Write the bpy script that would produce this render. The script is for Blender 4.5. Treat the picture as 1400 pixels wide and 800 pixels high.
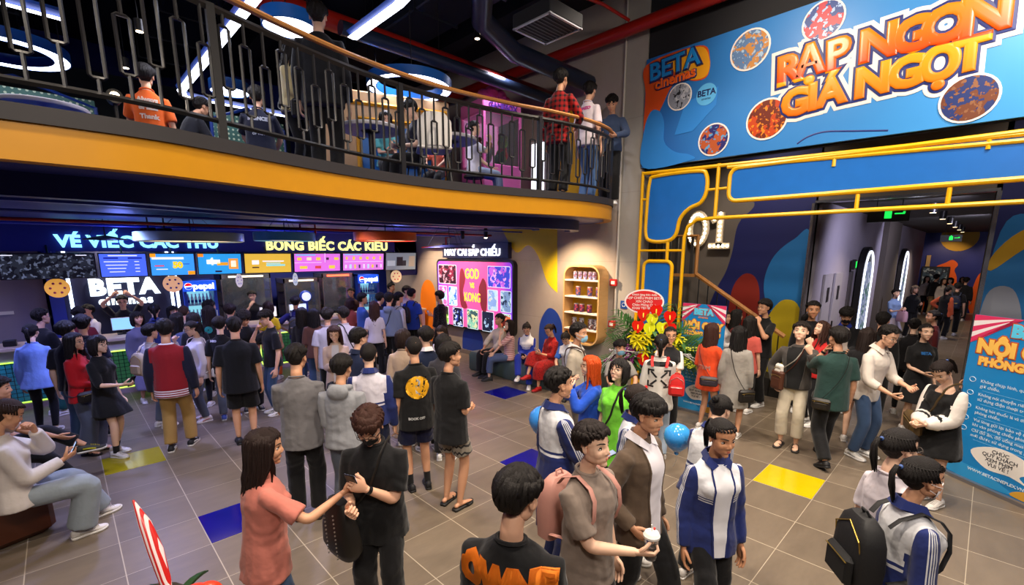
import bpy, math, random
import numpy as np
from mathutils import Vector, Matrix, noise
from mathutils.bvhtree import BVHTree

for _o in list(bpy.data.objects): bpy.data.objects.remove(_o, do_unlink=True)
SC = bpy.context.scene
COL = SC.collection
R = math.radians
PI = math.pi

# ------------------------------------------------------------------ camera, world, exposure
cam_d = bpy.data.cameras.new('camera'); cam_d.sensor_width = 36.0
cam_d.lens = 630.0 / 1400.0 * 36.0
cam_d.shift_y = 66.0 / 1400.0
cam_d.clip_start = 0.05; cam_d.clip_end = 200
cam = bpy.data.objects.new('camera', cam_d); COL.objects.link(cam)
cam.location = (0, 0, 2.6)
cam.rotation_euler = (R(90) - math.atan(120 / 630.0), 0, R(45.8 - 90))
SC.camera = cam
SC.view_settings.view_transform = 'Standard'
SC.view_settings.look = 'None'
SC.view_settings.exposure = 0.0
SC.view_settings.gamma = 1.0
SC.view_settings.use_curve_mapping = False
SC.cycles.use_denoising = True
SC.cycles.max_bounces = 6
SC.cycles.diffuse_bounces = 3
SC.cycles.glossy_bounces = 3
SC.cycles.transmission_bounces = 4
SC.cycles.sample_clamp_indirect = 4.0
SC.cycles.caustics_reflective = False
SC.cycles.caustics_refractive = False
world = bpy.data.worlds.new('world'); SC.world = world; world.use_nodes = True
world.node_tree.nodes['Background'].inputs[0].default_value = (0.10, 0.12, 0.2, 1)
world.node_tree.nodes['Background'].inputs[1].default_value = 0.12

def lamp(kind, name, loc, power, color=(1, 1, 1), size=0.1, aim=None, cone=90, blend=0.6, size_y=None):
    d = bpy.data.lights.new(name, kind); d.energy = power; d.color = color
    if kind == 'AREA':
        d.shape = 'RECTANGLE' if size_y else 'DISK'; d.size = size
        if size_y: d.size_y = size_y
    elif kind == 'SPOT':
        d.spot_size = R(cone); d.spot_blend = blend; d.shadow_soft_size = size
    else: d.shadow_soft_size = size
    o = bpy.data.objects.new(name, d); COL.objects.link(o); o.location = loc
    if aim is not None:
        o.rotation_euler = (Vector(aim) - Vector(loc)).to_track_quat('-Z', 'Y').to_euler()
    return o
# downlights of the hall, the stage wall and the mezzanine (some fittings are modelled further down), plus added fill lamps
WARM = (1.0, .85, .69); COOL = (.62, .66, 1.0)
HALL_SPOTS = [(5.28, 2.21, 5.2), (1.6, 1.0, 6.3), (4.0, 0.2, 6.3), (3.0, 2.7, 6.3), (6.2, -0.6, 6.3), (0.2, 3.0, 6.3), (5.6, 3.3, 6.2)]
for _i, _p in enumerate(HALL_SPOTS):
    lamp('SPOT', 'hall_spot_light', _p, (270, 560, 600, 600, 660, 440, 440)[_i], WARM, .16, (_p[0] + .05, _p[1], 0), 120, .9)
lamp('SPOT', 'banner_spot_light', (5.3, 2.3, 5.9), 190, (1, .85, .66), .1, (7.45, 2.0, 5.2), 100, .9)
lamp('SPOT', 'banner_spot_light', (5.3, 0.0, 5.9), 230, (1, .88, .74), .1, (7.45, 0.4, 4.6), 110, .9)
for _y, _w in ((10.6, 210), (9.2, 150), (7.3, 440), (5.7, 320)):
    lamp('SPOT', 'wall_spot_light', (6.35, _y, 3.02), _w, (1, .72, .45), .05, (7.3, _y - .1, 1.6), 100, .8)
for _x, _y, _w, _c in ((0.3, 6.0, 165, COOL), (0.6, 8.6, 270, (.36, .40, 1.0)), (3.0, 6.6, 190, (.66, .62, 1.0)), (5.0, 7.2, 140, (.80, .68, .95)), (3.6, 9.6, 210, (.42, .42, 1.0)), (-1.2, 10.0, 170, (.45, .45, 1.0))):
    lamp('SPOT', 'track_spot_light', (_x, _y, 3.0), _w, _c, .12, (_x, _y + .1, 0), 150, .9)
for _x, _w in ((0.8, 120), (3.0, 110), (4.6, 130), (6.3, 110)):
    lamp('SPOT', 'counter_spot_light', (_x, 12.2, 3.0), _w, (1, .86, .7), .1, (_x, 12.9, .6), 130, .9)
for _x, _w in ((11.5, 110), (15, 110), (19, 130), (23, 150)):
    lamp('SPOT', 'corridor_spot_and_fill_light', (_x, 1.1, 3.38), _w, (1, .8, .58), .08, (_x, 1.1, 0), 120, .8)
for _p, _a, _w in (((-.6, -1.4, 5.2), (4.5, 4.5, 1.2), 520), ((2.2, -2.2, 5.2), (6.0, 3.0, 1.4), 520), ((-2.4, .6, 5.2), (1.5, 8, 1.0), 300)):
    lamp('SPOT', 'added_fill_light', _p, _w, (1, .88, .76), .35, _a, 100, .9)  # unseen fill lamps added out of view to brighten the faces, without fittings
for _x, _y in ((0.8, 9.6), (3.2, 9.2), (5.6, 9.4), (-1.4, 8.2)):
    lamp('POINT', 'added_blue_fill_light', (_x, _y, 2.72), 16, (.16, .22, 1.0), .12)  # added point lamps that turn the soffit bluer, no fitting there
lamp('SPOT', 'corridor_spot_and_fill_light', (10.2, .3, 3.36), 200, (.80, .76, 1.0), .1, (12.5, 2.2, 1.5), 120, .9)  # added spot, stands in for hall light spilling onto the corridor wall
lamp('SPOT', 'corridor_spot_and_fill_light', (15.5, .2, 3.36), 200, (.80, .76, 1.0), .1, (18.5, 2.2, 1.5), 120, .9)  # added spot, brightens the corridor wall farther in
lamp('SPOT', 'mural_spot_light', (7.9, 3.2, 5.2), 260, (1, .85, .72), .1, (9.6, 2.8, 1.8), 90, .8)
lamp('SPOT', 'mural_spot_light', (7.9, -.4, 5.2), 110, (1, .85, .72), .1, (9.6, -.4, 1.8), 90, .8)
for _p, _w in (((1.6, 6.8, 5.4), 150), ((3.9, 6.8, 5.4), 170), ((5.8, 6.2, 5.6), 200), ((-.3, 7.0, 5.4), 70)):
    lamp('SPOT', 'mezzanine_spot_light', _p, _w, (.86, .86, 1.0), .2, (_p[0], _p[1], 0), 150, .9)


# ------------------------------------------------------------------ materials
def srgb(c):
    if isinstance(c, str):
        c = c.lstrip('#'); c = [int(c[i:i + 2], 16) / 255 for i in (0, 2, 4)]
    return tuple((x / 12.92 if x <= 0.04045 else ((x + 0.055) / 1.055) ** 2.4) for x in c) + (1.0,)

class NT:
    """small helper around a material node tree"""
    def __init__(s, name):
        s.m = bpy.data.materials.new(name); s.m.use_nodes = True
        s.t = s.m.node_tree; s.bs = s.t.nodes['Principled BSDF']
    def n(s, typ, **kw):
        nd = s.t.nodes.new(typ)
        for k, v in kw.items(): setattr(nd, k, v)
        return nd
    def put(s, sock, v):
        if isinstance(v, bpy.types.NodeSocket): s.t.links.new(v, sock)
        elif isinstance(v, (int, float)): sock.default_value = v
        else:
            v = tuple(v); L = len(sock.default_value)
            sock.default_value = (v + (1.0,))[:L] if len(v) < L else v[:L]
    def math(s, op, a, b=0.0, c=None):
        nd = s.n('ShaderNodeMath', operation=op); s.put(nd.inputs[0], a); s.put(nd.inputs[1], b)
        if c is not None: s.put(nd.inputs[2], c)
        return nd.outputs[0]
    def mix(s, f, a, b):
        nd = s.n('ShaderNodeMix', data_type='RGBA'); s.put(nd.inputs[0], f); s.put(nd.inputs[6], a); s.put(nd.inputs[7], b)
        return nd.outputs[2]
    def band(s, x, lo, hi):
        return s.math('MULTIPLY', s.math('GREATER_THAN', x, lo), s.math('LESS_THAN', x, hi))
    def attr(s, name):
        nd = s.n('ShaderNodeAttribute', attribute_name=name)
        sp = s.n('ShaderNodeSeparateXYZ'); s.t.links.new(nd.outputs['Vector'], sp.inputs[0]); return sp.outputs, nd.outputs['Vector']
    def obj(s):
        tc = s.n('ShaderNodeTexCoord'); sp = s.n('ShaderNodeSeparateXYZ'); s.t.links.new(tc.outputs['Object'], sp.inputs[0])
        return sp.outputs, tc.outputs['Object']
    def noise(s, scale=5, detail=3, vec=None, rough=0.5, stretch=None):
        nd = s.n('ShaderNodeTexNoise'); nd.inputs['Scale'].default_value = scale; nd.inputs['Detail'].default_value = detail
        nd.inputs['Roughness'].default_value = rough
        if vec is None: vec = s.obj()[1]
        if stretch:
            mp = s.n('ShaderNodeMapping'); mp.inputs['Scale'].default_value = stretch; s.t.links.new(vec, mp.inputs[0]); vec = mp.outputs[0]
        s.t.links.new(vec, nd.inputs['Vector']); return nd.outputs['Fac']
    def bump(s, h, strength=0.3, dist=0.01):
        b = s.n('ShaderNodeBump'); b.inputs['Strength'].default_value = strength; b.inputs['Distance'].default_value = dist
        s.t.links.new(h, b.inputs['Height']); s.t.links.new(b.outputs[0], s.bs.inputs['Normal'])
    def base(s, v): s.put(s.bs.inputs['Base Color'], v)
    def p(s, **kw):
        for k, v in kw.items(): s.put(s.bs.inputs[k.replace('_', ' ')], v)

_M = {}
def mat(name, color, rough=0.5, metal=0.0, emit=0.0, emit_color=None, vary=0.06, spec=0.5, alpha=None, trans=None, bump=0.0, bscale=60, coat=0):
    key = (name, str(color), rough, metal, emit, trans)
    if key in _M: return _M[key]
    t = NT(name); c = srgb(color)
    if vary > 0 and emit == 0:
        f = t.noise(6, 3)
        t.base(t.mix(f, [x * (1 - vary) for x in c[:3]], [min(1, x * (1 + vary)) for x in c[:3]]))
    else: t.base(c)
    t.p(Roughness=rough, Metallic=metal)
    t.bs.inputs['Specular IOR Level'].default_value = spec
    if emit:
        t.p(Emission_Color=srgb(emit_color) if emit_color else c, Emission_Strength=emit)
    if trans: t.bs.inputs['Transmission Weight'].default_value = trans
    if alpha is not None: t.bs.inputs['Alpha'].default_value = alpha
    if coat: t.bs.inputs['Coat Weight'].default_value = coat
    if bump: t.bump(t.noise(bscale, 4), bump, 0.005)
    _M[key] = t.m; return t.m

# ------------------------------------------------------------------ mesh building
class MB:
    def __init__(s): s.v = []; s.f = []; s.mi = []; s.n = 0
    def add(s, v, f, mi=0):
        v = np.asarray(v, float).reshape(-1, 3); s.v.append(v)
        for q in f: s.f.append([i + s.n for i in q]); s.mi.append(mi)
        s.n += len(v); return s
    def box(s, c, d, mi=0, rz=0, bev=0.0):
        x, y, z = [k / 2 for k in d]
        if bev > 0:
            b = min(bev, x * .9, y * .9, z * .9)
            prof = [(-x + b, -y), (x - b, -y), (x, -y + b), (x, y - b), (x - b, y), (-x + b, y), (-x, y - b), (-x, -y + b)]
            rings = []
            for zz, k in ((-z, b), (-z + b, 0), (z - b, 0), (z, b)):
                rings.append([(px - math.copysign(k, px) if abs(px) > k else px, py - math.copysign(k, py) if abs(py) > k else py, zz) for px, py in prof])
            v = np.array(rings).reshape(-1, 3); f = ring_faces(4, 8, True)
        else:
            v = np.array([(sx * x, sy * y, sz * z) for sz in (-1, 1) for sx, sy in ((-1, -1), (1, -1), (1, 1), (-1, 1))], float)
            f = [(3, 2, 1, 0), (4, 5, 6, 7), (0, 1, 5, 4), (1, 2, 6, 5), (2, 3, 7, 6), (3, 0, 4, 7)]
        if rz:
            cs, sn = math.cos(rz), math.sin(rz); v = np.stack([v[:, 0] * cs - v[:, 1] * sn, v[:, 0] * sn + v[:, 1] * cs, v[:, 2]], 1)
        return s.add(v + np.array(c), f, mi)
    def loft(s, rings, mi=0, caps=True):
        n = len(rings[0]); return s.add(np.array(rings, float).reshape(-1, 3), ring_faces(len(rings), n, caps), mi)
    def tube(s, pts, r, seg=8, mi=0, flat=None, closed=False, caps=True):
        return s.loft(tube_rings(pts, r, seg, flat, closed), mi, caps and not closed) if not closed else s._closed(tube_rings(pts, r, seg, flat, True), mi)
    def _closed(s, rings, mi):
        n = len(rings[0]); m = len(rings); f = []
        for i in range(m):
            for j in range(n):
                a, b = i * n, ((i + 1) % m) * n; f.append((a + j, a + (j + 1) % n, b + (j + 1) % n, b + j))
        return s.add(np.array(rings).reshape(-1, 3), f, mi)
    def ell(s, c, r, mi=0, seg=12, rings=8, M=None):
        v, f = uv_sphere(seg, rings); v = v * np.array(r)
        if M is not None: v = v @ np.array(M.to_3x3()).T
        return s.add(v + np.array(c), f, mi)
    def lathe(s, prof, seg=24, c=(0, 0, 0), mi=0, caps=True):
        return s.loft([[(c[0] + r * math.cos(2 * PI * k / seg), c[1] + r * math.sin(2 * PI * k / seg), c[2] + z) for k in range(seg)] for r, z in prof], mi, caps)
    def prism(s, poly, d, origin=(0, 0, 0), u=(1, 0, 0), v=(0, 0, 1), mi=0):
        """polygon in the (u,v) plane extruded by vector d"""
        o, u, w, d = map(lambda a: np.array(a, float), (origin, u, v, d))
        P = np.array([o + u * a + w * b for a, b in poly]); n = len(P)
        if np.dot(np.cross(u, w), d) > 0: f = [tuple(range(n))[::-1], tuple(range(n, 2 * n))] + [(i, (i + 1) % n, n + (i + 1) % n, n + i) for i in range(n)]
        else: f = [tuple(range(n)), tuple(range(n, 2 * n))[::-1]] + [(i, n + i, n + (i + 1) % n, (i + 1) % n) for i in range(n)]
        return s.add(np.vstack([P, P + d]), f, mi)
    def arrays(s): return (np.vstack(s.v) if s.v else np.zeros((0, 3))), s.f, s.mi
    def xf(s, M):
        M = np.array(M); s.v = [v @ M[:3, :3].T + M[:3, 3] for v in s.v]; return s
    def join(s, o, M=None, off=0):
        v, f, mi = o.arrays()
        if M is not None: M = np.array(M); v = v @ M[:3, :3].T + M[:3, 3]
        s.v.append(v); s.f += [[i + s.n for i in q] for q in f]; s.mi += [m + off for m in mi]; s.n += len(v); return s
    def mesh(s, name, mats, smooth=True):
        v, f, mi = s.arrays(); me = bpy.data.meshes.new(name); me.from_pydata(v.tolist(), [], f)
        for m in (mats if isinstance(mats, (list, tuple)) else [mats]): me.materials.append(m)
        if any(mi): me.polygons.foreach_set('material_index', mi)
        me.polygons.foreach_set('use_smooth', [smooth] * len(me.polygons)); me.update(); return me
    def build(s, name, mats, parent=None, smooth=False, loc=None):
        me = s.mesh(name, mats, smooth); return link(name, me, parent, loc, sharp=smooth)

def link(name, me, parent=None, loc=None, sharp=False):
    if sharp:
        try: me.set_sharp_from_angle(angle=R(42))
        except Exception: pass
    o = bpy.data.objects.new(name, me); COL.objects.link(o)
    if parent is not None: o.parent = parent
    if loc is not None: o.location = loc
    return o

def ring_faces(m, n, caps):
    f = [(i * n + j, i * n + (j + 1) % n, (i + 1) * n + (j + 1) % n, (i + 1) * n + j) for i in range(m - 1) for j in range(n)]
    if caps: f += [tuple(range(n))[::-1], tuple(range((m - 1) * n, m * n))]
    return f
def tube_rings(pts, r, seg, flat=None, closed=False):
    P = np.array(pts, float); m = len(P)
    if np.isscalar(r): r = [r] * m
    T = np.zeros_like(P)
    for i in range(m):
        a = P[(i + 1) % m] if (closed or i < m - 1) else P[i]; b = P[i - 1] if (closed or i > 0) else P[i]
        t = a - b; T[i] = t / (np.linalg.norm(t) + 1e-9)
    if flat is not None: N = np.array(flat, float)
    else: N = np.array((0, 0, 1.0)) if abs(T[0][2]) < .9 else np.array((0, 1.0, 0))
    out = []
    for i in range(m):
        N = N - T[i] * np.dot(N, T[i]); N /= (np.linalg.norm(N) + 1e-9); B = np.cross(T[i], N)
        ra, rb = (r[i] if isinstance(r[i], (tuple, list)) else (r[i], r[i]))
        out.append([P[i] + N * rb * math.sin(2 * PI * k / seg) + B * ra * math.cos(2 * PI * k / seg) for k in range(seg)])
    # B x N orientation: ring runs so that faces look outwards
    return [ring[::-1] for ring in out]
_US = {}
def uv_sphere(seg, rings):
    if (seg, rings) in _US: return _US[(seg, rings)]
    v = [(math.sin(PI * i / rings) * math.cos(2 * PI * j / seg), math.sin(PI * i / rings) * math.sin(2 * PI * j / seg), -math.cos(PI * i / rings)) for i in range(1, rings) for j in range(seg)]
    f = [q for q in ring_faces(rings - 1, seg, False)]
    a = len(v); v += [(0, 0, -1), (0, 0, 1)]
    f += [(a, (j + 1) % seg, j) for j in range(seg)] + [(a + 1, (rings - 2) * seg + j, (rings - 2) * seg + (j + 1) % seg) for j in range(seg)]
    _US[(seg, rings)] = (np.array(v), f); return _US[(seg, rings)]

def remesh(mb, vox, smooth=3, factor=0.5):
    """fuse the closed shapes of a builder into one continuous skin; returns (verts, faces)"""
    me = mb.mesh('tmp', [], False); o = bpy.data.objects.new('tmp', me); COL.objects.link(o)
    m = o.modifiers.new('r', 'REMESH'); m.mode = 'VOXEL'; m.voxel_size = vox
    if smooth:
        s = o.modifiers.new('s', 'SMOOTH'); s.iterations = smooth; s.factor = factor
    dg = bpy.context.evaluated_depsgraph_get(); ev = o.evaluated_get(dg); em = ev.to_mesh()
    v = np.empty(len(em.vertices) * 3); em.vertices.foreach_get('co', v); v = v.reshape(-1, 3)
    f = [tuple(p.vertices) for p in em.polygons]
    ev.to_mesh_clear(); bpy.data.objects.remove(o, do_unlink=True); bpy.data.meshes.remove(me)
    return v, f

def T(o, label, cat, group=None, kind=None):
    if label: o['label'] = label
    if cat: o['category'] = cat
    if group: o['group'] = group
    if kind: o['kind'] = kind
    return o
def empty(name, loc=(0, 0, 0), rz=0, label=None, cat=None, group=None, kind=None):
    o = bpy.data.objects.new(name, None); COL.objects.link(o); o.location = loc; o.rotation_euler = (0, 0, rz)
    o.empty_display_size = .1
    return T(o, label, cat, group, kind)
def struct(name, mb, m, smooth=False):
    o = mb.build(name, m, None, smooth); o['kind'] = 'structure'; return o

_FONT = {}
def text_poly(txt, size=1.0, depth=0.01, bold=0.0, extrude=True, spacing=1.0, bevel=0.0, res=3):
    """text as an MB lying in the XY plane (front +Z), origin at the text's centre"""
    cu = bpy.data.curves.new('t', 'FONT'); cu.body = txt; cu.size = size; cu.align_x = 'CENTER'; cu.align_y = 'CENTER'
    cu.extrude = depth / 2; cu.offset = bold; cu.space_character = spacing; cu.bevel_depth = bevel; cu.resolution_u = res
    o = bpy.data.objects.new('t', cu); COL.objects.link(o)
    dg = bpy.context.evaluated_depsgraph_get(); ev = o.evaluated_get(dg); em = ev.to_mesh()
    mb = MB(); v = np.empty(len(em.vertices) * 3); em.vertices.foreach_get('co', v)
    mb.add(v.reshape(-1, 3), [tuple(p.vertices) for p in em.polygons])
    ev.to_mesh_clear(); bpy.data.objects.remove(o, do_unlink=True); bpy.data.curves.remove(cu); return mb

# ------------------------------------------------------------------ people: templates
V = lambda *a: np.array(a, float)
def ik(a, t, l1, l2, hint):
    d = t - a; L = np.linalg.norm(d); d = d / (L + 1e-9); L = min(max(L, abs(l1 - l2) + .01), (l1 + l2) * .995)
    x = (l1 * l1 - l2 * l2 + L * L) / (2 * L); y = math.sqrt(max(l1 * l1 - x * x, 0))
    h = hint - d * np.dot(hint, d); h = h / (np.linalg.norm(h) + 1e-9)
    return a + d * x + h * y, a + d * L
def chain(a, b, c, n=4):
    """shoulder-elbow-wrist path with a softened joint, returns points and the parameter 0..2"""
    P = []; U = []
    for k in range(n + 1):
        t = k / n * .86; P.append(a + (b - a) * t); U.append(t)
    q0, q1 = a + (b - a) * .86, b + (c - b) * .14
    for t in (.33, .66):
        P.append(q0 * (1 - t) ** 2 + b * 2 * t * (1 - t) + q1 * t * t); U.append(.86 + .28 * t)
    for k in range(n + 1):
        t = .14 + .86 * k / n; P.append(b + (c - b) * t); U.append(1 + t)
    return P, U
def prof(U, keys):
    xs = [k[0] for k in keys]; ys = [k[1] for k in keys]; return [float(np.interp(u, xs, ys)) for u in U]

def make_head(vox, fem):
    """head in head-height units: chin z=0, crown z=1, face towards +Y. slots: skin, white, dark, lip, brow"""
    b = MB(); j = .92 if fem else 1.0
    b.ell((0, -.07, .65), (.335, .42, .34), seg=20, rings=14)
    b.ell((0, .08, .44), (.28, .30, .37), seg=16, rings=12)
    b.ell((0, .12, .22), (.225 * j, .225, .17), seg=14, rings=10)
    b.ell((0, .245, .075), (.10 * j, .10, .075), seg=12, rings=8)
    for s in (-1, 1):
        b.ell((s * .145, .19, .37), (.115, .13, .15), seg=10, rings=8)
        b.ell((s * .048, .352, .35), (.034, .045, .028), seg=8, rings=6)
        b.ell((s * .335, -.04, .47), (.035, .075, .12), seg=10, rings=8, M=Matrix.Rotation(R(12), 3, 'X') @ Matrix.Rotation(R(s * -18), 3, 'Z'))
        b.ell((s * .165 * j, .03, .27), (.095, .17, .15), seg=10, rings=8)
    b.tube([(0, .325, .57), (0, .355, .47), (0, .388, .385)], [.026, .034, .040], 8)
    b.ell((0, .375, .365), (.046, .046, .038), seg=10, rings=8)
    b.ell((0, .26, .59), (.20, .10, .045), seg=12, rings=8)
    b.ell((0, .305, .215), (.12, .05, .075), seg=12, rings=8)
    v, f = remesh(b, vox, 4, .5)
    for s in (-1, 1):
        d = ((v[:, 0] - s * .14) / .085) ** 2 + ((v[:, 2] - .49) / .055) ** 2
        v[:, 1] -= np.where(v[:, 1] > .1, .055 * np.exp(-d), 0)
        d = ((v[:, 1] + .02) / .04) ** 2 + ((v[:, 2] - .48) / .07) ** 2
        v[:, 0] -= np.where(v[:, 0] * s > .28, s * .03 * np.exp(-d), 0)
    out = MB(); out.add(v, f, 0)
    def sy(x, z):
        d = (v[:, 0] - x) ** 2 + (v[:, 2] - z) ** 2; k = (d < .02 ** 2 + vox ** 2) & (v[:, 1] > 0)
        return v[k, 1].mean() if k.any() else .3
    for s in (-1, 1):
        y = sy(s * .14, .49)
        out.ell((s * .14, y - .014, .49), (.072, .036, .03), 1, 12, 8)
        out.ell((s * .14, y + .006, .49), (.031, .022, .03), 2, 10, 6)
        out.tube([(s * (.14 + dx), y + .018 - abs(dx) * .35, .49 + .034 - dx * dx * 5.5) for dx in (-.075, -.04, 0, .04, .08)], [.005, .009, .011, .010, .005], 5, 2)
        out.tube([(s * x, sy(s * x, .6) + .008, z) for x, z in ((.055, .592), (.11, .612), (.17, .618), (.23, .596))], [(.012, .006), (.018, .009), (.017, .008), (.006, .004)], 6, 4, flat=(0, 1, 0))
    y = sy(0, .235)
    out.tube([(x, y + .006 - abs(x) * .42, .232 - abs(x) * .05) for x in (-.095, -.05, -.02, 0, .02, .05, .095)], [.004, .012, .015, .012, .015, .012, .004], 6, 3)
    out.tube([(x, y + .000 - abs(x) * .42, .200 + abs(x) * .2) for x in (-.085, -.045, 0, .045, .085)], [.004, .014, .018, .014, .004], 6, 3)
    return out
def make_hand(pose, side):
    """wrist at origin, fingers along +Z, palm towards +Y, thumb towards +X*side; metres for a 1.7 m person"""
    b = MB(); sx = side
    rings = []
    for z, w, t in ((-.012, .024, .019), (.0, .026, .018), (.02, .034, .017), (.05, .041, .016), (.08, .043, .014), (.093, .039, .011)):
        rings.append([(w * math.cos(a) * (1 if True else 1), t * math.sin(a), z) for a in [2 * PI * k / 12 for k in range(12)]])
    b.loft(rings)
    curl = {'relax': 18, 'grip': 52, 'flat': 5, 'fist': 80, 'point': 75}[pose]
    for i, (x, L, r) in enumerate(((.030, .068, .0088), (.0105, .076, .009), (-.009, .071, .0088), (-.028, .056, .0078))):
        c = curl * (1 + i * .08); c = 6 if (pose == 'point' and i == 0) else c
        p = [V(x * .9, 0, .07)]; a = 0; d = V(x * .25, 0, 1); d /= np.linalg.norm(d)
        pp = V(x, .000, .088); pts = [p[0], pp]; rr = [r, r * 1.08]
        for seg, q in ((.43, .9), (.32, 1.15), (.25, .8)):
            a += c * q; dd = V(d[0] * math.cos(R(a)), math.sin(R(a)), d[2] * math.cos(R(a)))
            for t in (.5, 1): pts.append(pp + dd * L * seg * t); rr.append(r * (1.0 if t < 1 else 1.03))
            pp = pts[-1]; r *= .93
        rr[-1] *= .75; pts.append(pp + dd * r * .5); rr.append(r * .35)
        b.tube([(p_[0] * sx, p_[1], p_[2]) for p_ in pts], rr, 8, flat=(1, 0, 0))
    th = {'relax': (.5, .35), 'grip': (.35, .9), 'flat': (.6, .1), 'fist': (.1, .9), 'point': (.2, .8)}[pose]
    p0 = V(.020, .004, .018); d1 = V(.75, .25 + th[1] * .3, .62); d1 /= np.linalg.norm(d1)
    p1 = p0 + d1 * .036; d2 = V(th[0] * .6, th[1], .85); d2 /= np.linalg.norm(d2); p2 = p1 + d2 * .030
    d3 = V(th[0] * .2 - .1, th[1] * 1.1, .75); d3 /= np.linalg.norm(d3); p3 = p2 + d3 * .024
    b.tube([(q[0] * sx, q[1], q[2]) for q in (p0, (p0 + p1) / 2, p1, (p1 + p2) / 2, p2, (p2 + p3) / 2, p3, p3 + d3 * .004)], [.013, .0135, .0115, .0098, .0102, .0095, .008, .003], 8)
    return b
def shoe_mb(kind, L=.265):
    """ankle above origin, toe +Y, sole on z=0. slots: upper, sole, accent"""
    b = MB(); k = L / .265
    st = [(-.085, .026, .0), (-.07, .036, 0), (-.03, .037, 0), (.03, .038, 0), (.09, .048, 0), (.13, .045, 0), (.16, .033, .004), (.178, .016, .008)]
    sole = [[(w * x, y, (.001 + lift) if z < 0 else (.024 + lift)) for x, z in ((-.9, -1), (-1, -.99), (-1, 1), (1, 1), (1, -.99), (.9, -1))] for y, w, lift in st]
    b.loft([[(p[0] * k, p[1] * k, p[2]) for p in r] for r in sole], 1)
    if kind in ('sneaker', 'hightop'):
        hh = [.075, .088, .092, .088, .062, .048, .042, .030]
        if kind == 'hightop': hh = [.10, .12, .125, .115, .065, .05, .044, .03]
        up = []
        for (y, w, l), h in zip(st, hh):
            w2 = w * .93; up.append([(w2 * c * (1 if s < .5 else .82 if s > .9 else 1) * k, y * .97 * k, .022 + l + (h - .022) * s) for c, s in ((-1, 0), (-1, .35), (-.86, .7), (-.5, .95), (0, 1), (.5, .95), (.86, .7), (1, .35), (1, 0))])
        b.loft(up, 0)
        for q in range(5):
            y = .045 + q * .016; z = np.interp(y, [a[0] for a in st], hh)
            b.tube([(-.02 * k, y * k, z - .003), (0, (y + .002) * k, z + .004), (.02 * k, y * k, z - .003)], .0032, 5, 2)
        b.tube([(-.036 * k, -.03 * k, .05), (-.038 * k, .03 * k, .045), (-.044 * k, .08 * k, .034)], [(.004, .01)] * 3, 6, 2)
        b.tube([(.036 * k, -.03 * k, .05), (.038 * k, .03 * k, .045), (.044 * k, .08 * k, .034)], [(.004, .01)] * 3, 6, 2)
    else:   # sandal: foot is modelled on the body, only straps here
        for y, w, h in ((.085, .046, .052), (.02, .038, .082)) if kind == 'sandal' else ((.07, .045, .055),):
            b.tube([(-w * k, y * k, .02), (-w * .7 * k, y * k, h * .85), (0, (y + .006) * k, h), (w * .7 * k, y * k, h * .85), (w * k, y * k, .02)], [(.012, .004)] * 5, 6, 0, flat=(0, 0, 1))
        if kind == 'sandal': b.tube([(-.032 * k, -.02 * k, .04), (0, -.07 * k, .055), (.032 * k, -.02 * k, .04)], [(.004, .008)] * 3, 6, 0)
    return b

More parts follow.
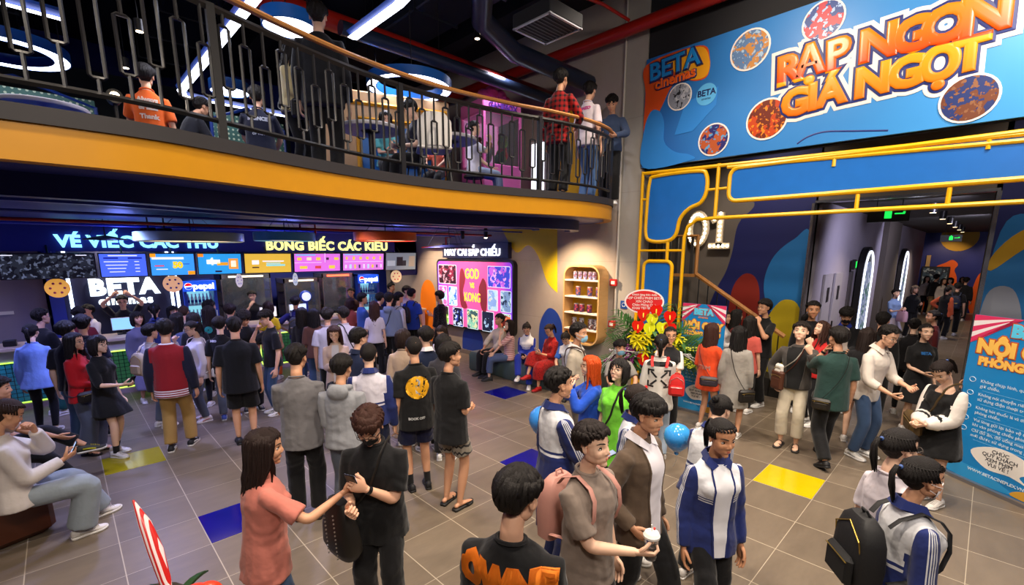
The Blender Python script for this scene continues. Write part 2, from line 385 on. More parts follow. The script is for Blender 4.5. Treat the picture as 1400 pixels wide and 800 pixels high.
def hair_mb(style, seed, fem):
    """hair in the head frame (head-height units)"""
    rnd = random.Random(seed); b = MB(); C = V(0, -.06, .58)
    def surf(a, e, t):
        d = V(math.sin(a) * math.cos(e), math.cos(a) * math.cos(e), math.sin(e))
        r = 1 / math.sqrt((d[0] / .345) ** 2 + (d[1] / .435) ** 2 + (d[2] / .425) ** 2)
        return C + d * r * (1 + t)
    short = style in ('short', 'fade', 'bowl', 'crop')
    thick = {'short': .13, 'fade': .11, 'bowl': .14, 'crop': .03, 'long': .085, 'pony': .055, 'bun': .055, 'bob': .09, 'halfup': .07}[style]
    front = {'short': 28, 'fade': 33, 'bowl': 16, 'crop': 34, 'long': 30, 'pony': 34, 'bun': 36, 'bob': 14, 'halfup': 30}[style]
    nape = {'short': -42, 'fade': -34, 'bowl': -38, 'crop': -34, 'long': -45, 'pony': -24, 'bun': -24, 'bob': -45, 'halfup': -40}[style]
    na, ne = 40, 26; rings = []
    ph = rnd.random() * 9
    for i in range(ne + 1):
        e = R(-62 + 152 * i / ne) if i < ne else R(89.5)
        ring = []
        for j in range(na):
            a = 2 * PI * j / na; aa = abs((a + PI) % (2 * PI) - PI) * 180 / PI
            line = np.interp(aa, [0, 35, 58, 72, 84, 98, 118, 140, 180], [front, front - 1, front - 12, -8 if not style == 'crop' else 0, -6, -4, nape * .6, nape, nape])
            line += 2.5 * math.sin(a * 9 + ph)
            u = (math.degrees(e) - line) / 10.0; w = min(max(u, 0), 1); w = w * w * (3 - 2 * w)
            side = .5 if (style == 'fade' and aa > 55 and math.degrees(e) < 22) else 1
            if short and style != 'crop' and math.degrees(e) < 5: side *= .75
            lowt = .24 if aa < 95 else .24 - .15 * min(1, (aa - 95) / 25); t = -lowt + (lowt + thick * side * (1 + .25 * noise.noise(Vector((a * 3, e * 2, seed))))) * w + .006 * math.sin(a * 19 + 3 * math.sin(e * 2 + ph)) * w
            ring.append(surf(a, e, t))
        rings.append(ring)
    b.loft([r[::-1] for r in rings])
    def lock(p, w, n=3):
        L = len(p); b.tube([tuple(q) for q in p], [(w * (1 - .78 * (k / (L - 1)) ** 1.6), w * .45 * (1 - .7 * (k / (L - 1)) ** 1.6)) for k in range(L)], 5)
    if short and style != 'crop':
        n = 120 if style != 'fade' else 90
        for k in range(n):
            a0 = 2 * PI * (k * .618 % 1); lay = k % 3; e0 = R((84, 62, 40)[lay] + rnd.uniform(-5, 5)); a1 = a0 + rnd.uniform(-.16, .16) + .12 * math.sin(a0 * 2 + ph)
            aa = abs((a1 + PI) % (2 * PI) - PI) * 180 / PI
            hl = np.interp(aa, [0, 50, 75, 105, 140, 180], [front - 3, front - 6, 2, 0, nape * .5, nape * .75] if style != 'fade' else [front + 3, front, 20, 12, -4, -14])
            tgt = hl + (math.degrees(e0) - hl) * (.55, .30, .02)[lay] + rnd.uniform(-5, 4); e1 = R(tgt); P = []
            for t in (0, .3, .6, .85, 1): P.append(surf(a0 + (a1 - a0) * t, e0 + (e1 - e0) * t, thick * (1.0 + .12 * math.sin(t * PI) + (.10, .05, 0)[lay]) * (1 - (.10 if aa < 60 else .45 * (lay == 2)) * t)))
            lock(P, rnd.uniform(.07, .10))
    if style in ('long', 'bob', 'halfup'):
        ln = {'long': -1.25, 'bob': -.12, 'halfup': -1.1}[style]; n = 60 if style != 'bob' else 46
        sh = []
        for t in np.linspace(0, 1, 9):
            rw = []
            for q_ in [(a_, 0) for a_ in np.linspace(74, 286, 18)] + [(a_, -.03) for a_ in np.linspace(286, 74, 18)]:
                p_ = surf(R(q_[0]), R(-5), thick * .8 + q_[1]); z_ = .5 + (ln * .85 - .5) * t
                rw.append(V(p_[0] * (1 - .08 * t), (p_[1] * (1 - .1 * t) - .08 * t * (ln < -.5)) if p_[1] < .05 or ln > -.5 else p_[1] * (1 - t) - .06 * t, z_))
            sh.append(rw)
        b.loft(sh)
        for k in range(n):
            a = R(62 + (360 - 124) * (k + .5) / n) + rnd.uniform(-.05, .05)
            e = R(rnd.uniform(18, 60)); P = [surf(a, e, thick * .8), surf(a, e * .55, thick), surf(a, R(0), thick * 1.1)]
            base = surf(a, R(-12), thick * 1.1); back = 1 if abs((a % (2 * PI)) - PI) < 1.5 else 0
            end = ln * rnd.uniform(.82, 1.05); x0, y0 = base[0], base[1]
            for t in (.25, .5, .75, 1):
                z = base[2] + (end - base[2]) * t
                fl = 1 + .16 * math.sin(t * PI) - .18 * t * (style == 'bob')
                x = x0 * fl * 1.03; y = y0 * (1 - .1 * t)
                if style != 'bob' and z < .0: y = min(y, -.10) if y0 < .1 else y + .12 * t; y -= .10 * t * back
                P.append(V(x + .02 * math.sin(z * 6 + k), y + .02 * math.cos(z * 7 + k * 2), z))
            lock(P, rnd.uniform(.075, .10))
        for s in (-1, 1):     # face-framing fringe
            for k in range(5 if style == 'bob' else 3):
                a = s * R(6 + 13 * k); P = [surf(a * .4, R(72), thick), surf(a * .7, R(52), thick), surf(a, R(front + 6), thick * .9), surf(a * 1.25 + s * .1, R(front - (10 if style == 'bob' else 6)), thick * .6)]
                lock(P, .07)
            for k in range(4):
                a = s * R(54 + 5 * k); P = [surf(s * .2, R(66), thick), surf(a * .8, R(40), thick), surf(a, R(12), thick), surf(a, R(-12), thick)]
                if style != 'bob': P += [V(s * .33, .10 + .03 * k, .15), V(s * .33, .14, -.2 - .1 * k)]
                else: P += [V(s * .31, .12, .08)]
                lock(P, .065)
    if style in ('pony', 'bun'):
        for k in range(30):
            a = 2 * PI * k / 30; e = R(30 if abs((a + PI) % (2 * PI) - PI) < 1 else -6)
            P = [surf(a * .98, e, thick * .7), surf(a + .25 * math.sin(PI - a), R(38), thick), V(0, -.46, .74)]
            lock(P, .05)
        k0 = V(0, -.50, .74)
        if style == 'pony':
            b.ell(tuple(k0), (.06, .05, .06), 1, 10, 6)
            for k in range(20):
                a = rnd.uniform(0, 2 * PI); r = rnd.uniform(0, .07); L = rnd.uniform(.75, 1.0)
                P = [k0, k0 + V(r * math.cos(a) * .5, -.10, .03), k0 + V(r * math.cos(a) * 1.2, -.17 + r * .4 * math.sin(a), -.18), k0 + V(r * math.cos(a) * 1.6, -.14 + r * math.sin(a), -.5), k0 + V(r * math.cos(a), -.06 + r * .7 * math.sin(a), -.5 - .42 * L)]
                lock(P, .055)
        else:
            for k in range(16):
                a = 2 * PI * k / 16; q = V(math.cos(a) * .10, -.02, math.sin(a) * .10)
                q2 = V(math.cos(a + 1.2) * .06, -.12, math.sin(a + 1.2) * .06)
                lock([k0, k0 + q, k0 + q2, k0 + V(0, -.13, 0)], .06)
            b.ell(tuple(k0 + V(0, -.05, 0)), (.11, .09, .11), 0, 12, 8)
    return b

SKINS = {'a': '#e2b294', 'b': '#d6a280', 'c': '#e9c0a4', 'd': '#c8926e'}
def skin_mats(k):
    key = 'skin' + k
    if key in _M: return _M[key]
    t = NT('skin_' + k); c = srgb(SKINS[k])
    t.base(t.mix(t.noise(9, 3), [c[0] * .93, c[1] * .86, c[2] * .84], [min(1, c[0] * 1.04), c[1] * 1.04, c[2] * 1.04]))
    t.p(Roughness=.48); t.bs.inputs['Specular IOR Level'].default_value = .35
    t.bs.inputs['Subsurface Weight'].default_value = .0
    lip = srgb(SKINS[k]); lip = mat('lip_' + k, tuple(), 0.4) if False else None
    tl = NT('lips_' + k); tl.base((c[0] * .78, c[1] * .36, c[2] * .38)); tl.p(Roughness=.38)
    _M[key] = [t.m, mat('eye_white', '#d8d2cc', .3, vary=0), mat('eye_dark', '#17100d', .25, vary=0), tl.m, mat('brow_hair', '#1c1410', .7, vary=0)]
    return _M[key]
def hair_mat(color):
    key = 'hair' + color
    if key in _M: return _M[key]
    t = NT('hair_strands'); c = srgb(color)
    w = t.noise(30, 3, stretch=(3, 3, .35))
    t.base(t.mix(w, [x * .55 for x in c[:3]], [min(1, x * 1.45) for x in c[:3]])); t.p(Roughness=.58); t.bs.inputs['Specular IOR Level'].default_value = .3
    t.bump(w, .5, .02); _M[key] = [t.m, mat('hair_tie', '#35538f', .6)]; return _M[key]
def cloth(color, rough=.85, kind='plain', c2=None, c3=None, bump=.5, fold=1.0):
    """garment material; patterns read the garment attributes tc (torso, units of body height) and am (arm: t, angle, weight)"""
    key = ('cloth', color, rough, kind, c2, c3)
    if key in _M: return _M[key]
    t = NT('fabric_' + kind); c = srgb(color); b = c[:3]
    tc, tv = t.attr('tc'); am, av = t.attr('am')
    n = t.noise(5, 2, tv, stretch=(2.2, 2.2, 1.2)); n2 = t.noise(240, 2, tv); f1 = t.noise(11, 3, tv, stretch=(1.0, 1.0, 1.0))
    col = b; arm = t.math('GREATER_THAN', am[2], .5)
    A = lambda x: srgb(x)[:3]
    if kind == 'school':        # navy jacket: white yoke with triple line below, sleeves with a double white stripe
        W = A(c2 or '#d9dbe2')
        z = t.math('ADD', tc[2], t.math('MULTIPLY', t.math('ABSOLUTE', tc[0]), -.15))
        yoke = t.math('MULTIPLY', t.math('GREATER_THAN', z, .165), t.math('LESS_THAN', t.math('ABSOLUTE', tc[0]), .116))
        yoke = t.math('MULTIPLY', yoke, t.math('LESS_THAN', tc[2], .296))
        ln = t.math('MAXIMUM', t.math('MAXIMUM', t.band(z, .139, .144), t.band(z, .149, .154)), t.band(z, .159, .164))
        tor = t.math('MAXIMUM', yoke, t.math('MULTIPLY', ln, t.math('LESS_THAN', t.math('ABSOLUTE', tc[0]), .12)))
        ang = t.math('ABSOLUTE', am[1]); sl = t.math('MAXIMUM', t.band(ang, .05, .17), t.band(ang, .28, .40))
        m = t.math('ADD', t.math('MULTIPLY', tor, t.math('SUBTRACT', 1, arm)), t.math('MULTIPLY', sl, arm))
        col = t.mix(m, b, W)
    elif kind == 'schoolback':  # white upper back, navy collar and lower part, stripe below
        W = A(c2 or '#d4d5da')
        up = t.math('MULTIPLY', t.math('GREATER_THAN', tc[2], .12), t.math('LESS_THAN', tc[2], .298))
        ln = t.band(tc[2], .097, .108); m = t.math('MAXIMUM', up, ln)
        ang = t.math('ABSOLUTE', am[1]); sl = t.math('MAXIMUM', t.band(ang, .05, .17), t.band(ang, .28, .40))
        m = t.math('ADD', t.math('MULTIPLY', m, t.math('SUBTRACT', 1, arm)), t.math('MULTIPLY', sl, arm))
        col = t.mix(m, b, W)
    elif kind == 'varsity':
        hem = t.math('MAXIMUM', t.band(tc[2], -.10, -.035), t.math('GREATER_THAN', tc[2], .30)); st = t.band(t.math('FRACT', t.math('MULTIPLY', tc[2], 60)), 0, .5)
        trim = t.math('MULTIPLY', hem, t.math('SUBTRACT', 1, arm))
        col = t.mix(arm, b, A(c2)); col = t.mix(t.math('MULTIPLY', trim, st), col, A(c3)); 
    elif kind == 'sleeves': col = t.mix(arm, b, A(c2))
    elif kind == 'plaid':
        def g(x, s): return t.math('LESS_THAN', t.math('FRACT', t.math('MULTIPLY', x, s)), .45)
        col = t.mix(t.math('MULTIPLY', t.math('ADD', g(tc[2], 24), g(t.math('ADD', tc[0], t.math('MULTIPLY', tc[1], .5)), 24)), .5), b, A(c2))
    elif kind == 'stripes': col = t.mix(t.math('LESS_THAN', t.math('FRACT', t.math('MULTIPLY', tc[2], 42)), .45), b, A(c2))
    elif kind == 'print':
        vo = t.n('ShaderNodeTexVoronoi'); vo.inputs['Scale'].default_value = 60; t.t.links.new(tv, vo.inputs['Vector'])
        col = t.mix(t.math('LESS_THAN', vo.outputs['Distance'], .32), b, A(c2))
    elif kind == 'tribal':
        z = t.math('FRACT', t.math('MULTIPLY', tc[2], 22)); zz = t.math('ADD', z, t.math('MULTIPLY', t.math('PINGPONG', t.math('MULTIPLY', tc[0], 40), .5), .6))
        col = t.mix(t.band(zz, .3, .6), b, A(c2))
    elif kind == 'sidestripe': col = t.mix(t.band(t.math('ABSOLUTE', tc[1]), 0, .012), b, A(c2))
    elif kind == 'hemband': col = t.mix(t.band(tc[2], -.172, -.158), b, A(c2))
    shade = t.mix(n, (.88, .88, .88), (1.08, 1.08, 1.08))
    mu = t.n('ShaderNodeMix', data_type='RGBA', blend_type='MULTIPLY'); mu.inputs[0].default_value = 1
    t.put(mu.inputs[6], col); t.put(mu.inputs[7], shade); t.base(mu.outputs[2])
    t.p(Roughness=rough); t.bs.inputs['Specular IOR Level'].default_value = .25
    t.bs.inputs['Sheen Weight'].default_value = .15
    h = t.math('ADD', t.math('MULTIPLY', f1, 1.0), t.math('MULTIPLY', n2, .02))
    t.bump(h, .42 * fold, .04); _M[key] = t.m; return t.m

_HEAD = {}; _HAND = {}; _HAIR = {}; _SHOE = {}
def get_head(lod, fem):
    k = (lod, fem)
    if k not in _HEAD: _HEAD[k] = make_head({0: .017, 1: .03, 2: .05}[lod], fem)
    return _HEAD[k]
def get_hand(pose, side):
    k = (pose, side)
    if k not in _HAND: _HAND[k] = make_hand(pose, side)
    return _HAND[k]

def frame(z, y):
    """matrix with local Z along z and local Y close to y"""
    z = z / (np.linalg.norm(z) + 1e-9); y = y - z * np.dot(y, z); y /= (np.linalg.norm(y) + 1e-9); x = np.cross(y, z)
    return np.stack([x, y, z], 1)
def m4(R3, t, s=1.0):
    M = np.eye(4); M[:3, :3] = R3 * s; M[:3, 3] = t; return M

# arm presets: hand target relative to the shoulder (outward, forward, up) in body heights, hand pose, elbow hint
ARMS = {
    'down': ((.035, .03, -.315), 'relax', (.3, -1, 0)), 'out': ((.10, .04, -.29), 'relax', (.3, -1, 0)),
    'back': ((.03, -.10, -.29), 'relax', (.3, -1, 0)), 'fwd': ((.03, .13, -.27), 'relax', (.3, -1, -.2)),
    'phone': ((-.055, .19, -.12), 'grip', (.3, -.6, -1)), 'phone_low': ((-.06, .19, -.18), 'grip', (.3, -.6, -1)),
    'phone_hi': ((-.06, .20, -.03), 'grip', (.7, -.2, -1)), 'chin': ((-.07, .115, .045), 'fist', (.5, .4, -1)),
    'over': ((-.02, .10, .235), 'grip', (1, .1, .2)), 'pocket': ((.02, .05, -.25), 'relax', (.8, -1, 0)),
    'cross': ((-.13, .12, -.13), 'relax', (.7, .1, -1)), 'hold': ((-.02, .21, -.16), 'grip', (.5, -.4, -1)),
    'bag': ((.02, .13, -.19), 'grip', (.6, -1, -.3)), 'lap': ((-.03, .21, -.22), 'relax', (1, -.3, 0)),
    'reach': ((.02, .31, -.05), 'relax', (.4, 0, -1)), 'rail': ((-.03, .20, -.17), 'grip', (.9, -.3, -.5)),
    'belly': ((-.07, .14, -.20), 'relax', (.4, -.8, -.4)), 'side_reach': ((.29, .10, -.08), 'relax', (0, .2, -1)),
    'hip': ((.03, .05, -.2), 'relax', (1, -.6, 0)), 'point': ((.05, .25, -.09), 'point', (.5, 0, -1)),
    'cheek': ((-.06, .13, .03), 'relax', (.6, .3, -1)), 'fist_up': ((0, .16, .03), 'fist', (.4, 0, -1)),
}
# leg presets: (right ankle, left ankle) as (outward, forward) in heights
LEGS = {'stand': ((.055, 0), (.055, .01)), 'wide': ((.10, 0), (.09, .02)), 'walk': ((.045, .15), (.05, -.14)), 'walk2': ((.045, -.14), (.05, .15)),
        'easy': ((.06, .06), (.055, -.03)), 'easy2': ((.055, -.03), (.06, .06)), 'close': ((.035, 0), (.035, .02))}

PEOPLE = {}
def person(who, x, y, h, yaw, label, z0=0.0, sex='m', skin='a', hair='short', hc='#16110f', top=None, bottom=None, shoe=('sneaker', '#e8e6e2', '#f2f2f2', '#bbbbbb'),
           arms=('down', 'down'), legs='stand', lean=0, head=(0, 0), seat=None, lod=1, fit=1.0, wide=1.0, seed=1, extra=(), group=None, hs=1.0, twist=0, socks=None):
    """x, y: where the head's crown stands over the floor; yaw: heading (deg, world) of the person's front"""
    fem = sex == 'f'; rnd = random.Random(seed * 7 + 3); vox = {0: .0095, 1: .014, 2: .021}[lod]
    sw = (.087 if fem else .099) * wide; hipw = .046
    zp = ((.512 if (isinstance(legs, str) and 'walk' in legs) else .53) * h) if seat is None else seat + .075
    Rl = np.array(Matrix.Rotation(R(-lean), 3, 'X') @ Matrix.Rotation(R(twist), 3, 'Z')); P0 = V(0, 0, zp)
    tr = lambda a: P0 + Rl @ (np.array(a, float) * h)            # torso frame (heights above the pelvis) -> local
    neckb = tr((0, -.012, .318)); piv = tr((0, .005, .354))
    hy, hp = head; Rh = np.array(Matrix.Rotation(R(-lean * .35), 3, 'X') @ Matrix.Rotation(R(hy), 3, 'Z') @ Matrix.Rotation(R(-hp), 3, 'X'))
    HS = .143 * h * hs * (1.0 if not fem else .985); hm = m4(Rh, piv + Rh @ (V(0, .075, -.13) * HS), HS)
    crown = hm[:3, :3] @ V(0, -.05, 1.06) + hm[:3, 3]
    # arms
    A = []
    for sgn, spec in ((1, arms[0]), (-1, arms[1])):
        tgt, hpose, hint = ARMS[spec] if isinstance(spec, str) else (spec[0], spec[1], spec[2] if len(spec) > 2 else (.6, -.4, -1))
        S = tr((sgn * sw, -.005, .250)); mir = V(sgn, 1, 1)
        Tg = S + Rl @ (np.array(tgt, float) * mir * h); E, W = ik(S, Tg, .172 * h, .150 * h, Rl @ (np.array(hint, float) * mir))
        A.append((S, E, W, hpose, sgn))
    # legs
    L = []
    if seat is None:
        lp = LEGS[legs] if isinstance(legs, str) else legs
        for sgn, q in ((1, lp[0]), (-1, lp[1])):
            J = V(sgn * hipw * h, 0, zp - .01 * h); ax = V(sgn * q[0] * h, q[1] * h, (.05 + (q[2] if len(q) > 2 else (.02 if q[1] < -.1 else 0))) * h)
            K, F_ = ik(J, ax, .245 * h, .238 * h, V(sgn * .12, 1, 0)); L.append((J, K, F_, sgn, R(-sgn * 8), 1 if q[1] < -.1 else 0))
    else:
        lp = legs if not isinstance(legs, str) else ((.06, .27), (.06, .27))
        for sgn, q in ((1, lp[0]), (-1, lp[1])):
            J = V(sgn * hipw * h, .01, zp - .01 * h); ax = V(sgn * q[0] * h, q[1] * h, (.05 + (q[2] if len(q) > 2 else 0)) * h)
            K, F_ = ik(J, ax, .245 * h, .238 * h, V(sgn * .15, .5, 1)); L.append((J, K, F_, sgn, R(-sgn * 6), 0))
    shorts = bottom and bottom[0] in ('shorts', 'skirt', 'mini', 'none'); sandals = shoe[0] in ('sandal', 'flip')
    # ---- body
    b = MB(); g = wide * (.94 if fem else 1.0)
    def ring(zc, rx, ry, yc=0, n=16):
        return [tr((rx * math.cos(2 * PI * k / n), yc + ry * math.sin(2 * PI * k / n), zc)) for k in range(n)]
    b.loft([ring(-.06, .05, .05), ring(-.02, .078, .058), ring(.08, .068 * g, .050), ring(.18, .076 * g, .052), ring(.235, .074 * g, .046), ring(.262, .054 * g, .036, -.004), ring(.29, .032, .030, -.010)])
    b.tube([tr((0, -.012, .25)), tr((0, -.008, .33)), piv, piv + Rh @ V(0, .02 * h, .03 * h)], [.030 * h * g, .0285 * h * g, .0285 * h * g, .029 * h], 12)
    am = []
    for S, E, W, hpose, sgn in A:
        P, U = chain(S, E, W); r = prof(U, [(0, .022), (.35, .025), (.9, .0225), (1.15, .0225), (1.4, .0205), (2, .0140)])
        b.tube(P, [q * h * (1.0 if not fem else .86) for q in r], 10); b.ell(tuple(S + Rl @ V(-sgn * .008, 0, -.006) * h), (.017 * h * g,) * 3)
    for J, K, F_, sgn, fy, up in L:
        P, U = chain(J, K, F_); r = prof(U, [(0, .044), (.3, .043), (.85, .033), (1.0, .030), (1.3, .031), (1.55, .027), (2, .017)])
        b.tube(P, [q * h * (.95 if fem else 1) for q in r], 12)
        if sandals:
            M = np.array(Matrix.Rotation(fy, 3, 'Z')); kk = h / 1.7; o = F_ * V(1, 1, 0)
            b.tube([F_ + V(0, 0, .01), o + V(0, 0, .05) * kk + M @ V(0, .0, 0), o + M @ V(0, .06 * kk, .045 * kk), o + M @ V(0, .12 * kk, .034 * kk), o + M @ V(0, .16 * kk, .03 * kk)], [.03 * kk, (.033 * kk, .03 * kk), (.04 * kk, .022 * kk), (.042 * kk, .014 * kk), (.03 * kk, .009 * kk)], 10)
            b.ell(tuple(o + M @ V(0, -.045 * kk, .045 * kk)), (.026 * kk, .03 * kk, .024 * kk))
    v, f = remesh(b, vox, 3, .5)
    body = MB(); body.add(v, f, 0); body.join(get_head(lod, fem), hm)
    hands = []
    for S, E, W, hpose, sgn in A:
        d = (W - E) / np.linalg.norm(W - E)
        palm = Rl @ V(-sgn, .25, 0) if d[2] < -.5 else (Rl @ V(-sgn * .8, 0, .9 if hpose in ('grip', 'relax') else .2) if d[2] < .5 else Rl @ V(-sgn * .4, -.4, 0))
        Rm = frame(d, palm); Mh = m4(Rm, W, h / 1.7)
        side = 1 if np.dot(Rm[:, 0], Rl @ V(0, 1, 0) if d[2] < -.5 else Rl @ V(-sgn * .3, -.2, 1)) > 0 else -1
        body.join(get_hand(hpose, side), Mh); hands.append(Mh)
    root = empty('person', (0, 0, 0), 0, label, 'person', group)
    ya = R(yaw) - PI / 2; Mz = Matrix.Rotation(ya, 4, 'Z'); off = Mz @ Vector(crown)
    root.location = (x - off.x, y - off.y, z0); root.rotation_euler = (0, 0, ya)
    WM = Matrix.Translation(root.location) @ Mz
    body.build('body', skin_mats(skin), root, True)
    # ---- garments
    def arm_attr(v):
        best = np.full(len(v), 9.0); out = np.zeros((len(v), 3)); vt = (v - P0) @ Rl / h
        for S, E, W, hpose, sgn in A:
            for i, (a, c) in enumerate(((S, E), (E, W))):
                d = c - a; LL = np.dot(d, d); t = np.clip((v - a) @ d / LL, 0, 1); q = a + t[:, None] * d; dist = np.linalg.norm(v - q, axis=1)
                dn = d / math.sqrt(LL); o_ = Rl @ V(sgn, 0, .15); o_ = o_ - dn * np.dot(o_, dn); o_ /= np.linalg.norm(o_) + 1e-9; w_ = np.cross(dn, o_)
                rel = v - q; ang = np.arctan2(rel @ w_, rel @ o_)
                k = dist < best; best[k] = dist[k]; out[k, 0] = t[k] + i; out[k, 1] = ang[k]
        wt = 1 / (1 + np.exp(-(np.abs(vt[:, 0]) - sw * 1.02) / .004)); wt = np.where((best < .075 * h) & (vt[:, 2] < .33), np.maximum(wt, (best < .048 * h) * (out[:, 0] > .45)), 0)
        out[:, 2] = wt; return vt, out
    def garment(name, mb, m, sm=3, vx=None, wr=.006):
        v, f = remesh(mb, vx or vox, sm, .5)
        if lod == 0 and wr:
            vt, ao = arm_attr(v); me0 = bpy.data.meshes.new('n'); me0.from_pydata(v.tolist(), [], f); me0.update()
            nn = np.empty(len(v) * 3); me0.vertices.foreach_get('normal', nn); nn = nn.reshape(-1, 3); bpy.data.meshes.remove(me0)
            sx = seed * 3.1
            w = np.array([noise.noise(Vector((p[0] * 6 + sx, p[1] * 6, p[2] * 13 + 2.5 * noise.noise(Vector((p[0] * 5, p[1] * 5, p[2] * 4 + sx)))))) for p in v])
            w2 = np.array([abs(noise.noise(Vector((p[0] * 14, p[1] * 14 + sx, p[2] * 9)))) for p in v])
            v = v + nn * ((w * wr * 1.3) + (.25 - w2) * wr * .6)[:, None]
        mo = MB(); mo.add(v, f); me = mo.mesh(name, m, True); vt, ao = arm_attr(v)
        for nm, dat in (('tc', vt), ('am', ao)):
            at = me.attributes.new(nm, 'FLOAT_VECTOR', 'POINT'); at.data.foreach_set('vector', dat.astype(np.float32).ravel())
        return link(name, me, root)
    def top_mb(hem, sleeve, g2=1.0, loose=.0, neck=.309, slr=None, off=False, flare=0.0):
        """sleeve: 0..2 arm parameter where the cloth ends"""
        q = MB(); k = wide * g2; cl = loose; bw = .92 if fem else 1
        rg = []
        for z, rx, ry, yc in ((hem, .104 + flare, .083 + flare * .8, 0), (min(hem + .03, -.0), .103 + flare * .8, .080 + flare * .6, 0), (.06, .088 * bw if fem else .094, .067, 0), (.14, .090 * bw, .068, .002), (.205, .097 * bw, .071, .004), (.24, .095 * bw, .063, 0), (.260, .082 * bw, .054, -.003), (.280, .064, .047, -.007), (.298, .048, .041, -.010)):
            c_ = cl * min(1, max(.25, (.31 - z) / .06)); rg.append(ring(z, (rx + c_) * k, (ry + c_ * .8) * k, yc))
        if not off: rg.append(ring(neck, .037, .035, -.012))
        else: rg = rg[:-2] + [ring(.245, .088, .05)]
        q.loft(rg)
        if fem:
            for s in (-1, 1): q.ell(tuple(tr((s * .042, .045 + cl * .5, .205))), (.036 * h, .034 * h, .036 * h), seg=12, rings=8)
        for S, E, W, hp_, sgn in A:
            if sleeve <= 0: continue
            P, U = chain(S, E, W); S2 = S + Rl @ V(-sgn * .03, 0, .000) * h
            pts = [S2 + Rl @ V(0, 0, .004) * h]; rr = [.026 * h * g2]
            r_ = slr or [(0, .031), (.15, .034), (.5, .035), (1, .033), (1.5, .028), (2, .022)]
            for p_, u in zip(P, U):
                if u <= sleeve: pts.append(p_); rr.append((prof([u], r_)[0] + cl * .55) * h * g2 * (.88 if fem else 1))
            if sleeve < 2:
                i = next(i for i, u in enumerate(U) if u > sleeve); t = (sleeve - U[i - 1]) / (U[i] - U[i - 1])
                pts.append(P[i - 1] + (P[i] - P[i - 1]) * t); rr.append((prof([sleeve], r_)[0] + cl * .55) * h * g2 * (.88 if fem else 1))
            q.tube(pts, rr, 12)
        return q
    hemv = {'tee': -.055, 'over': -.10, 'shirt': -.03, 'jacket': -.035, 'hoodie': -.04, 'long': -.14, 'crop': .03, 'dress': -.2}
    Tm = top or ('tee', 'short', '#222222'); kind, slv, tcol = Tm[:3]; topt = Tm[3] if len(Tm) > 3 else {}
    slen = {'none': 0, 'cap': .35, 'short': .78, 'elbow': 1.05, 'three': 1.5, 'full': 1.95}[slv]
    hem = topt.get('hem', hemv.get(kind, -.05)); loose = topt.get('loose', {'tee': .004, 'over': .014, 'jacket': .012, 'hoodie': .012, 'shirt': .005}.get(kind, .006))
    slr = topt.get('slr') or ([(0, .028), (.2, .032), (.5, .035), (.8, .038), (1.1, .038), (2, .03)] if kind in ('over', 'tee') and slv == 'short' else None)
    if seat is not None: hem = max(hem, -.045)
    cm = cloth(tcol, kind=topt.get('pat', 'plain'), c2=topt.get('c2'), c3=topt.get('c3'), rough=topt.get('rough', .85))
    qm = top_mb(hem, slen, fit, loose, slr=slr, off=topt.get('off', False), flare=topt.get('flare', .0))
    if kind == 'hoodie':
        qm.ell(tuple(tr((0, -.062, .288))), (.062 * h, .030 * h, .045 * h), seg=14, rings=10)
        qm.tube([tr((-.045, .03, .292)), tr((-.05, -.02, .305)), tr((0, -.06, .312)), tr((.05, -.02, .305)), tr((.045, .03, .292))], .018 * h, 8)
    topo = garment({'tee': 't_shirt', 'over': 't_shirt', 'shirt': 'shirt', 'hoodie': 'hoodie', 'jacket': 'jacket', 'long': 'long_top', 'crop': 'cropped_top', 'dress': 'dress_bodice'}[kind], qm, cm)
    if kind in ('tee', 'over', 'hoodie') and not topt.get('off'):     # neck rib
        n_ = MB(); n_.tube([tr((.0385 * math.cos(a), -.011 + .0375 * math.sin(a), .309 - .008 * math.sin(a))) for a in [2 * PI * k / 18 for k in range(18)]], .0052 * h, 6, closed=True); n_.build('neckband', cm, root, True)
    if topt.get('collar'):
        n_ = MB()
        for s in (-1, 1):
            n_.loft([[tr((s * .008, .036, .292)), tr((s * .010, .041, .292)), tr((s * .036, .050, .278)), tr((s * .034, .043, .278))],
                     [tr((s * .036, .014, .322)), tr((s * .039, .016, .322)), tr((s * .056, .022, .297)), tr((s * .052, .014, .297))],
                     [tr((s * .028, -.036, .334)), tr((s * .029, -.041, .334)), tr((s * .036, -.058, .306)), tr((s * .033, -.050, .306))],
                     [tr((0, -.046, .337)), tr((0, -.051, .337)), tr((0, -.066, .306)), tr((0, -.058, .306))]])
        n_.build('collar', cloth(topt['collar']), root, True)
    if topt.get('open'):      # unzipped front showing the shirt beneath
        w0 = topt.get('openw', .034) * h; z0_, z1_ = hem * h + .012 * h, .292 * h
        n_ = MB(); zs = np.linspace(z0_, z1_, 14); ws = [w0 * np.interp((z - z0_) / (z1_ - z0_), [0, .4, .9, 1], [.75, 1, 1.2, 1.0]) for z in zs]
        n_.loft([[(x_ * w, z, 0) for x_ in (-1, -.5, 0, .5, 1)] for z, w in zip(zs, ws)], caps=False); n_.f = [q for k_, q in enumerate(n_.f) if (k_ % 5) != 4]; n_.mi = [0] * len(n_.f)
        o_ = decal((n_, 0, 0, 1, '#ffffff', 'inner_shirt'), topo, tr, Rl, h, root); o_.data.materials[0] = cloth(topt['open'])
        bt_ = BVHTree.FromPolygons([v_.co[:] for v_ in topo.data.vertices], [tuple(p.vertices) for p in topo.data.polygons]); dv = Vector(Rl @ V(0, -1, 0))
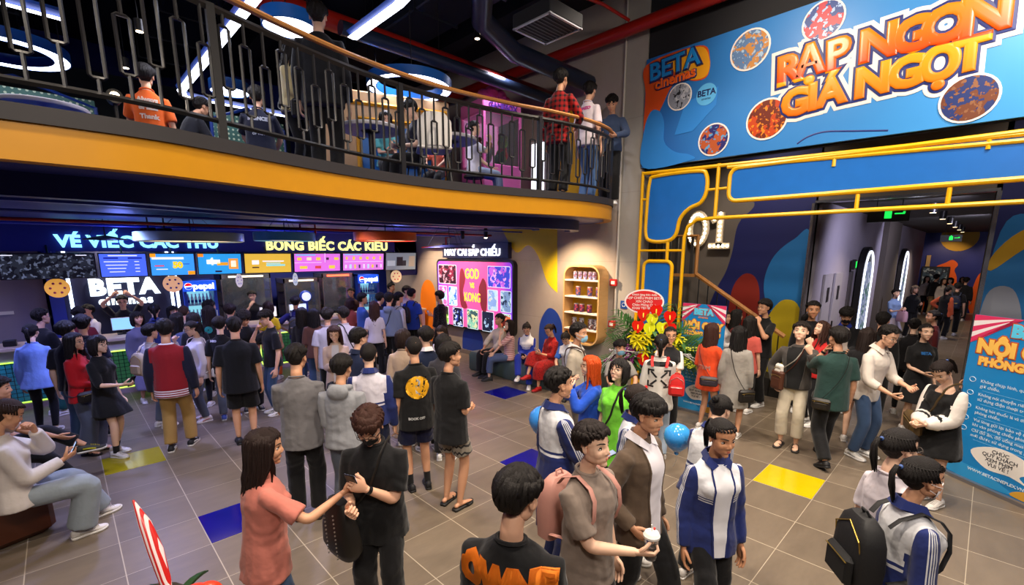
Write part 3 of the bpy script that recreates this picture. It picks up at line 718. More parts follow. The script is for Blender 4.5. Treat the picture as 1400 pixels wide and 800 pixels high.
        for s_ in (-1, 1):
            pts = []
            for z, w in zip(zs, ws):
                hit = bt_.ray_cast(Vector(tr((s_ * w / h, .3, z / h))), dv)
                if hit[0] is not None: pts.append(tuple(hit[0] - dv * .004))
            if len(pts) > 3: q_ = MB(); q_.tube(pts, .006 if lod else .0065, 6); q_.build('zip_edge', cm, root, True)
    for dec in topt.get('decal', ()): decal(dec, topo, tr, Rl, h, root)
    # ---- bottoms
    bk, bcol = bottom[0], bottom[1]; bo = bottom[2] if len(bottom) > 2 else {}
    bm = cloth(bcol, kind=bo.get('pat', 'plain'), c2=bo.get('c2'), rough=.8)
    q = MB(); gw = fit * wide
    pel = [ring(-.055, .075 * gw, .062 * gw, -.004), ring(-.02, .090 * gw, .068 * gw, -.004), ring(.02, .088 * gw, .064 * gw), ring(.05, .080 * gw, .058 * gw)]
    if bk in ('trousers', 'wide', 'skinny', 'jeans', 'shorts', 'cropped'):
        q.loft(pel)
        keys = {'skinny': [(0, .050), (.4, .046), (1, .035), (1.4, .034), (2, .024)], 'jeans': [(0, .051), (.5, .048), (1, .041), (1.5, .040), (2, .036)], 'trousers': [(0, .052), (.5, .051), (1, .047), (1.5, .045), (2, .042)],
                'wide': [(0, .054), (.5, .058), (1, .060), (1.5, .062), (2, .066)], 'shorts': [(0, .053), (.4, .058), (1, .064)], 'cropped': [(0, .051), (.5, .047), (1, .043), (1.75, .044)]}[bk]
        end = {'shorts': bo.get('end', .78), 'cropped': 1.75}.get(bk, 1.97)
        for J, K, F_, sgn, fy, up in L:
            P, U = chain(J, K, F_); pts = [p_ for p_, u in zip(P, U) if u <= end]; us = [u for u in U if u <= end]
            if us[-1] < end - .02:
                i = len(us); t = (end - U[i - 1]) / (U[i] - U[i - 1]); pts.append(P[i - 1] + (P[i] - P[i - 1]) * t); us.append(end)
            pts[0] = pts[0] + V(-sgn * .004, 0, .01) * h
            q.tube(pts, [r_ * h * (.95 if fem else 1) for r_ in prof(us, keys)], 14)
        garment({'shorts': 'shorts', 'jeans': 'jeans'}.get(bk, 'trousers'), q, bm)
    elif bk in ('skirt', 'mini', 'midi'):
        zl = {'skirt': .30, 'mini': .36, 'midi': .17}[bk] * h; flare_ = bo.get('flare', .02)
        if seat is None:
            mid = (L[0][1] + L[1][1]) / 2; md = (mid - P0) / max(P0[2] - mid[2], .01); rows = []
            n = 28; fold = bo.get('fold', .05)
            for t in (-.1, 0, .2, .45, .7, .9, 1):
                z = P0[2] + .04 * h + (zl - P0[2] - .04 * h) * max(t, 0) + (.03 * h if t < 0 else 0); c = P0 + md * (P0[2] - z); c[2] = z
                rx = (.082 + (.035 + flare_) * min(1, max(t, 0) * 1.2)) * h * gw; ry = (.064 + (.04 + flare_) * max(t, 0)) * h * gw
                rows.append([c + V(rx * math.cos(a) * (1 + fold * max(t, 0) * math.sin(7 * a)), ry * math.sin(a) * (1 + fold * max(t, 0) * math.sin(7 * a)), 0) for a in [2 * PI * k / n for k in range(n)]])
            q.loft(rows)
        else:
            q.loft(pel)
            for J, K, F_, sgn, fy, up in L:
                P, U = chain(J, K, F_); e_ = 1.6 if bk == 'midi' else .8
                pts = [p_ for p_, u in zip(P, U) if u <= e_]; q.tube(pts, [r_ * h for r_ in prof([u for u in U if u <= e_], [(0, .07), (1, .075), (2, .08)])], 12)
        garment('skirt', q, bm)
    # ---- shoes
    sk = tuple(shoe)
    for J, K, F_, sgn, fy, up in L:
        kk = (sk, round(h * 20))
        if kk not in _SHOE: _SHOE[kk] = shoe_mb(sk[0], .158 * h * (1 if not fem else .95)).mesh('shoe', [mat('shoe_upper', sk[1], .6), mat('shoe_sole', sk[2], .6), mat('shoe_lace', sk[3] if len(sk) > 3 else sk[2], .7)], True)
        o = link('shoe' if sk[0] in ('sneaker', 'hightop') else 'sandal', _SHOE[kk], root)
        o.location = (F_[0], F_[1], F_[2] - .05 * h); o.rotation_euler = (R(-22) if up else 0, 0, fy)
        if bo.get('sock') or socks:
            n_ = MB(); n_.tube([F_ + (K - F_) * t for t in (-.02, .12, .24)], [.021 * h, .022 * h, .023 * h], 10); n_.build('sock', cloth(bo.get('sock') or socks), root, True)
    # ---- hair
    if hair:
        kk = (hair, seed % 3, fem)
        if kk not in _HAIR: _HAIR[kk] = hair_mb(hair, seed % 3 + 1, fem)
        ck = (kk, hc)
        if ck not in _HAIR: _HAIR[ck] = _HAIR[kk].mesh('hair', hair_mat(hc), True)
        o = link('hair', _HAIR[ck], root); o.matrix_local = Matrix(hm.tolist())
    ctx = dict(who=who, WM=WM, root=root, hm=hm, tr=tr, Rl=Rl, h=h, hands=hands, A=A, L=L, HS=HS, fit=fit * wide, loose=loose, fem=fem, P0=P0, lod=lod)
    PEOPLE[who] = ctx
    for e in extra: EXTRA[e[0]](ctx, *e[1:])
    return ctx

def decal(d, obj, tr, Rl, h, root):
    """printed mark: builder in XY metres (up +Y), wrapped on the garment. d = (maker, u, z, side(-1 back,+1 front), color, name)"""
    maker, ux, uz, side, col, nm = d
    mb = maker() if callable(maker) else maker
    v, f, mi = mb.arrays(); me = obj.data
    vs = np.empty(len(me.vertices) * 3); me.vertices.foreach_get('co', vs); bt = BVHTree.FromPolygons(vs.reshape(-1, 3).tolist(), [tuple(p.vertices) for p in me.polygons])
    # subdivide big faces so the print follows the cloth
    import bmesh
    bm = bmesh.new(); bv = [bm.verts.new(p) for p in v]
    for q in f:
        try: bm.faces.new([bv[i] for i in q])
        except ValueError: pass
    bmesh.ops.triangulate(bm, faces=bm.faces[:])
    for _ in range(3):
        ed = [e for e in bm.edges if e.calc_length() > .035]
        if not ed: break
        bmesh.ops.subdivide_edges(bm, edges=ed, cuts=1)
    bmesh.ops.triangulate(bm, faces=bm.faces[:])
    dirv = Vector(Rl @ V(0, -side, 0)); lost = []
    for q in bm.verts:
        p0 = Vector(tr((ux + (-side) * q.co.x / h, side * .3, uz + q.co.y / h)))
        hit = bt.ray_cast(p0, dirv)
        if hit[0] is not None: q.co = hit[0] - dirv * .004
        else: lost.append(q)
    if lost: bmesh.ops.delete(bm, geom=lost, context='VERTS')
    out = bpy.data.meshes.new(nm); bm.to_mesh(out); bm.free(); out.materials.append(mat('print_ink', col, .7)); out.polygons.foreach_set('use_smooth', [True] * len(out.polygons))
    return link(nm, out, root)

# ------------------------------------------------------------------ things people wear and hold
def ex_mask(c, col='#e9eef2'):
    b = MB(); rows = []
    for z, w, y in ((.05, .14, .30), (.10, .20, .36), (.2, .235, .42), (.30, .24, .445), (.375, .21, .425), (.41, .12, .44)):
        rows.append([(w * x, y - .38 * abs(w * x) ** 1.35 / .25, z) for x in (-1, -.75, -.4, 0, .4, .75, 1)] + [(w * x, y - .03 - .38 * abs(w * x) ** 1.35 / .25, z) for x in (1, .75, .4, 0, -.4, -.75, -1)])
    b.loft(rows)
    for s in (-1, 1):
        for z0, z1 in ((.36, .52), (.12, .36)): b.tube([(s * .21, .30 if z0 > .2 else .24, z0), (s * .32, .12, (z0 + z1) / 2), (s * .365, -.06, z1)], .008, 5)
    o = b.build('face_mask', mat('mask_fabric', col, .8), c['root'], True); o.matrix_local = Matrix(c['hm'].tolist())
def ex_glasses(c, col='#1a1414'):
    b = MB()
    for s in (-1, 1):
        b.tube([(s * .145 + .098 * math.cos(a) * (1 if True else 1), .395 - .10 * abs(s * .145 + .098 * math.cos(a)) ** 1.2, .485 + .078 * math.sin(a)) for a in [2 * PI * k / 18 for k in range(18)]], .009, 5, closed=True)
        b.tube([(s * .243, .36, .51), (s * .33, .2, .51), (s * .355, -.03, .50)], .008, 5)
    b.tube([(-.047, .40, .50), (0, .415, .51), (.047, .40, .50)], .008, 5)
    o = b.build('glasses', mat('glasses_frame', col, .3), c['root'], True); o.matrix_local = Matrix(c['hm'].tolist())
def ex_cap(c, col='#222222'):
    b = MB(); rows = []
    for e in (0, 15, 30, 45, 60, 75, 88):
        rows.append([(.385 * math.cos(R(e)) * math.cos(a), -.06 + .475 * math.cos(R(e)) * math.sin(a), .66 + .42 * math.sin(R(e))) for a in [2 * PI * k / 24 for k in range(24)]])
    b.loft(rows); b.loft([[(x * .3, .36 + (.25 * (1 - x * x)) * t, .66 - .05 * t - .05 * x * x + dz) for x in (-1, -.5, 0, .5, 1)] for t, dz in ((0, 0), (1, 0), (1, -.02), (0, -.02))])
    o = b.build('cap', mat('cap_cloth', col, .8), c['root'], True); o.matrix_local = Matrix(c['hm'].tolist())
def place(c, o, M=None):
    o.matrix_world = c['WM'] @ (Matrix(M.tolist()) if M is not None else Matrix.Identity(4))
def ex_phone(c, hand=0, label=None, lit=True, case='#15151a'):
    b = MB(); b.box((0, 0, 0), (.072, .008, .148), 0, bev=.004); b.box((0, -.0048, 0), (.064, .001, .136), 1)
    for x in (-.02,): b.box((x, .0048, .052), (.022, .002, .022), 2)
    b.box((.0365, 0, .03), (.002, .004, .018), 2)
    o = b.build('smartphone', [mat('phone_case', case, .35), mat('phone_screen', '#9fb4d8', .2, emit=1.2 if lit else 0.0), mat('phone_lens', '#050506', .1)], None, False)
    Mh = c['hands'][hand]; Rl = c['Rl']; hp = Mh[:3, :3] @ V(0, .022, .085) + Mh[:3, 3]
    # screen (local -Y) towards the face, long axis up/forward
    fc = c['hm'][:3, :3] @ V(0, .1, .5) + c['hm'][:3, 3]; d = fc - hp
    if np.linalg.norm(d) > .65 * c['h'] * .6: d = Rl @ V(0, -.4, 1)
    Rm = frame(Rl @ V(0, .5, 1) if abs(d[2]) < .9 * np.linalg.norm(d) else Rl @ V(0, 1, .3), -d)
    Mx = m4(Rm, hp + Rm @ V(0, 0, .02)); place(c, o, Mx)
    T(o, label or 'dark smartphone held by the ' + c['who'], 'smartphone')
def torso_r(c, z):
    i = np.interp(z, [-.1, .0, .06, .14, .21, .262, .292, .312, .33], [.106, .103, .094, .092, .1, .100, .082, .052, .042]); j = np.interp(z, [-.1, .0, .06, .14, .21, .262, .292, .312, .33], [.083, .080, .067, .069, .078, .062, .052, .044, .040])
    return (i + c['loose']) * c['fit'] + .006, (j + c['loose'] * .8) * c['fit'] + .008
def strap_loop(c, side, zhip=-.02, n=30, w=.010, off=.0):
    """strap from the shoulder on the opposite side to the hip on `side`"""
    P = []; tr = c['tr']
    for k in range(n):
        a = 2 * PI * k / n; s = math.cos(a); z = zhip + (.300 - zhip) * (.5 - .5 * s); rx, ry = torso_r(c, z)
        x = side * (rx * .92 if s > 0 else .052) * s + 0; xx = np.clip(x, -rx * .97, rx * .97)
        yy = math.sqrt(max(0, 1 - (xx / rx) ** 2)) * ry + .004 + off
        P.append(tr((xx, yy * (1 if math.sin(a) >= 0 else -1) * min(1, abs(math.sin(a)) * 2.2) - .004, z + .012 * (s < -.8))))
    return P
def ex_crossbag(c, side=1, col='#1b1714', label='bag', size=(.22, .07, .15), zhip=-.03, ydir=1, strap=None, metal='#c9b06a', name='crossbody_bag'):
    b = MB(); h = c['h']; P = strap_loop(c, side, zhip)
    b2 = MB(); b2.tube(P, [(.010, .003)] * len(P), 6, closed=True)
    rx, ry = torso_r(c, zhip); ctr = c['tr']((side * (rx * .75), (ry * .75) * ydir, zhip)) + c['Rl'] @ V(side * .03, ydir * (.03 + size[1] / 2), -.0)
    ang = side * ydir * -R(38); Rm = c['Rl'] @ np.array(Matrix.Rotation(ang + (PI if ydir < 0 else 0), 3, 'Z'))
    if size[2] > .3: b.loft([[(size[0] / 2 * k_ * math.copysign(abs(math.cos(a)) ** .7, math.cos(a)), size[1] / 2 * k_ * math.copysign(abs(math.sin(a)) ** .7, math.sin(a)), size[2] * (t_ - .5)) for a in [2 * PI * q_ / 20 for q_ in range(20)]] for t_, k_ in ((0, .55), (.04, .8), (.2, 1.05), (.5, .98), (.85, .72), (1, .5))]); [b.ell((x_, size[1] * .5 + .002, size[2] * (q_ / 14 - .42)), (.006,) * 3, 1, 6, 4) for q_ in range(12) for x_ in (-.05, .05)]
    else: b.box((0, 0, 0), size, 0, bev=.025)
    if size[2] <= .3: b.tube([(-size[0] * .42, size[1] / 2 + .001, size[2] * .22), (0, size[1] / 2 + .004, size[2] * .27), (size[0] * .42, size[1] / 2 + .001, size[2] * .22)], .003, 5, 1)
    if size[2] <= .3: b.box((0, size[1] / 2 + .002, -size[2] * .12), (size[0] * .7, .006, size[2] * .42), 0, bev=.002); b.box((size[0] * .3, size[1] / 2 + .006, size[2] * .2), (.006, .006, .02), 1)
    root = bpy.data.objects.new(name, None); COL.objects.link(root); root.matrix_world = c['WM'] @ Matrix(m4(np.eye(3), ctr).tolist())
    T(root, label, 'bag')
    o = b.build('bag_body', [mat('bag_leather', col, .5), mat('bag_metal', metal, .3, metal=.9)], root, True); o.matrix_local = Matrix(m4(Rm, V(0, 0, 0)).tolist())
    b2.xf(m4(np.eye(3), -ctr)); b2.build('strap', mat('bag_strap', strap or col, .6), root, True)
def ex_backpack(c, col='#14141a', label='backpack', scale=1.0, zip_='#b79a4c', side=0, c2=None):
    h = c['h']; root = bpy.data.objects.new('backpack', None); COL.objects.link(root)
    rx, ry = torso_r(c, .17); ctr = c['tr']((0 + side * .04, -(ry + .008) - .045 * scale, .13)); root.matrix_world = c['WM'] @ Matrix(m4(c['Rl'], ctr).tolist()); T(root, label, 'backpack')
    b = MB(); rows = []
    for z, w, d in ((-.21, .12, .05), (-.19, .145, .07), (-.05, .15, .08), (.08, .14, .075), (.16, .115, .06), (.20, .07, .035)):
        rows.append([(w * scale * math.copysign(abs(math.cos(a)) ** .55, math.cos(a)), d * scale * math.copysign(abs(math.sin(a)) ** .55, math.sin(a)), z * scale) for a in [2 * PI * k / 24 for k in range(24)]])
    b.loft(rows); m = mat('backpack_cloth', col, .7, bump=.2); b.build('pack_body', m, root, True)
    q = MB(); q.box((0, -.085 * scale, -.09 * scale), (.22 * scale, .05 * scale, .17 * scale), 0, bev=.02); pk = q.build('front_pocket', mat('backpack_pocket', c2 or col, .7), root, True)
    z_ = MB(); z_.tube([(-.12 * scale, -.055 * scale, .0), (-.11 * scale, -.07 * scale, .1 * scale), (0, -.062 * scale, .165 * scale), (.11 * scale, -.07 * scale, .1 * scale), (.12 * scale, -.055 * scale, .0)], .004, 6)
    z_.tube([(-.10 * scale, -.112 * scale, -.03 * scale), (.10 * scale, -.112 * scale, -.03 * scale)], .0035, 6); z_.build('zip', mat('zip_metal', zip_, .3, metal=.9), root, True)
    s_ = MB(); s_.tube([(-.03, .02 * scale, .19 * scale), (-.02, 0, .23 * scale), (.02, 0, .23 * scale), (.03, .02 * scale, .19 * scale)], .007, 6); s_.build('grab_handle', m, root, True)
    for s in (-1, 1):
        P = []
        for k, (x, z) in enumerate(((.055, .278), (.056, .300), (.060, .283), (.066, .25), (.072, .19), (.080, .13), (.092, .09))):
            rx, ry = torso_r(c, z); fr_ = math.sqrt(max(.05, 1 - (x / (rx + .004)) ** 2)) * ry; yy = [-ry * .8 - .008, -.004, ry * .62, fr_, fr_, fr_ * .85, 0][k]
            if k == 1: z = .306
            P.append(c['tr']((s * x, yy + (.006 if k > 1 else 0), z)) - ctr)
        P = [c['tr']((s * .05, -torso_r(c, .25)[1] - .01, .245)) - ctr] + P + [c['tr']((s * .085, -torso_r(c, .05)[1] - .01, .06)) - ctr]
        q = MB(); q.tube([c['Rl'].T @ p for p in P], [(.017, .005)] * len(P), 8); q.build('shoulder_strap', m, root, True)
def ex_tote(c, hand=0, col='#c8bfae', label='bag', size=(.26, .08, .28), drop=.16, name='handbag'):
    Mh = c['hands'][hand]; hp = Mh[:3, :3] @ V(0, .02, .07) + Mh[:3, 3]; root = bpy.data.objects.new(name, None); COL.objects.link(root)
    root.matrix_world = c['WM'] @ Matrix(m4(np.eye(3), hp + V(0, 0, -drop - size[2])).tolist()); T(root, label, 'bag')
    b = MB(); rows = []
    for t, k in ((0, .8), (.05, 1), (.5, 1.05), (.9, .95), (1, .9)):
        rows.append([(size[1] / 2 * k * math.copysign(abs(math.cos(a)) ** .6, math.cos(a)), size[0] / 2 * k * math.copysign(abs(math.sin(a)) ** .6, math.sin(a)), size[2] * t) for a in [2 * PI * k_ / 20 for k_ in range(20)]])
    b.loft(rows); b.build('bag_body', mat('bag_fabric', col, .7), root, True)
    for s in (-1, 1):
        q = MB(); q.tube([(s * size[1] * .4, -size[0] * .3, size[2] * .95), (s * .015, -size[0] * .1, size[2] + drop * .8), (0, 0, size[2] + drop), (s * .015, size[0] * .1, size[2] + drop * .8), (s * size[1] * .4, size[0] * .3, size[2] * .95)], .006, 6); q.build('handle', mat('bag_fabric', col, .7), root, True)
def ex_cup(c, hand=0, label='cup'):
    Mh = c['hands'][hand]; hp = Mh[:3, :3] @ V(0, .045, .075) + Mh[:3, 3]; root = bpy.data.objects.new('drink_cup', None); COL.objects.link(root)
    root.matrix_world = c['WM'] @ Matrix(m4(np.eye(3), hp + V(0, 0, -.075)).tolist()); T(root, label, 'cup')
    b = MB(); b.lathe([(.028, -.005), (.031, 0), (.035, .06), (.040, .125)], 20); t = mat('clear_cup', '#eef2f4', .08, vary=0, trans=.92); b.build('cup', t, root, True)
    b = MB(); b.lathe([(.024, .001), (.0285, .004), (.0335, .075)], 20); b.build('iced_tea', mat('tea', '#b9501d', .2), root, True)
    b = MB(); b.lathe([(.043, .122), (.044, .134), (.040, .138), (.036, .150), (.030, .154)], 20); b.build('lid', mat('lid_white', '#eeece8', .4), root, True)
    b = MB(); b.tube([(0, 0, .15), (.004, 0, .195)], .0035, 8); b.build('straw', mat('straw', '#f2efe9', .5), root, True)
    b = MB(); b.tube([(-.025, 0, .152), (-.025, 0, .164)], .006, 8); b.build('stopper', mat('stopper_red', '#c8271c', .5), root, True)
def ex_balloon(c, loc, r, col, label):
    pass
def ex_watch(c, hand=0):
    S, E, W, hp, sg = c['A'][hand]; d = (W - E) / np.linalg.norm(W - E); p = W - d * .03; q = MB(); q.tube([p - d * .012, p + d * .012], .0225 * c['h'] / 1.7 * 1.25, 12); q.build('wrist_watch', mat('watch_strap', '#111114', .4), c['root'], True)
def ex_hairclip(c): pass
EXTRA = dict(mask=ex_mask, glasses=ex_glasses, cap=ex_cap, phone=ex_phone, crossbag=ex_crossbag, backpack=ex_backpack, tote=ex_tote, cup=ex_cup, watch=ex_watch)

# ------------------------------------------------------------------ wall frames
def FX(x, y, z): return Matrix(((0, 0, -1, x), (-1, 0, 0, y), (0, 1, 0, z), (0, 0, 0, 1)))      # upright, facing -X
def FY(x, y, z): return Matrix(((1, 0, 0, x), (0, 0, -1, y), (0, 1, 0, z), (0, 0, 0, 1)))      # upright, facing -Y
def smooth_pts(P, n=6, closed=True):
    P = [np.array(p, float) for p in P]; m = len(P); out = []
    for i in range(m if closed else m - 1):
        p0, p1, p2, p3 = (P[(i - 1) % m], P[i], P[(i + 1) % m], P[(i + 2) % m]) if closed else (P[max(i - 1, 0)], P[i], P[i + 1], P[min(i + 2, m - 1)])
        for k in range(n):
            t = k / n; out.append(.5 * ((2 * p1) + (p2 - p0) * t + (2 * p0 - 5 * p1 + 4 * p2 - p3) * t * t + (3 * p1 - p0 - 3 * p2 + p3) * t ** 3))
    if not closed: out.append(P[-1])
    return out
def rrect(w, h, r, n=6, cx=0, cy=0):
    out = []
    for sx, sy, a0 in ((1, 1, 0), (-1, 1, 90), (-1, -1, 180), (1, -1, 270)):
        for k in range(n + 1):
            a = R(a0 + 90 * k / n); out.append((cx + sx * (w / 2 - r) + r * math.cos(a), cy + sy * (h / 2 - r) + r * math.sin(a)))
    return out
def plate(poly, d=.004, z0=0, mi=0, mb=None):
    mb = mb or MB(); return mb.prism([tuple(p) for p in poly], (0, 0, d), (0, 0, z0), (1, 0, 0), (0, 1, 0), mi)
def circ(cx, cy, r, n=28, ry=None): return [(cx + r * math.cos(2 * PI * k / n), cy + (ry or r) * math.sin(2 * PI * k / n)) for k in range(n)]
def put(mb, M): return mb.xf(np.array(M))
def letters(name, txt, size, M, m, parent, depth=.03, fat=.0, spacing=1.0):
    t = text_poly(txt, size, depth, bevel=fat, spacing=spacing, res=4, bold=0); put(t, M); return t.build(name, m, parent)

# ------------------------------------------------------------------ surfaces
def floor_mat():
    t = NT('stone_tile_floor'); o, v = t.obj()
    fx = t.math('FRACT', t.math('MULTIPLY', t.math('SUBTRACT', o[0], .07), 1 / .6)); fy = t.math('FRACT', t.math('MULTIPLY', t.math('SUBTRACT', o[1], .41), 1 / .6))
    g = t.math('MAXIMUM', t.math('GREATER_THAN', t.math('ABSOLUTE', t.math('SUBTRACT', fx, .5)), .4935), t.math('GREATER_THAN', t.math('ABSOLUTE', t.math('SUBTRACT', fy, .5)), .4955))
    cell = t.n('ShaderNodeTexWhiteNoise', noise_dimensions='2D'); cb = t.n('ShaderNodeCombineXYZ')
    t.put(cb.inputs[0], t.math('FLOOR', t.math('MULTIPLY', t.math('SUBTRACT', o[0], .07), 1 / .6))); t.put(cb.inputs[1], t.math('FLOOR', t.math('MULTIPLY', t.math('SUBTRACT', o[1], .41), 1 / .6)))
    t.t.links.new(cb.outputs[0], cell.inputs[0])
    n = t.noise(2.2, 5, v, stretch=(1, 3.2, 1)); n2 = t.noise(14, 4, v, stretch=(1, 2.5, 1))
    f = t.math('ADD', t.math('MULTIPLY', n, .6), t.math('ADD', t.math('MULTIPLY', n2, .3), t.math('MULTIPLY', cell.outputs[0], .25)))
    c = t.mix(f, srgb('#5a4f44')[:3], srgb('#867867')[:3]); c = t.mix(g, c, srgb('#b5a894')[:3])
    t.base(c); t.put(t.bs.inputs['Roughness'], t.math('ADD', .30, t.math('MULTIPLY', n2, .18))); t.bump(t.math('SUBTRACT', n2, t.math('MULTIPLY', g, 2)), .12, .002); return t.m
def concrete_mat(name='bare_concrete', a='#7f7a76', b='#a39d97'):
    t = NT(name); o, v = t.obj(); n = t.noise(1.3, 6, v, rough=.6); n2 = t.noise(9, 5, v); s = t.noise(3, 4, v, stretch=(1, 1, .15))
    f = t.math('ADD', t.math('MULTIPLY', n, .6), t.math('ADD', t.math('MULTIPLY', n2, .2), t.math('MULTIPLY', s, .3)))
    jz = t.math('GREATER_THAN', t.math('ABSOLUTE', t.math('SUBTRACT', t.math('FRACT', t.math('MULTIPLY', o[2], 1 / 1.22)), .5)), .497)
    c = t.mix(f, srgb(a)[:3], srgb(b)[:3]); c = t.mix(t.math('MULTIPLY', jz, .35), c, srgb('#5e5a56')[:3]); t.base(c); t.p(Roughness=.75); t.bump(f, .25, .01); return t.m
def wood_mat(name, a, b, axis=(6, 6, .6), rough=.4):
    t = NT(name); o, v = t.obj(); n = t.noise(6, 4, v, stretch=axis); t.base(t.mix(n, srgb(a)[:3], srgb(b)[:3])); t.p(Roughness=rough); return t.m
M_FLOOR = floor_mat(); M_CONC = concrete_mat(a='#94887e', b='#b8aca2'); M_PLASTER = mat('plaster_wall', '#a89c92', .8, vary=.04, bump=.1)
M_YEL = mat('yellow_paint', '#c98b02', .45); M_YFRAME = mat('yellow_steel', '#f2b705', .35); M_BLUEP = mat('blue_mesh_panel', '#1f6cc4', .35, vary=.10)
M_DBLUE = mat('navy_paint', '#1a2784', .5); M_DARK = mat('dark_ceiling_paint', '#15161c', .8); M_BLACK = mat('black_steel', '#1a191b', .4); M_WOODR = wood_mat('handrail_wood', '#b5763a', '#d99a56')
M_WHITE = mat('white_paint', '#dedbd6', .5); M_RED = mat('red_pipe_paint', '#a01c12', .35)
def glow(name, c, s): return mat(name, c, .5, emit=s, vary=0)

# ------------------------------------------------------------------ the setting
b = MB(); b.box((12, 5, -.05), (36, 22, .1)); struct('floor', b, M_FLOOR)
for i, (x, y, c, nm) in enumerate(((.07, 7.01, '#a89a14', 'yellow'), (.67, 4.61, '#14127c', 'blue'), (5.47, 5.81, '#14127c', 'blue'), (5.47, 1.01, '#c8b40a', 'yellow'), (3.67, 3.41, '#14127c', 'blue'))):
    b = MB(); b.box((x + .3, y + .3, .002), (.592, .592, .004)); struct('trim_floor_tile_' + str(i + 1), b, mat(nm + '_glazed_tile', c, .12, vary=.12))
b = MB(); b.box((7.65, 9.0, 3.5), (.4, 8.3, 7.0)); b.box((7.7, 13.2, 3.5), (.5, .4, 7.0)); struct('wall_right', b, M_CONC)
b = MB(); b.box((7.60, 4.64, 3.5), (.36, .44, 7.0)); struct('wall_column', b, concrete_mat('column_concrete', '#8f8a84', '#b3ada5'))
b = MB(); b.box((2, 13.9, 3.5), (14, .2, 7.0)); struct('wall_back', b, M_DBLUE)
b = MB(); b.box((-4.6, 5, 3.5), (.2, 18, 7.0)); struct('wall_left', b, M_DBLUE)
b = MB(); b.box((1, -4.6, 3.5), (11.4, .2, 7.0)); b.box((7.6, -3.1, 3.5), (.2, 3.2, 7)); struct('wall_front', b, M_DBLUE)
b = MB(); b.box((2.6, 4.7, 7.0), (14.6, 18.8, .12)); b.box((8.6, 2, 5.35), (2.2, 9, .1)); struct('ceiling', b, M_DARK)
b = MB(); b.box((7.55, 1.55, 6.38), (.2, 6.2, 1.25)); b.box((7.56, 1.55, 4.9), (.1, 6.2, 1.8)); struct('wall_over_banner', b, mat('dark_gypsum', '#1c1c22', .8))
b = MB(); b.box((9.7, 4.5, 2.7), (.2, 4.5, 5.4)); b.box((9.7, 1.1, 4.4), (.2, 2.4, 1.92)); b.box((9.7, -1.6, 2.7), (.2, 3.4, 5.4)); b.box((8.6, 5.9, 2.7), (2.2, .2, 5.4)); struct('wall_mural', b, mat('taupe_paint', '#6a625a', .8))
b = MB(); b.box((9.3, -2.6, 2.7), (4, .2, 5.4)); struct('wall_side', b, M_DBLUE)
# corridor
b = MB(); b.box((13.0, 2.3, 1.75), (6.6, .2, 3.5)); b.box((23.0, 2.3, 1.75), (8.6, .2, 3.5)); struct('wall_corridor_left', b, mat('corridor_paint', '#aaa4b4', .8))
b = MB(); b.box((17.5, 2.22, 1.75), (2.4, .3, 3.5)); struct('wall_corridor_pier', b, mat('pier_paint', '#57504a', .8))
b = MB(); b.box((19.2, -1.2, 1.75), (18.8, .2, 3.5)); struct('wall_corridor_right', b, mat('corridor_paint', '#aaa4b4', .8))
b = MB(); b.box((28.6, .5, 1.75), (.2, 3.8, 3.5)); struct('wall_corridor_end', b, M_DBLUE)
b = MB(); b.box((19.2, .5, 3.55), (18.8, 3.8, .12)); struct('ceiling_corridor', b, mat('grey_ceiling', '#3a3836', .8))
b = MB(); b.box((9.55, 2.27, 1.72), (.3, .04, 3.44)); b.box((9.55, .06, 1.72), (.3, .05, 3.44)); b.box((9.55, 1.15, 3.46), (.3, 2.2, .04)); struct('trim_corridor_opening', b, mat('steel_trim', '#a9abb0', .25, metal=.9))
b = MB(); b.box((7.42, 9.1, .05), (.06, 8.1, .10)); struct('baseboard_right', b, mat('skirting', '#776d64', .6))
# painted shapes on the right wall
b = MB()
P = smooth_pts([(8, 3.16), (7.54, 2.62), (7.15, 2.77), (6.85, 2.54), (6.58, 2), (6.29, 1.78)], 5, False)
poly = [(-p[0], p[1]) for p in P] + [(-6.33, 3.2), (-7.95, 3.2)]
plate(poly, .004, .002, 0, b)
plate([(-p[0] + 0, p[1]) for p in smooth_pts([(9.55, .0), (9.5, .55), (9.15, .78), (8.75, .55), (8.70, 0)], 6, False)], .004, .002, 1, b)
plate([(-p[0], p[1]) for p in smooth_pts([(6.80, .4), (6.78, 1.05), (6.55, 1.42), (6.28, 1.35), (6.12, 1.0), (6.10, .4)], 6, False)], .004, .002, 1, b)
plate([(-p[0], p[1]) for p in smooth_pts([(11.5, .05), (11.48, 1.3), (11.3, 1.75), (11.0, 1.85), (10.75, 1.6), (10.70, .9), (10.65, .05)], 6, False)], .004, .002, 2, b)
put(b, FX(7.45, 0, 0)); o = b.build('trim_painted_shapes', [mat('bright_yellow_paint', '#f0cf00', .6), mat('blue_wall_paint', '#1c3f9c', .6), mat('orange_wall_paint', '#ff8a0a', .6)]); o['kind'] = 'structure'

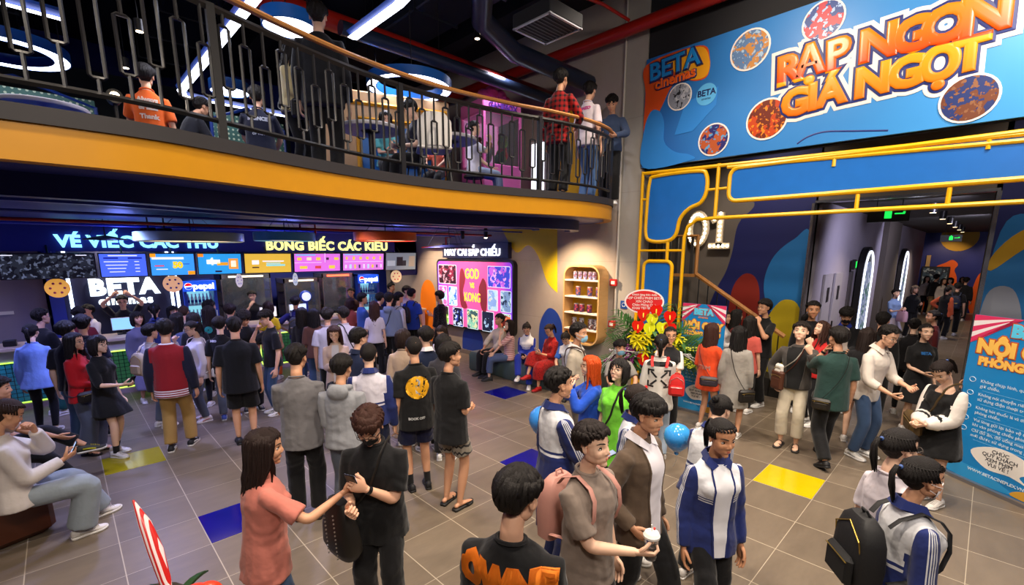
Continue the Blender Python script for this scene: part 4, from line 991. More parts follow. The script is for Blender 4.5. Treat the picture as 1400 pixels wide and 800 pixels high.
# ------------------------------------------------------------------ mezzanine
CURVE = smooth_pts([(-3.2, 4.3), (-1.4, 4.15), (-.1, 4.10), (.55, 4.12), (1.0, 4.24), (1.65, 4.46), (2.45, 4.66), (3.45, 4.75), (4.5, 4.62), (5.2, 4.46), (5.9, 4.38), (6.6, 4.48), (7.15, 4.86), (7.42, 5.25)], 8, False)
def off_curve(d, z=None):
    out = []; n = len(CURVE)
    for i, p in enumerate(CURVE):
        t = CURVE[min(i + 1, n - 1)] - CURVE[max(i - 1, 0)]; t = t / np.linalg.norm(t); q = p + np.array((-t[1], t[0])) * d
        q[0] = min(q[0], 7.44); out.append(tuple(q) if z is None else (q[0], q[1], z))
    return out
def strip(d0, d1, z0, z1, m, name, mi=None):
    b = MB(); a, c = off_curve(d0), off_curve(d1)
    b.loft([[(p[0], p[1], z0), (p[0], p[1], z1), (q[0], q[1], z1), (q[0], q[1], z0)] for p, q in zip(a, c)]); return struct(name, b, m)
b = MB(); pl = off_curve(.12); b.prism([(p[0], p[1]) for p in pl] + [(7.44, 13.8), (-4.5, 13.8), (-4.5, 4.5)], (0, 0, .26), (0, 0, 3.14), (1, 0, 0), (0, 1, 0))
struct('floor_mezzanine', b, mat('soffit_navy', '#1c2678', .5))
strip(0, .14, 3.14, 3.36, M_YEL, 'trim_yellow_fascia'); strip(-.02, .14, 3.36, 3.46, mat('dark_curb', '#2c292b', .6), 'trim_curb'); strip(.55, .7, 2.98, 3.14, mat('soffit_beam', '#161d58', .4), 'trim_soffit_edge')
strip(1.25, 1.32, 3.0, 3.06, mat('blue_steel', '#2b3a9a', .35), 'trim_soffit_rail')
# balustrade
rail = empty('balustrade', (2.0, 4.6, 3.46), 0, 'curved black steel railing with a wooden handrail along the yellow mezzanine edge', 'railing')
def rb(name, mb, m, smooth=True):
    mb.xf(np.array(Matrix.Translation((-2.0, -4.6, -3.46)))); return mb.build(name, m, rail, smooth)
b = MB(); b.tube(off_curve(.05, 4.52), [(.035, .025)] * len(CURVE), 8, flat=(0, 0, 1)); rb('handrail', b, M_WOODR)
b = MB(); b.tube(off_curve(.05, 4.40), [(.02, .03)] * len(CURVE), 4, flat=(0, 0, 1)); rb('top_rail', b, M_BLACK, False)
b = MB(); b.tube(off_curve(.05, 3.60), [(.02, .02)] * len(CURVE), 4, flat=(0, 0, 1)); rb('bottom_rail', b, M_BLACK, False)
LC = np.array(off_curve(.05)); seg = np.linalg.norm(np.diff(LC, axis=0), axis=1); S_ = np.concatenate([[0], np.cumsum(seg)])
def at_s(s): return np.array([np.interp(s, S_, LC[:, 0]), np.interp(s, S_, LC[:, 1])])
for xs in (1.03, 2.93, 4.97, 6.75, -.9):
    i = int(np.argmin(abs(LC[:, 0] - xs))); p = LC[i]; b = MB(); b.box((p[0], p[1], 3.94), (.055, .055, .96)); rb('post', b, M_BLACK, False)
nb = 0; s = S_[-1] - .06; k = 0
while s > 1.0 and nb < 92:
    p = at_s(s); q = at_s(s + .04); r_ = at_s(s - .04); zt, zb = (((4.22, 3.70), (4.30, 3.86), (4.12, 3.76))[k % 3])
    b = MB(); L_ = [(q[0], q[1], zt - .01), (q[0], q[1], zb + .01), ((q[0] * .8 + r_[0] * .2), (q[1] * .8 + r_[1] * .2), zb), ((q[0] * .2 + r_[0] * .8), (q[1] * .2 + r_[1] * .8), zb), (r_[0], r_[1], zb + .01), (r_[0], r_[1], zt - .01), ((q[0] * .2 + r_[0] * .8), (q[1] * .2 + r_[1] * .8), zt), ((q[0] * .8 + r_[0] * .2), (q[1] * .8 + r_[1] * .2), zt)]
    b.tube(L_, .0125, 5, closed=True); b.tube([(p[0], p[1], zt - .003), (p[0], p[1], 4.39)], .0125, 5); b.tube([(p[0], p[1], zb + .003), (p[0], p[1], 3.60)], .0125, 5)
    rb('baluster', b, M_BLACK); s -= .165 ; k += 1; nb += 1

# ------------------------------------------------------------------ ceiling services and lamps
def pipe(name, pts, r, m, label, cat='pipe', group=None, seg=12):
    b = MB(); b.tube(pts, r, seg); o = b.build(name, m, None, True); return T(o, label, cat, group)
pipe('fire_pipe', [(-1, 6.5, 5.6), (7.4, 6.5, 5.6)], .12, M_RED, 'thick red fire pipe running across the dark ceiling above the mezzanine')
pipe('fire_pipe', [(7.2, 12, 6.24), (7.2, -3, 6.15)], .10, M_RED, 'thick red fire pipe along the concrete wall towards the banner')
pipe('sprinkler_pipe', [(5.0, 5.2, 6.45), (6.5, 4.7, 6.35), (7.1, 4.6, 6.28)], .025, M_RED, 'thin red branch pipe joining the wall pipe above the column')
pipe('air_duct', [(3.6, 3.3, 5.9), (3.75, 4.3, 5.75), (4.4, 5.1, 5.6), (5.4, 5.5, 5.6), (7.3, 5.5, 5.6)], .14, mat('duct_navy', '#26324a', .35, metal=.4), 'dark blue round duct bending along the ceiling behind the handrail', 'duct')
pipe('air_duct', [(3.0, 6.25, 5.45), (7.3, 6.25, 5.45)], .09, mat('duct_navy', '#26324a', .35, metal=.4), 'slim dark duct under the red pipe above the mezzanine', 'duct')
for i, (x, y0, y1, z, w) in enumerate(((-.2, 5, 13, 6.2, .5), (2.0, 3, 13, 6.5, .7), (4.9, 2.6, 12, 6.5, .8))):
    b = MB(); b.box((x, (y0 + y1) / 2, z), (w, y1 - y0, .35), bev=.02)
    for q in range(int((y1 - y0) / 1.2)): b.box((x, y0 + .6 + q * 1.2, z), (w + .05, .04, .4))
    T(b.build('ceiling_duct', mat('duct_grey', '#20242e', .5, metal=.3)), ('long boxy duct high above the left of the mezzanine', 'boxy duct above the ring lamps', 'wide boxy duct ending near the ceiling air vent')[i], 'duct')
for x in (1.2, 3.4, 6.2):
    b = MB(); b.box((x, 4, 6.8), (.3, 15, .4)); struct('trim_beam_' + str(int(x * 10)), b, M_DARK)
b = MB(); b.box((0, 0, 0), (.62, .62, .16), bev=.01); vroot = empty('air_vent', (4.75, 4.25, 5.42), 0, 'square ceiling air vent with a thin pale border', 'vent')
b.build('vent_box', M_DARK, vroot)
b = MB()
for sx, sy, dx, dy in ((0, -.29, .62, .03), (0, .29, .62, .03), (-.29, 0, .03, .62), (.29, 0, .03, .62)): b.box((sx, sy, -.085), (dx, dy, .015))
b.build('vent_frame', mat('vent_aluminium', '#b9bcc4', .4, metal=.6), vroot)
b = MB()
for q in range(9): b.box((0, -.24 + q * .06, -.08), (.54, .02, .012))
b.build('vent_grille', mat('vent_slat', '#2b2d33', .5), vroot)
LED = glow('led_white', '#e6ebff', 7.0); M_RIM = mat('blue_lamp_rim', '#1d63b8', .35)
def disc_lamp(name, x, y, z, r, label, rim=M_RIM, hgt=.14, em=LED):
    t = empty(name, (x, y, z), 0, label, 'ceiling lamp')
    b = MB(); b.lathe([(r * .93, hgt * .9), (r, hgt), (r, 0), (r * .94, 0), (r * .94, .02)], 40, caps=False); b.lathe([(r * .95, hgt * .85), (r * .95, hgt * .9)], 40); b.build('rim', rim, t, True)
    b = MB(); b.lathe([(r * .935, .03), (r * .935, .012)], 40); b.build('diffuser', em, t)
    for a in (0, 2.1, 4.2): b = MB(); b.tube([(r * .7 * math.cos(a), r * .7 * math.sin(a), hgt * .8), (r * .7 * math.cos(a), r * .7 * math.sin(a), 6.92 - z)], .006, 5); b.build('hanging_rod', M_BLACK, t)
    return t
def ring_lamp(name, x, y, z, r, w, label, em=LED):
    t = empty(name, (x, y, z), 0, label, 'ceiling lamp')
    b = MB(); b.lathe([(r - w, .12), (r, .12), (r, 0), (r - .012, 0), (r - .012, .015), (r - w + .012, .015), (r - w + .012, 0), (r - w, 0), (r - w, .12)], 44, caps=False); b.build('rim', M_RIM, t, True)
    b = MB(); b.lathe([(r - w + .012, .012), (r - .012, .012), (r - .012, .004), (r - w + .012, .004), (r - w + .012, .012)], 44, caps=False); b.build('diffuser', em, t)
    for a in (0, 2.1, 4.2): b = MB(); b.tube([((r - w / 2) * math.cos(a), (r - w / 2) * math.sin(a), .1), ((r - w / 2) * math.cos(a), (r - w / 2) * math.sin(a), 6.92 - z)], .006, 5); b.build('hanging_rod', M_BLACK, t)
    return t
def line_lamp(name, pts, label, w=.07):
    t = empty(name, pts[0], 0, label, 'ceiling lamp'); o = np.array(pts[0]); P = [tuple(np.array(p) - o) for p in pts]
    b = MB(); b.tube([(p[0], p[1], p[2] + .05) for p in P], [(w, .05)] * len(P), 4, flat=(0, 0, 1)); b.build('housing', mat('blue_lamp_housing', '#16306e', .4), t)
    b = MB(); b.tube([(p[0], p[1], p[2] - .01) for p in P], [(w * .8, .008)] * len(P), 4, flat=(0, 0, 1)); b.build('diffuser', LED, t); return t
disc_lamp('disc_lamp', 2.33, 6.15, 5.2, .31, 'round glowing disc lamp with a blue rim behind the dark-clad man on the mezzanine')
disc_lamp('disc_lamp', 2.22, 8.45, 5.0, .27, 'small round disc lamp seen through the railing beside the long light line')
ring_lamp('ring_lamp', 4.1, 6.4, 5.0, .62, .14, 'blue-rimmed ring lamp above the seated boy in a dark shirt')
ring_lamp('ring_lamp', -.15, 8.75, 5.0, .62, .17, 'large ring lamp at the far left of the mezzanine')
line_lamp('line_lamp', [(1.70, 4.6, 5.02), (1.68, 8.9, 5.02), (1.75, 9.15, 5.02), (1.95, 9.2, 5.02), (3.3, 9.2, 5.02)], 'long bent white light line crossing behind the first railing post')
line_lamp('line_lamp', [(2.55, 4.05, 5.02), (2.72, 4.2, 5.02), (2.75, 4.45, 5.02), (2.75, 5.45, 5.02)], 'short bent white light line right of the dark-clad man')
line_lamp('line_lamp', [(-1.6, 7.0, 5.02), (.38, 7.16, 5.02)], 'straight white light line at the top left corner', .055)
M_BULB = glow('bulb_warm', '#ffe2b8', 14.0)
def downlight(x, y, z, label, drop=.8, group='small pendant downlights'):
    t = empty('downlight', (x, y, z), 0, label, 'downlight', group)
    b = MB(); b.lathe([(.038, .0), (.045, .0), (.045, .12), (.02, .13)], 16); b.build('lamp_body', M_BLACK, t, True)
    b = MB(); b.lathe([(.034, -.002), (.034, -.004)], 16); b.build('bulb', M_BULB, t)
    b = MB(); b.tube([(0, 0, .12), (0, 0, 6.93 - z)], .005, 5); b.build('stem', M_BLACK, t)
for x, y, z, l in ((.98, 6.9, 5.0, 'small pendant downlight above the orange-shirted person'), (.98, 8.32, 5.0, 'small downlight just left of the orange-shirted person'), (4.75, 5.6, 5.63, 'small pendant downlight hanging by the bent blue duct'), (5.28, 2.21, 5.3, 'black pendant downlight in front of the banner top'), (4.9, 2.19, 5.6, 'bright downlight at the top edge above the banner'), (3.82, 7.09, 5.0, 'small downlight between the railing loops beside the ring lamp')):
    downlight(x, y, z, l)
# spot that glares through the railing
t = empty('spotlight', (.55, 5.6, 3.95), 0, 'glaring warm spotlight low behind the railing, left of the orange shirt', 'spotlight'); b = MB(); b.lathe([(.05, -.1), (.06, .05)], 16); put(b, Matrix.Rotation(R(90), 4, 'X')); b.build('lamp_body', M_BLACK, t); b = MB(); b.ell((0, -.05, 0), (.035, .02, .035)); b.build('bulb', glow('spot_bulb', '#ffe0a8', 30), t); b = MB(); b.tube([(0, .02, -.04), (0, .02, -.54)], .015, 6); b.build('stand', M_BLACK, t)
lamp('SPOT', 'spot_glare_light', (.55, 5.5, 3.95), 4, WARM, .03, (0, 0, 2.6), 60)

# services under the mezzanine
for i, (x0, y, z, r, c) in enumerate(((-2, 8.2, 3.0, .022, M_RED), (-2, 7.2, 3.04, .016, mat('blue_steel', '#2b3a9a', .35)), (-2, 9.6, 3.02, .02, mat('blue_steel', '#2b3a9a', .35)))):
    pipe('soffit_pipe', [(x0, y, z), (7.3, y, z)], r, c, ('thin red pipe under the mezzanine running above the pendant discs', 'thin blue conduit nearest the yellow fascia under the mezzanine', 'blue conduit above the lit counter signs')[i])
pipe('soffit_pipe', [(3.0, 8.2, 3.0), (3.0, 8.2, 3.09), (3.25, 8.2, 3.09), (3.25, 8.2, 2.92), (3.25, 9.4, 2.92)], .02, M_RED, 'short red pipe offset bend above the blue pendant disc')
pipe('soffit_pipe', [(7.25, 9.7, 3.0), (7.25, 9.9, 3.0), (7.25, 9.9, 2.75), (7.25, 11.0, 2.75)], .025, M_RED, 'red pipe elbow above the poster sign')
def shade_lamp(x, y, z, r, c, label, hh=.13, flat=False):
    t = empty('pendant_lamp', (x, y, z), 0, label, 'pendant lamp')
    b = MB()
    if flat: b.lathe([(.02, .06), (r * .5, .035), (r, 0), (r * .98, -.012), (.05, .01)], 36)
    else: b.lathe([(r * .97, hh), (r, hh * .95), (r, 0), (r * .96, -.01), (r * .96, hh * .8)], 40)
    b.build('lamp_shade', mat('shade' + c, c, .3), t, True)
    b = MB(); b.lathe([(r * .90, .012), (r * .90, .006)] if not flat else [(.10, -.005), (.10, -.02)], 30); b.build('diffuser', glow('warm_diffuser', '#ffd8a8', 2.2) if not flat else M_BLACK, t)
    b = MB(); b.tube([(0, 0, .0), (0, 0, 3.12 - z)], .008, 6); b.build('stem', M_BLACK, t)
    for a in (0.5, 2.6, 4.7): b = MB(); b.tube([(r * .8 * math.cos(a), r * .8 * math.sin(a), hh * .3), (r * .3 * math.cos(a), r * .3 * math.sin(a), 3.13 - z)], .004, 4); b.build('wire', M_BLACK, t)
shade_lamp(*(2.72, 8.12), 2.80, .46, '#5cb4e8', 'round sky-blue pendant lamp hanging before the yellow counter sign')
shade_lamp(*(3.9, 6.98), 2.80, .50, '#f0682c', 'round orange pendant lamp hanging before the menu screens')
shade_lamp(*(1.55, 8.79), 2.78, .72, '#a0b8ac', 'pale green-grey pendant lamp in front of the ticket sign')
shade_lamp(*(0.6, 10.02), 2.82, .28, '#14161e', 'dark flat pendant disc in front of the ticket sign', flat=True)
shade_lamp(*(5.34, 7.19), 2.695, .5, '#10183c', 'dark flat disc pendant overlapping the poster-wall sign', flat=True)
for x, y, l in ((1.05, 9.0, 'left of two black track spotlights under the mezzanine'), (1.25, 9.0, 'right of two black track spotlights under the mezzanine')):
    t = empty('track_spotlight', (x, y, 3.0), .4, l, 'spotlight'); b = MB(); b.box((0, 0, -.08), (.12, .2, .12), bev=.01); b.build('lamp_head', M_BLACK, t); b = MB(); b.tube([(0, 0, -.02), (0, 0, .13)], .012, 6); b.build('bracket', M_BLACK, t)
for i, (x, y, z) in enumerate(((6.35, 7.3, 3.05), (6.3, 8.0, 3.05))):
    t = empty('wall_washer', (x, y, z), 0, ('lit wall-washing spotlight under the mezzanine by the yellow wall paint', 'unlit cylinder spotlight under the mezzanine above the poster sign')[i], 'spotlight'); b = MB(); b.lathe([(.04, -.14), (.045, .0), (.03, .06)], 14); b.build('lamp_body', M_BLACK, t, True); b = MB(); b.ell((0, 0, -.145), (.034, .034, .012)); b.build('bulb', M_BULB if i == 0 else M_BLACK, t)
# security camera
t = empty('security_camera', (7.35, 9.55, 2.72), 0, 'small white dome camera on the concrete above the poster sign', 'camera'); b = MB(); b.lathe([(.055, .05), (.06, .0), (.045, -.03)], 18); b.build('camera_body', M_WHITE, t, True); b = MB(); b.ell((0, 0, -.035), (.035, .035, .03)); b.build('lens_dome', M_BLACK, t)

# ------------------------------------------------------------------ banner
BX = 7.43
ban = empty('banner', (BX, 1.6, 3.85), 0, 'huge blue cinema banner with bubble lettering high on the right wall', 'banner')
def bput(name, mb, m): mb.xf(np.array(FX(BX, 0, 0))); mb.xf(np.array(Matrix.Translation((-BX, -1.6, -3.85)))); return mb.build(name, m, ban)
def banner_mat():
    t = NT('banner_blue'); o, v = t.obj(); n = t.noise(.9, 3, v)
    f = t.math('ADD', t.math('MULTIPLY', o[1], -.16), t.math('ADD', .62, t.math('MULTIPLY', n, .25)))
    t.base(t.mix(f, srgb('#123c9a')[:3], srgb('#3d9be6')[:3])); t.p(Roughness=.42); return t.m
def NY(p): return (-p[0], p[1])      # (world y, z) -> wall coordinates (right, up)
x0, x1 = -4.41, 1.35
b = MB(); plate([(x0, 4.03), (x1, 3.98), (x1, 5.80), (x0, 5.72)], .05, 0, 0, b); bput('banner_panel', b, banner_mat())
cols = ['#d8501c', '#f0a41c', '#2f86dc', '#5fb8f2', '#1b2a78', '#f4ece8']
bm_ = [mat('ink' + c, c, .45, vary=.03) for c in cols]
b = MB(); z = .052
plate([NY(p) for p in smooth_pts([(4.4, 5.64), (3.52, 5.68), (3.35, 5.45), (3.37, 5.22), (3.54, 5.19), (3.78, 5.27), (3.95, 5.19), (4.12, 4.89), (4.38, 4.5), (4.4, 5.2)], 6)], .003, z, 0, b)
plate([NY(p) for p in smooth_pts([(4.05, 5.64), (3.51, 5.66), (3.35, 5.43), (3.38, 5.23), (3.59, 5.22), (3.84, 5.35)], 6)], .003, z + .003, 1, b)
plate([NY(p) for p in smooth_pts([(4.37, 4.03), (4.39, 4.62), (4.28, 4.9), (4.12, 4.87), (4.03, 4.67), (4.01, 4.39), (3.82, 4.21), (3.57, 4.13), (3.53, 4.04)], 6)], .003, z + .003, 2, b)
plate([NY((3.69, 4.91)), NY((3.19, 5.03)), NY((3.2, 4.78)), NY((3.54, 4.47)), NY((3.84, 4.46))], .002, z + .002, 2, b)
cx, cy = NY((3.36, 4.96)); plate(circ(cx, cy, .155), .003, z + .005, 3, b)
A_ = [(NY(p)[0], NY(p)[1], z) for p in smooth_pts([(2.06, 4.05), (1.94, 4.12), (1.75, 4.15), (1.47, 4.11), (1.09, 4.05)], 6, False)]; b.tube(A_, [(.010, .003)] * len(A_), 4, 4, flat=(0, 0, 1))
bput('printed_shapes', b, bm_)
# round picture medallions: plain abstract stand-ins
def art_mat(name, a, c, d, scale=3.0, emit=0.0):
    t = NT(name); o, v = t.obj(); n = t.noise(scale, 3, v); n2 = t.noise(scale * 2.3, 2, v)
    col = t.mix(t.math('GREATER_THAN', n, .5), srgb(a)[:3], srgb(c)[:3]); col = t.mix(t.math('GREATER_THAN', n2, .58), col, srgb(d)[:3]); t.base(col); t.p(Roughness=.4)
    if emit: t.put(t.bs.inputs['Emission Color'], col); t.p(Emission_Strength=emit)
    return t.m
for p, r, A, mats_ in (((2.78, 5.41), .27, 1, ('#c98a4a', '#5f7fae', '#a9c4e0')), ((3.79, 5.02), .20, 1, ('#b9bcc8', '#8b90a0', '#22242c')), ((3.20, 4.29), .235, 1, ('#2c2a6e', '#b5562c', '#5f9ccc')), ((2.47, 4.44), .275, 1, ('#c2410e', '#6e2410', '#e8891c')), ((1.91, 5.50), .24, 1, ('#1c3f8c', '#c03044', '#a9c4f0')), ((.42, 4.26), .25, 1, ('#6e3a22', '#1c2f6e', '#8a5a3a')), ((-.35, 4.9), .25, 1, ('#5a5a66', '#2c2c36', '#a09a9a'))):
    b = MB(); plate(circ(-p[0], p[1], r), .004, z + .004, 0, b); bput('picture_border', b, bm_[5])
    b = MB(); plate(circ(-p[0], p[1], r * .91), .003, z + .008, 0, b); bput('round_picture', b, art_mat('medallion' + mats_[0], *mats_, scale=7))
# bubble lettering, each glyph set at its own place and size
def banner_text(name, items, m3):
    for lay, (fat, dz, m_, dp) in enumerate(m3):
        q = MB()
        for ch, p, sz, rot in items:
            sz *= .80; t = text_poly(ch, sz, .002, bevel=fat * sz * 1.2, res=3); v, f, mi = t.arrays(); v = v * np.array((1.0, 1.0, dp / (fat * sz + .001)))
            M = Matrix.Translation((-p[0], p[1], .055 + dz)) @ Matrix.Rotation(R(rot), 4, 'Z'); t2 = MB(); t2.add(v, f); q.join(t2, M)
        bput(name[lay], q, m_)
def grad_mat():
    t = NT('letter_orange'); o, v = t.obj(); n = t.math('FRACT', t.math('MULTIPLY', t.math('SUBTRACT', o[2], .40), 1 / .62))
    t.base(t.mix(n, srgb('#e0470c')[:3], srgb('#ffb21c')[:3])); t.p(Roughness=.3); return t.m
IT = [('R', (2.25, 5), .60, 4), ('Ạ', (2.01, 5.04), .60, 4), ('P', (1.71, 5.04), .60, 5), ('N', (1.3, 5.05), .60, 3), ('G', (0.99, 5.04), .60, 3), ('O', (0.71, 5.06), .62, 3), ('N', (0.4, 5.07), .66, 3),
      ('G', (2.13, 4.57), .55, 4), ('I', (1.93, 4.59), .54, 4), ('Á', (1.73, 4.61), .54, 4), ('N', (1.31, 4.64), .56, 3), ('G', (1, 4.65), .56, 3), ('Ọ', (0.71, 4.66), .56, 3), ('T', (0.47, 4.7), .56, 3)]
banner_text(('letter_outline', 'letter_navy_outline', 'lettering'), IT, ((.19, .0, bm_[5], .004), (.108, .008, bm_[4], .004), (.060, .016, grad_mat(), .010)))  # printed layers from back to front: white outline, navy outline, orange face
bl = [mat('logo_navy', '#14245e', .4), mat('logo_blue', '#1f86d6', .35), mat('logo_orange', '#f0641c', .35)]
M0 = Matrix.Translation((-3.91, 5.50, .062)) @ Matrix.Rotation(R(4), 4, 'Z')
q = text_poly('BETA', .36, .004, bevel=.03); put(q, M0); bput('logo_print', q, bl[0]); q = text_poly('BETA', .36, .004, bevel=.014); put(q, Matrix.Translation((0, 0, .018)) @ M0); bput('logo_print', q, bl[1])
M1 = Matrix.Translation((-3.88, 5.30, .066)) @ Matrix.Rotation(R(4), 4, 'Z'); q = text_poly('cinemas', .21, .004, bevel=.02); put(q, M1); bput('logo_print', q, bl[0]); M1 = Matrix.Translation((0, 0, .016)) @ M1; q = text_poly('cinemas', .21, .004, bevel=.009); put(q, M1); bput('logo_print', q, bl[2])
q = text_poly('BETA', .12, .004, bevel=.003); put(q, Matrix.Translation((-(3.36, 4.96)[0], (3.36, 4.96)[1] + .02, .062))); bput('logo_print', q, bl[0])
q = text_poly('cinemas', .045, .003); put(q, Matrix.Translation((-(3.36, 4.96)[0], (3.36, 4.96)[1] - .06, .062))); bput('logo_print', q, bl[0])

# ------------------------------------------------------------------ yellow frame wall with blue mesh panels
FXX = 7.36
fr = empty('yellow_frame', (FXX, 1.6, 0), 0, 'tall yellow tubular frame holding rounded blue mesh panels below the banner', 'frame')
def fput(name, mb, m, smooth=True): mb.xf(np.array(FX(FXX, 0, 0))); mb.xf(np.array(Matrix.Translation((-FXX, -1.6, 0)))); return mb.build(name, m, fr, smooth)
def bar(pts, r=.028, name='bar'): b = MB(); b.tube([(-p[0], p[1], 0) for p in pts], r, 8); fput(name, b, M_YFRAME)
def barc(pts, r=.032): b = MB(); b.tube([(p[0], p[1], 0) for p in pts], r, 8, closed=True); fput('panel_frame', b, M_YFRAME)
bar([(4.36, 0), (4.36, 3.96)]); bar([(4.36, 3.93), (-1.3, 3.78)]); bar([(3.08, 3.93), (3.08, 3.12)]); bar([(2.95, 3.86), (-1.3, 3.70)])
bar([(3.55, 0), (3.55, 2.85), (3.5, 3.02), (3.36, 3.12), (3.1, 3.13), (-1.3, 3.13)]); bar([(3.83, 2.78), (3.83, 2.47)]); bar([(4.36, 2.64), (3.55, 2.64)], .02); bar([(4.36, 3.5), (4.24, 3.5)], .02); bar([(3.22, 3.56), (2.93, 3.56)], .02)
for yy in (1.30, .45): bar([(yy, 3.12), (yy, 3.33)], .024)
for yy in (1.60, .2): bar([(yy, 3.70), (yy, 3.80)], .024)
pA = [(p[0], p[1]) for p in smooth_pts([(-4.22, 3.78), (-4.10, 3.86), (-3.40, 3.86), (-3.26, 3.78), (-3.24, 3.55), (-3.32, 3.38), (-3.50, 3.30), (-3.64, 3.15), (-3.70, 2.90), (-3.84, 2.80), (-4.12, 2.80), (-4.24, 2.90), (-4.25, 3.3)], 5)]
pB = rrect(.52, 2.2, .10, 6, -3.99, 1.36); pC = rrect(4.2, .47, .12, 6, -.80, 3.60)
for pl_, nm in ((pA, 1), (pB, 2), (pC, 3)):
    barc(pl_); b = MB(); plate(pl_, .012, -.006, 0, b); fput('mesh_panel', b, M_BLUEP, False)

# illuminated 01
t01 = empty('marquee_number', (9.5, 3.9, 2.7), 0, 'illuminated marquee number 01 studded with bulbs on the dark wall behind the stairs', 'lit sign')
ol = MB(); bl_ = MB(); q0 = []
cx0, cy0 = -4.32, 3.08
for k in range(22):
    a = 2 * PI * k / 22; q0.append((cx0 + .17 * math.cos(a), cy0 + .30 * math.sin(a), .05))
ol.tube(q0, [(.07, .03)] * 22, 6, closed=True, flat=(0, 0, 1))
for p in q0: bl_.ell((p[0], p[1], .09), (.028, .028, .02), 0, 8, 6)
o1 = [(-3.86, 2.80), (-3.86, 3.36), (-3.98, 3.28)]
ol.box((-3.86, 3.06, .05), (.13, .66, .06)); ol.box((-3.86, 2.74, .05), (.42, .12, .06)); ol.box((-3.97, 3.26, .05), (.16, .11, .06), rz=.5)
for k in range(7): bl_.ell((-3.86, 2.86 + k * .085, .09), (.028, .028, .02), 0, 8, 6)
for k in range(5): bl_.ell((-4.03 + k * .085, 2.74, .09), (.028, .028, .02), 0, 8, 6)
bl_.ell((-3.98, 3.26, .09), (.028, .028, .02), 0, 8, 6)
for q_, nm, m_ in ((ol, 'number_body', mat('marquee_white', '#d9c8ae', .4)), (bl_, 'bulbs', glow('marquee_bulb', '#fff0cf', 9))):
    q_.xf(np.array(FX(9.58, 0, 0))); q_.xf(np.array(Matrix.Translation((-9.5, -3.9, -2.7)))); q_.build(nm, m_, t01, True)
# wall mural of plain colour shapes (its cartoon figures left out)
MU = mat('mural_navy', '#161d5e', .6); b = MB(); X9 = 9.598
plate([(-p[0], p[1]) for p in [(2.28, 0), (2.28, 5.3), (3.7, 5.3)]] + [(-p[0], p[1]) for p in smooth_pts([(3.75, 4.4), (3.78, 4.0), (3.65, 3.75), (3.35, 3.6), (3.30, 3.45), (3.55, 3.15), (3.62, 2.6), (3.72, 2.2), (3.9, 1.8), (4.05, 1.2), (4.1, 0)], 5, False)], .004, .002, 0, b)
plate([(-p[0], p[1]) for p in [(0.04, 0), (.04, 5.3), (-3, 5.3), (-3, 0)]][::-1], .004, .002, 0, b)
plate([(-p[0], p[1]) for p in smooth_pts([(3.62, .2), (3.60, 1.2), (3.55, 1.9), (3.35, 2.2), (3.12, 2.1), (3.02, 1.6), (3.0, .2)], 6)], .003, .006, 1, b)
plate([(-p[0], p[1]) for p in smooth_pts([(2.31, 1.2), (2.31, 2.9), (2.55, 2.85), (2.85, 2.55), (2.98, 2.1), (2.90, 1.65), (2.65, 1.35)], 6)], .003, .008, 2, b)
plate([(-p[0], p[1]) for p in smooth_pts([(2.31, .1), (2.31, 1.5), (2.6, 1.75), (2.85, 1.4), (2.95, .8), (2.9, .1)], 6)], .003, .010, 3, b)
plate([(-p[0], p[1]) for p in smooth_pts([(-.02, 1.0), (-.02, 2.9), (-.4, 3.1), (-.9, 2.9), (-1.1, 2.0), (-.8, 1.0)], 6)][::-1], .003, .006, 2, b)
plate([(-p[0], p[1]) for p in smooth_pts([(.0, 2.35), (.0, 2.6), (-.3, 2.95), (-.9, 3.0), (-.9, 2.8), (-.4, 2.75)], 5)][::-1], .003, .009, 4, b)
plate([(-p[0], p[1]) for p in smooth_pts([(-.0, 1.1), (.0, 2.0), (-.25, 2.1), (-.4, 1.6), (-.3, 1.1)], 6)][::-1], .003, .009, 5, b)
put(b, FX(X9, 0, 0)); o = b.build('trim_mural_paint', [MU, mat('mural_red', '#8c2214', .6), mat('mural_blue', '#1d74b8', .6), mat('mural_yellow', '#c8ae14', .6), mat('mural_gold', '#c79a18', .6), mat('mural_pale', '#9aa0b0', .6)]); o['kind'] = 'structure'
# staircase behind the frame
st = empty('staircase', (8.7, 3.2, 0), 0, 'dark staircase with a wooden handrail rising behind the yellow frame', 'staircase')
def stp(name, mb, m, smooth=False): mb.xf(np.array(Matrix.Translation((-8.7, -3.2, 0)))); return mb.build(name, m, st, smooth)
for k in range(8): b = MB(); b.box((9.33, 2.45 + k * .235, (k + 1) * .085), (.5, .245, (k + 1) * .17)); stp('step', b, mat('stair_dark', '#2a2724', .7))
b = MB(); b.box((9.33, 5.05, 1.38), (.5, 1.4, .12)); stp('landing', b, mat('stair_dark', '#2a2724', .7))
b = MB(); b.tube([(9.08, 2.4, 1.14), (9.08, 4.09, 2.19)], [(.03, .045)] * 2, 6); b.tube([(9.08, 4.09, 2.19), (9.08, 4.09, 2.95)], [(.035, .035)] * 2, 6); b.tube([(9.08, 4.09, 2.93), (9.08, 5.75, 2.95)], [(.03, .03)] * 2, 6); stp('handrail', b, M_WOODR, True)
for k in range(9): b = MB(); y = 2.5 + k * .19; b.tube([(9.1, y, (y - 2.4) * .72), (9.1, y, 1.14 + (y - 2.4) * .621)], .011, 5); stp('baluster', b, M_BLACK)
for k in range(9): b = MB(); y = 4.2 + k * .16; b.box((9.08, y, 2.55), (.02, .06, .74)); stp('baluster', b, mat('baluster_grey', '#3a3735', .5))
b = MB(); b.box((9.08, 4.9, 2.16), (.05, 1.6, .06)); stp('bottom_rail', b, M_WOODR)

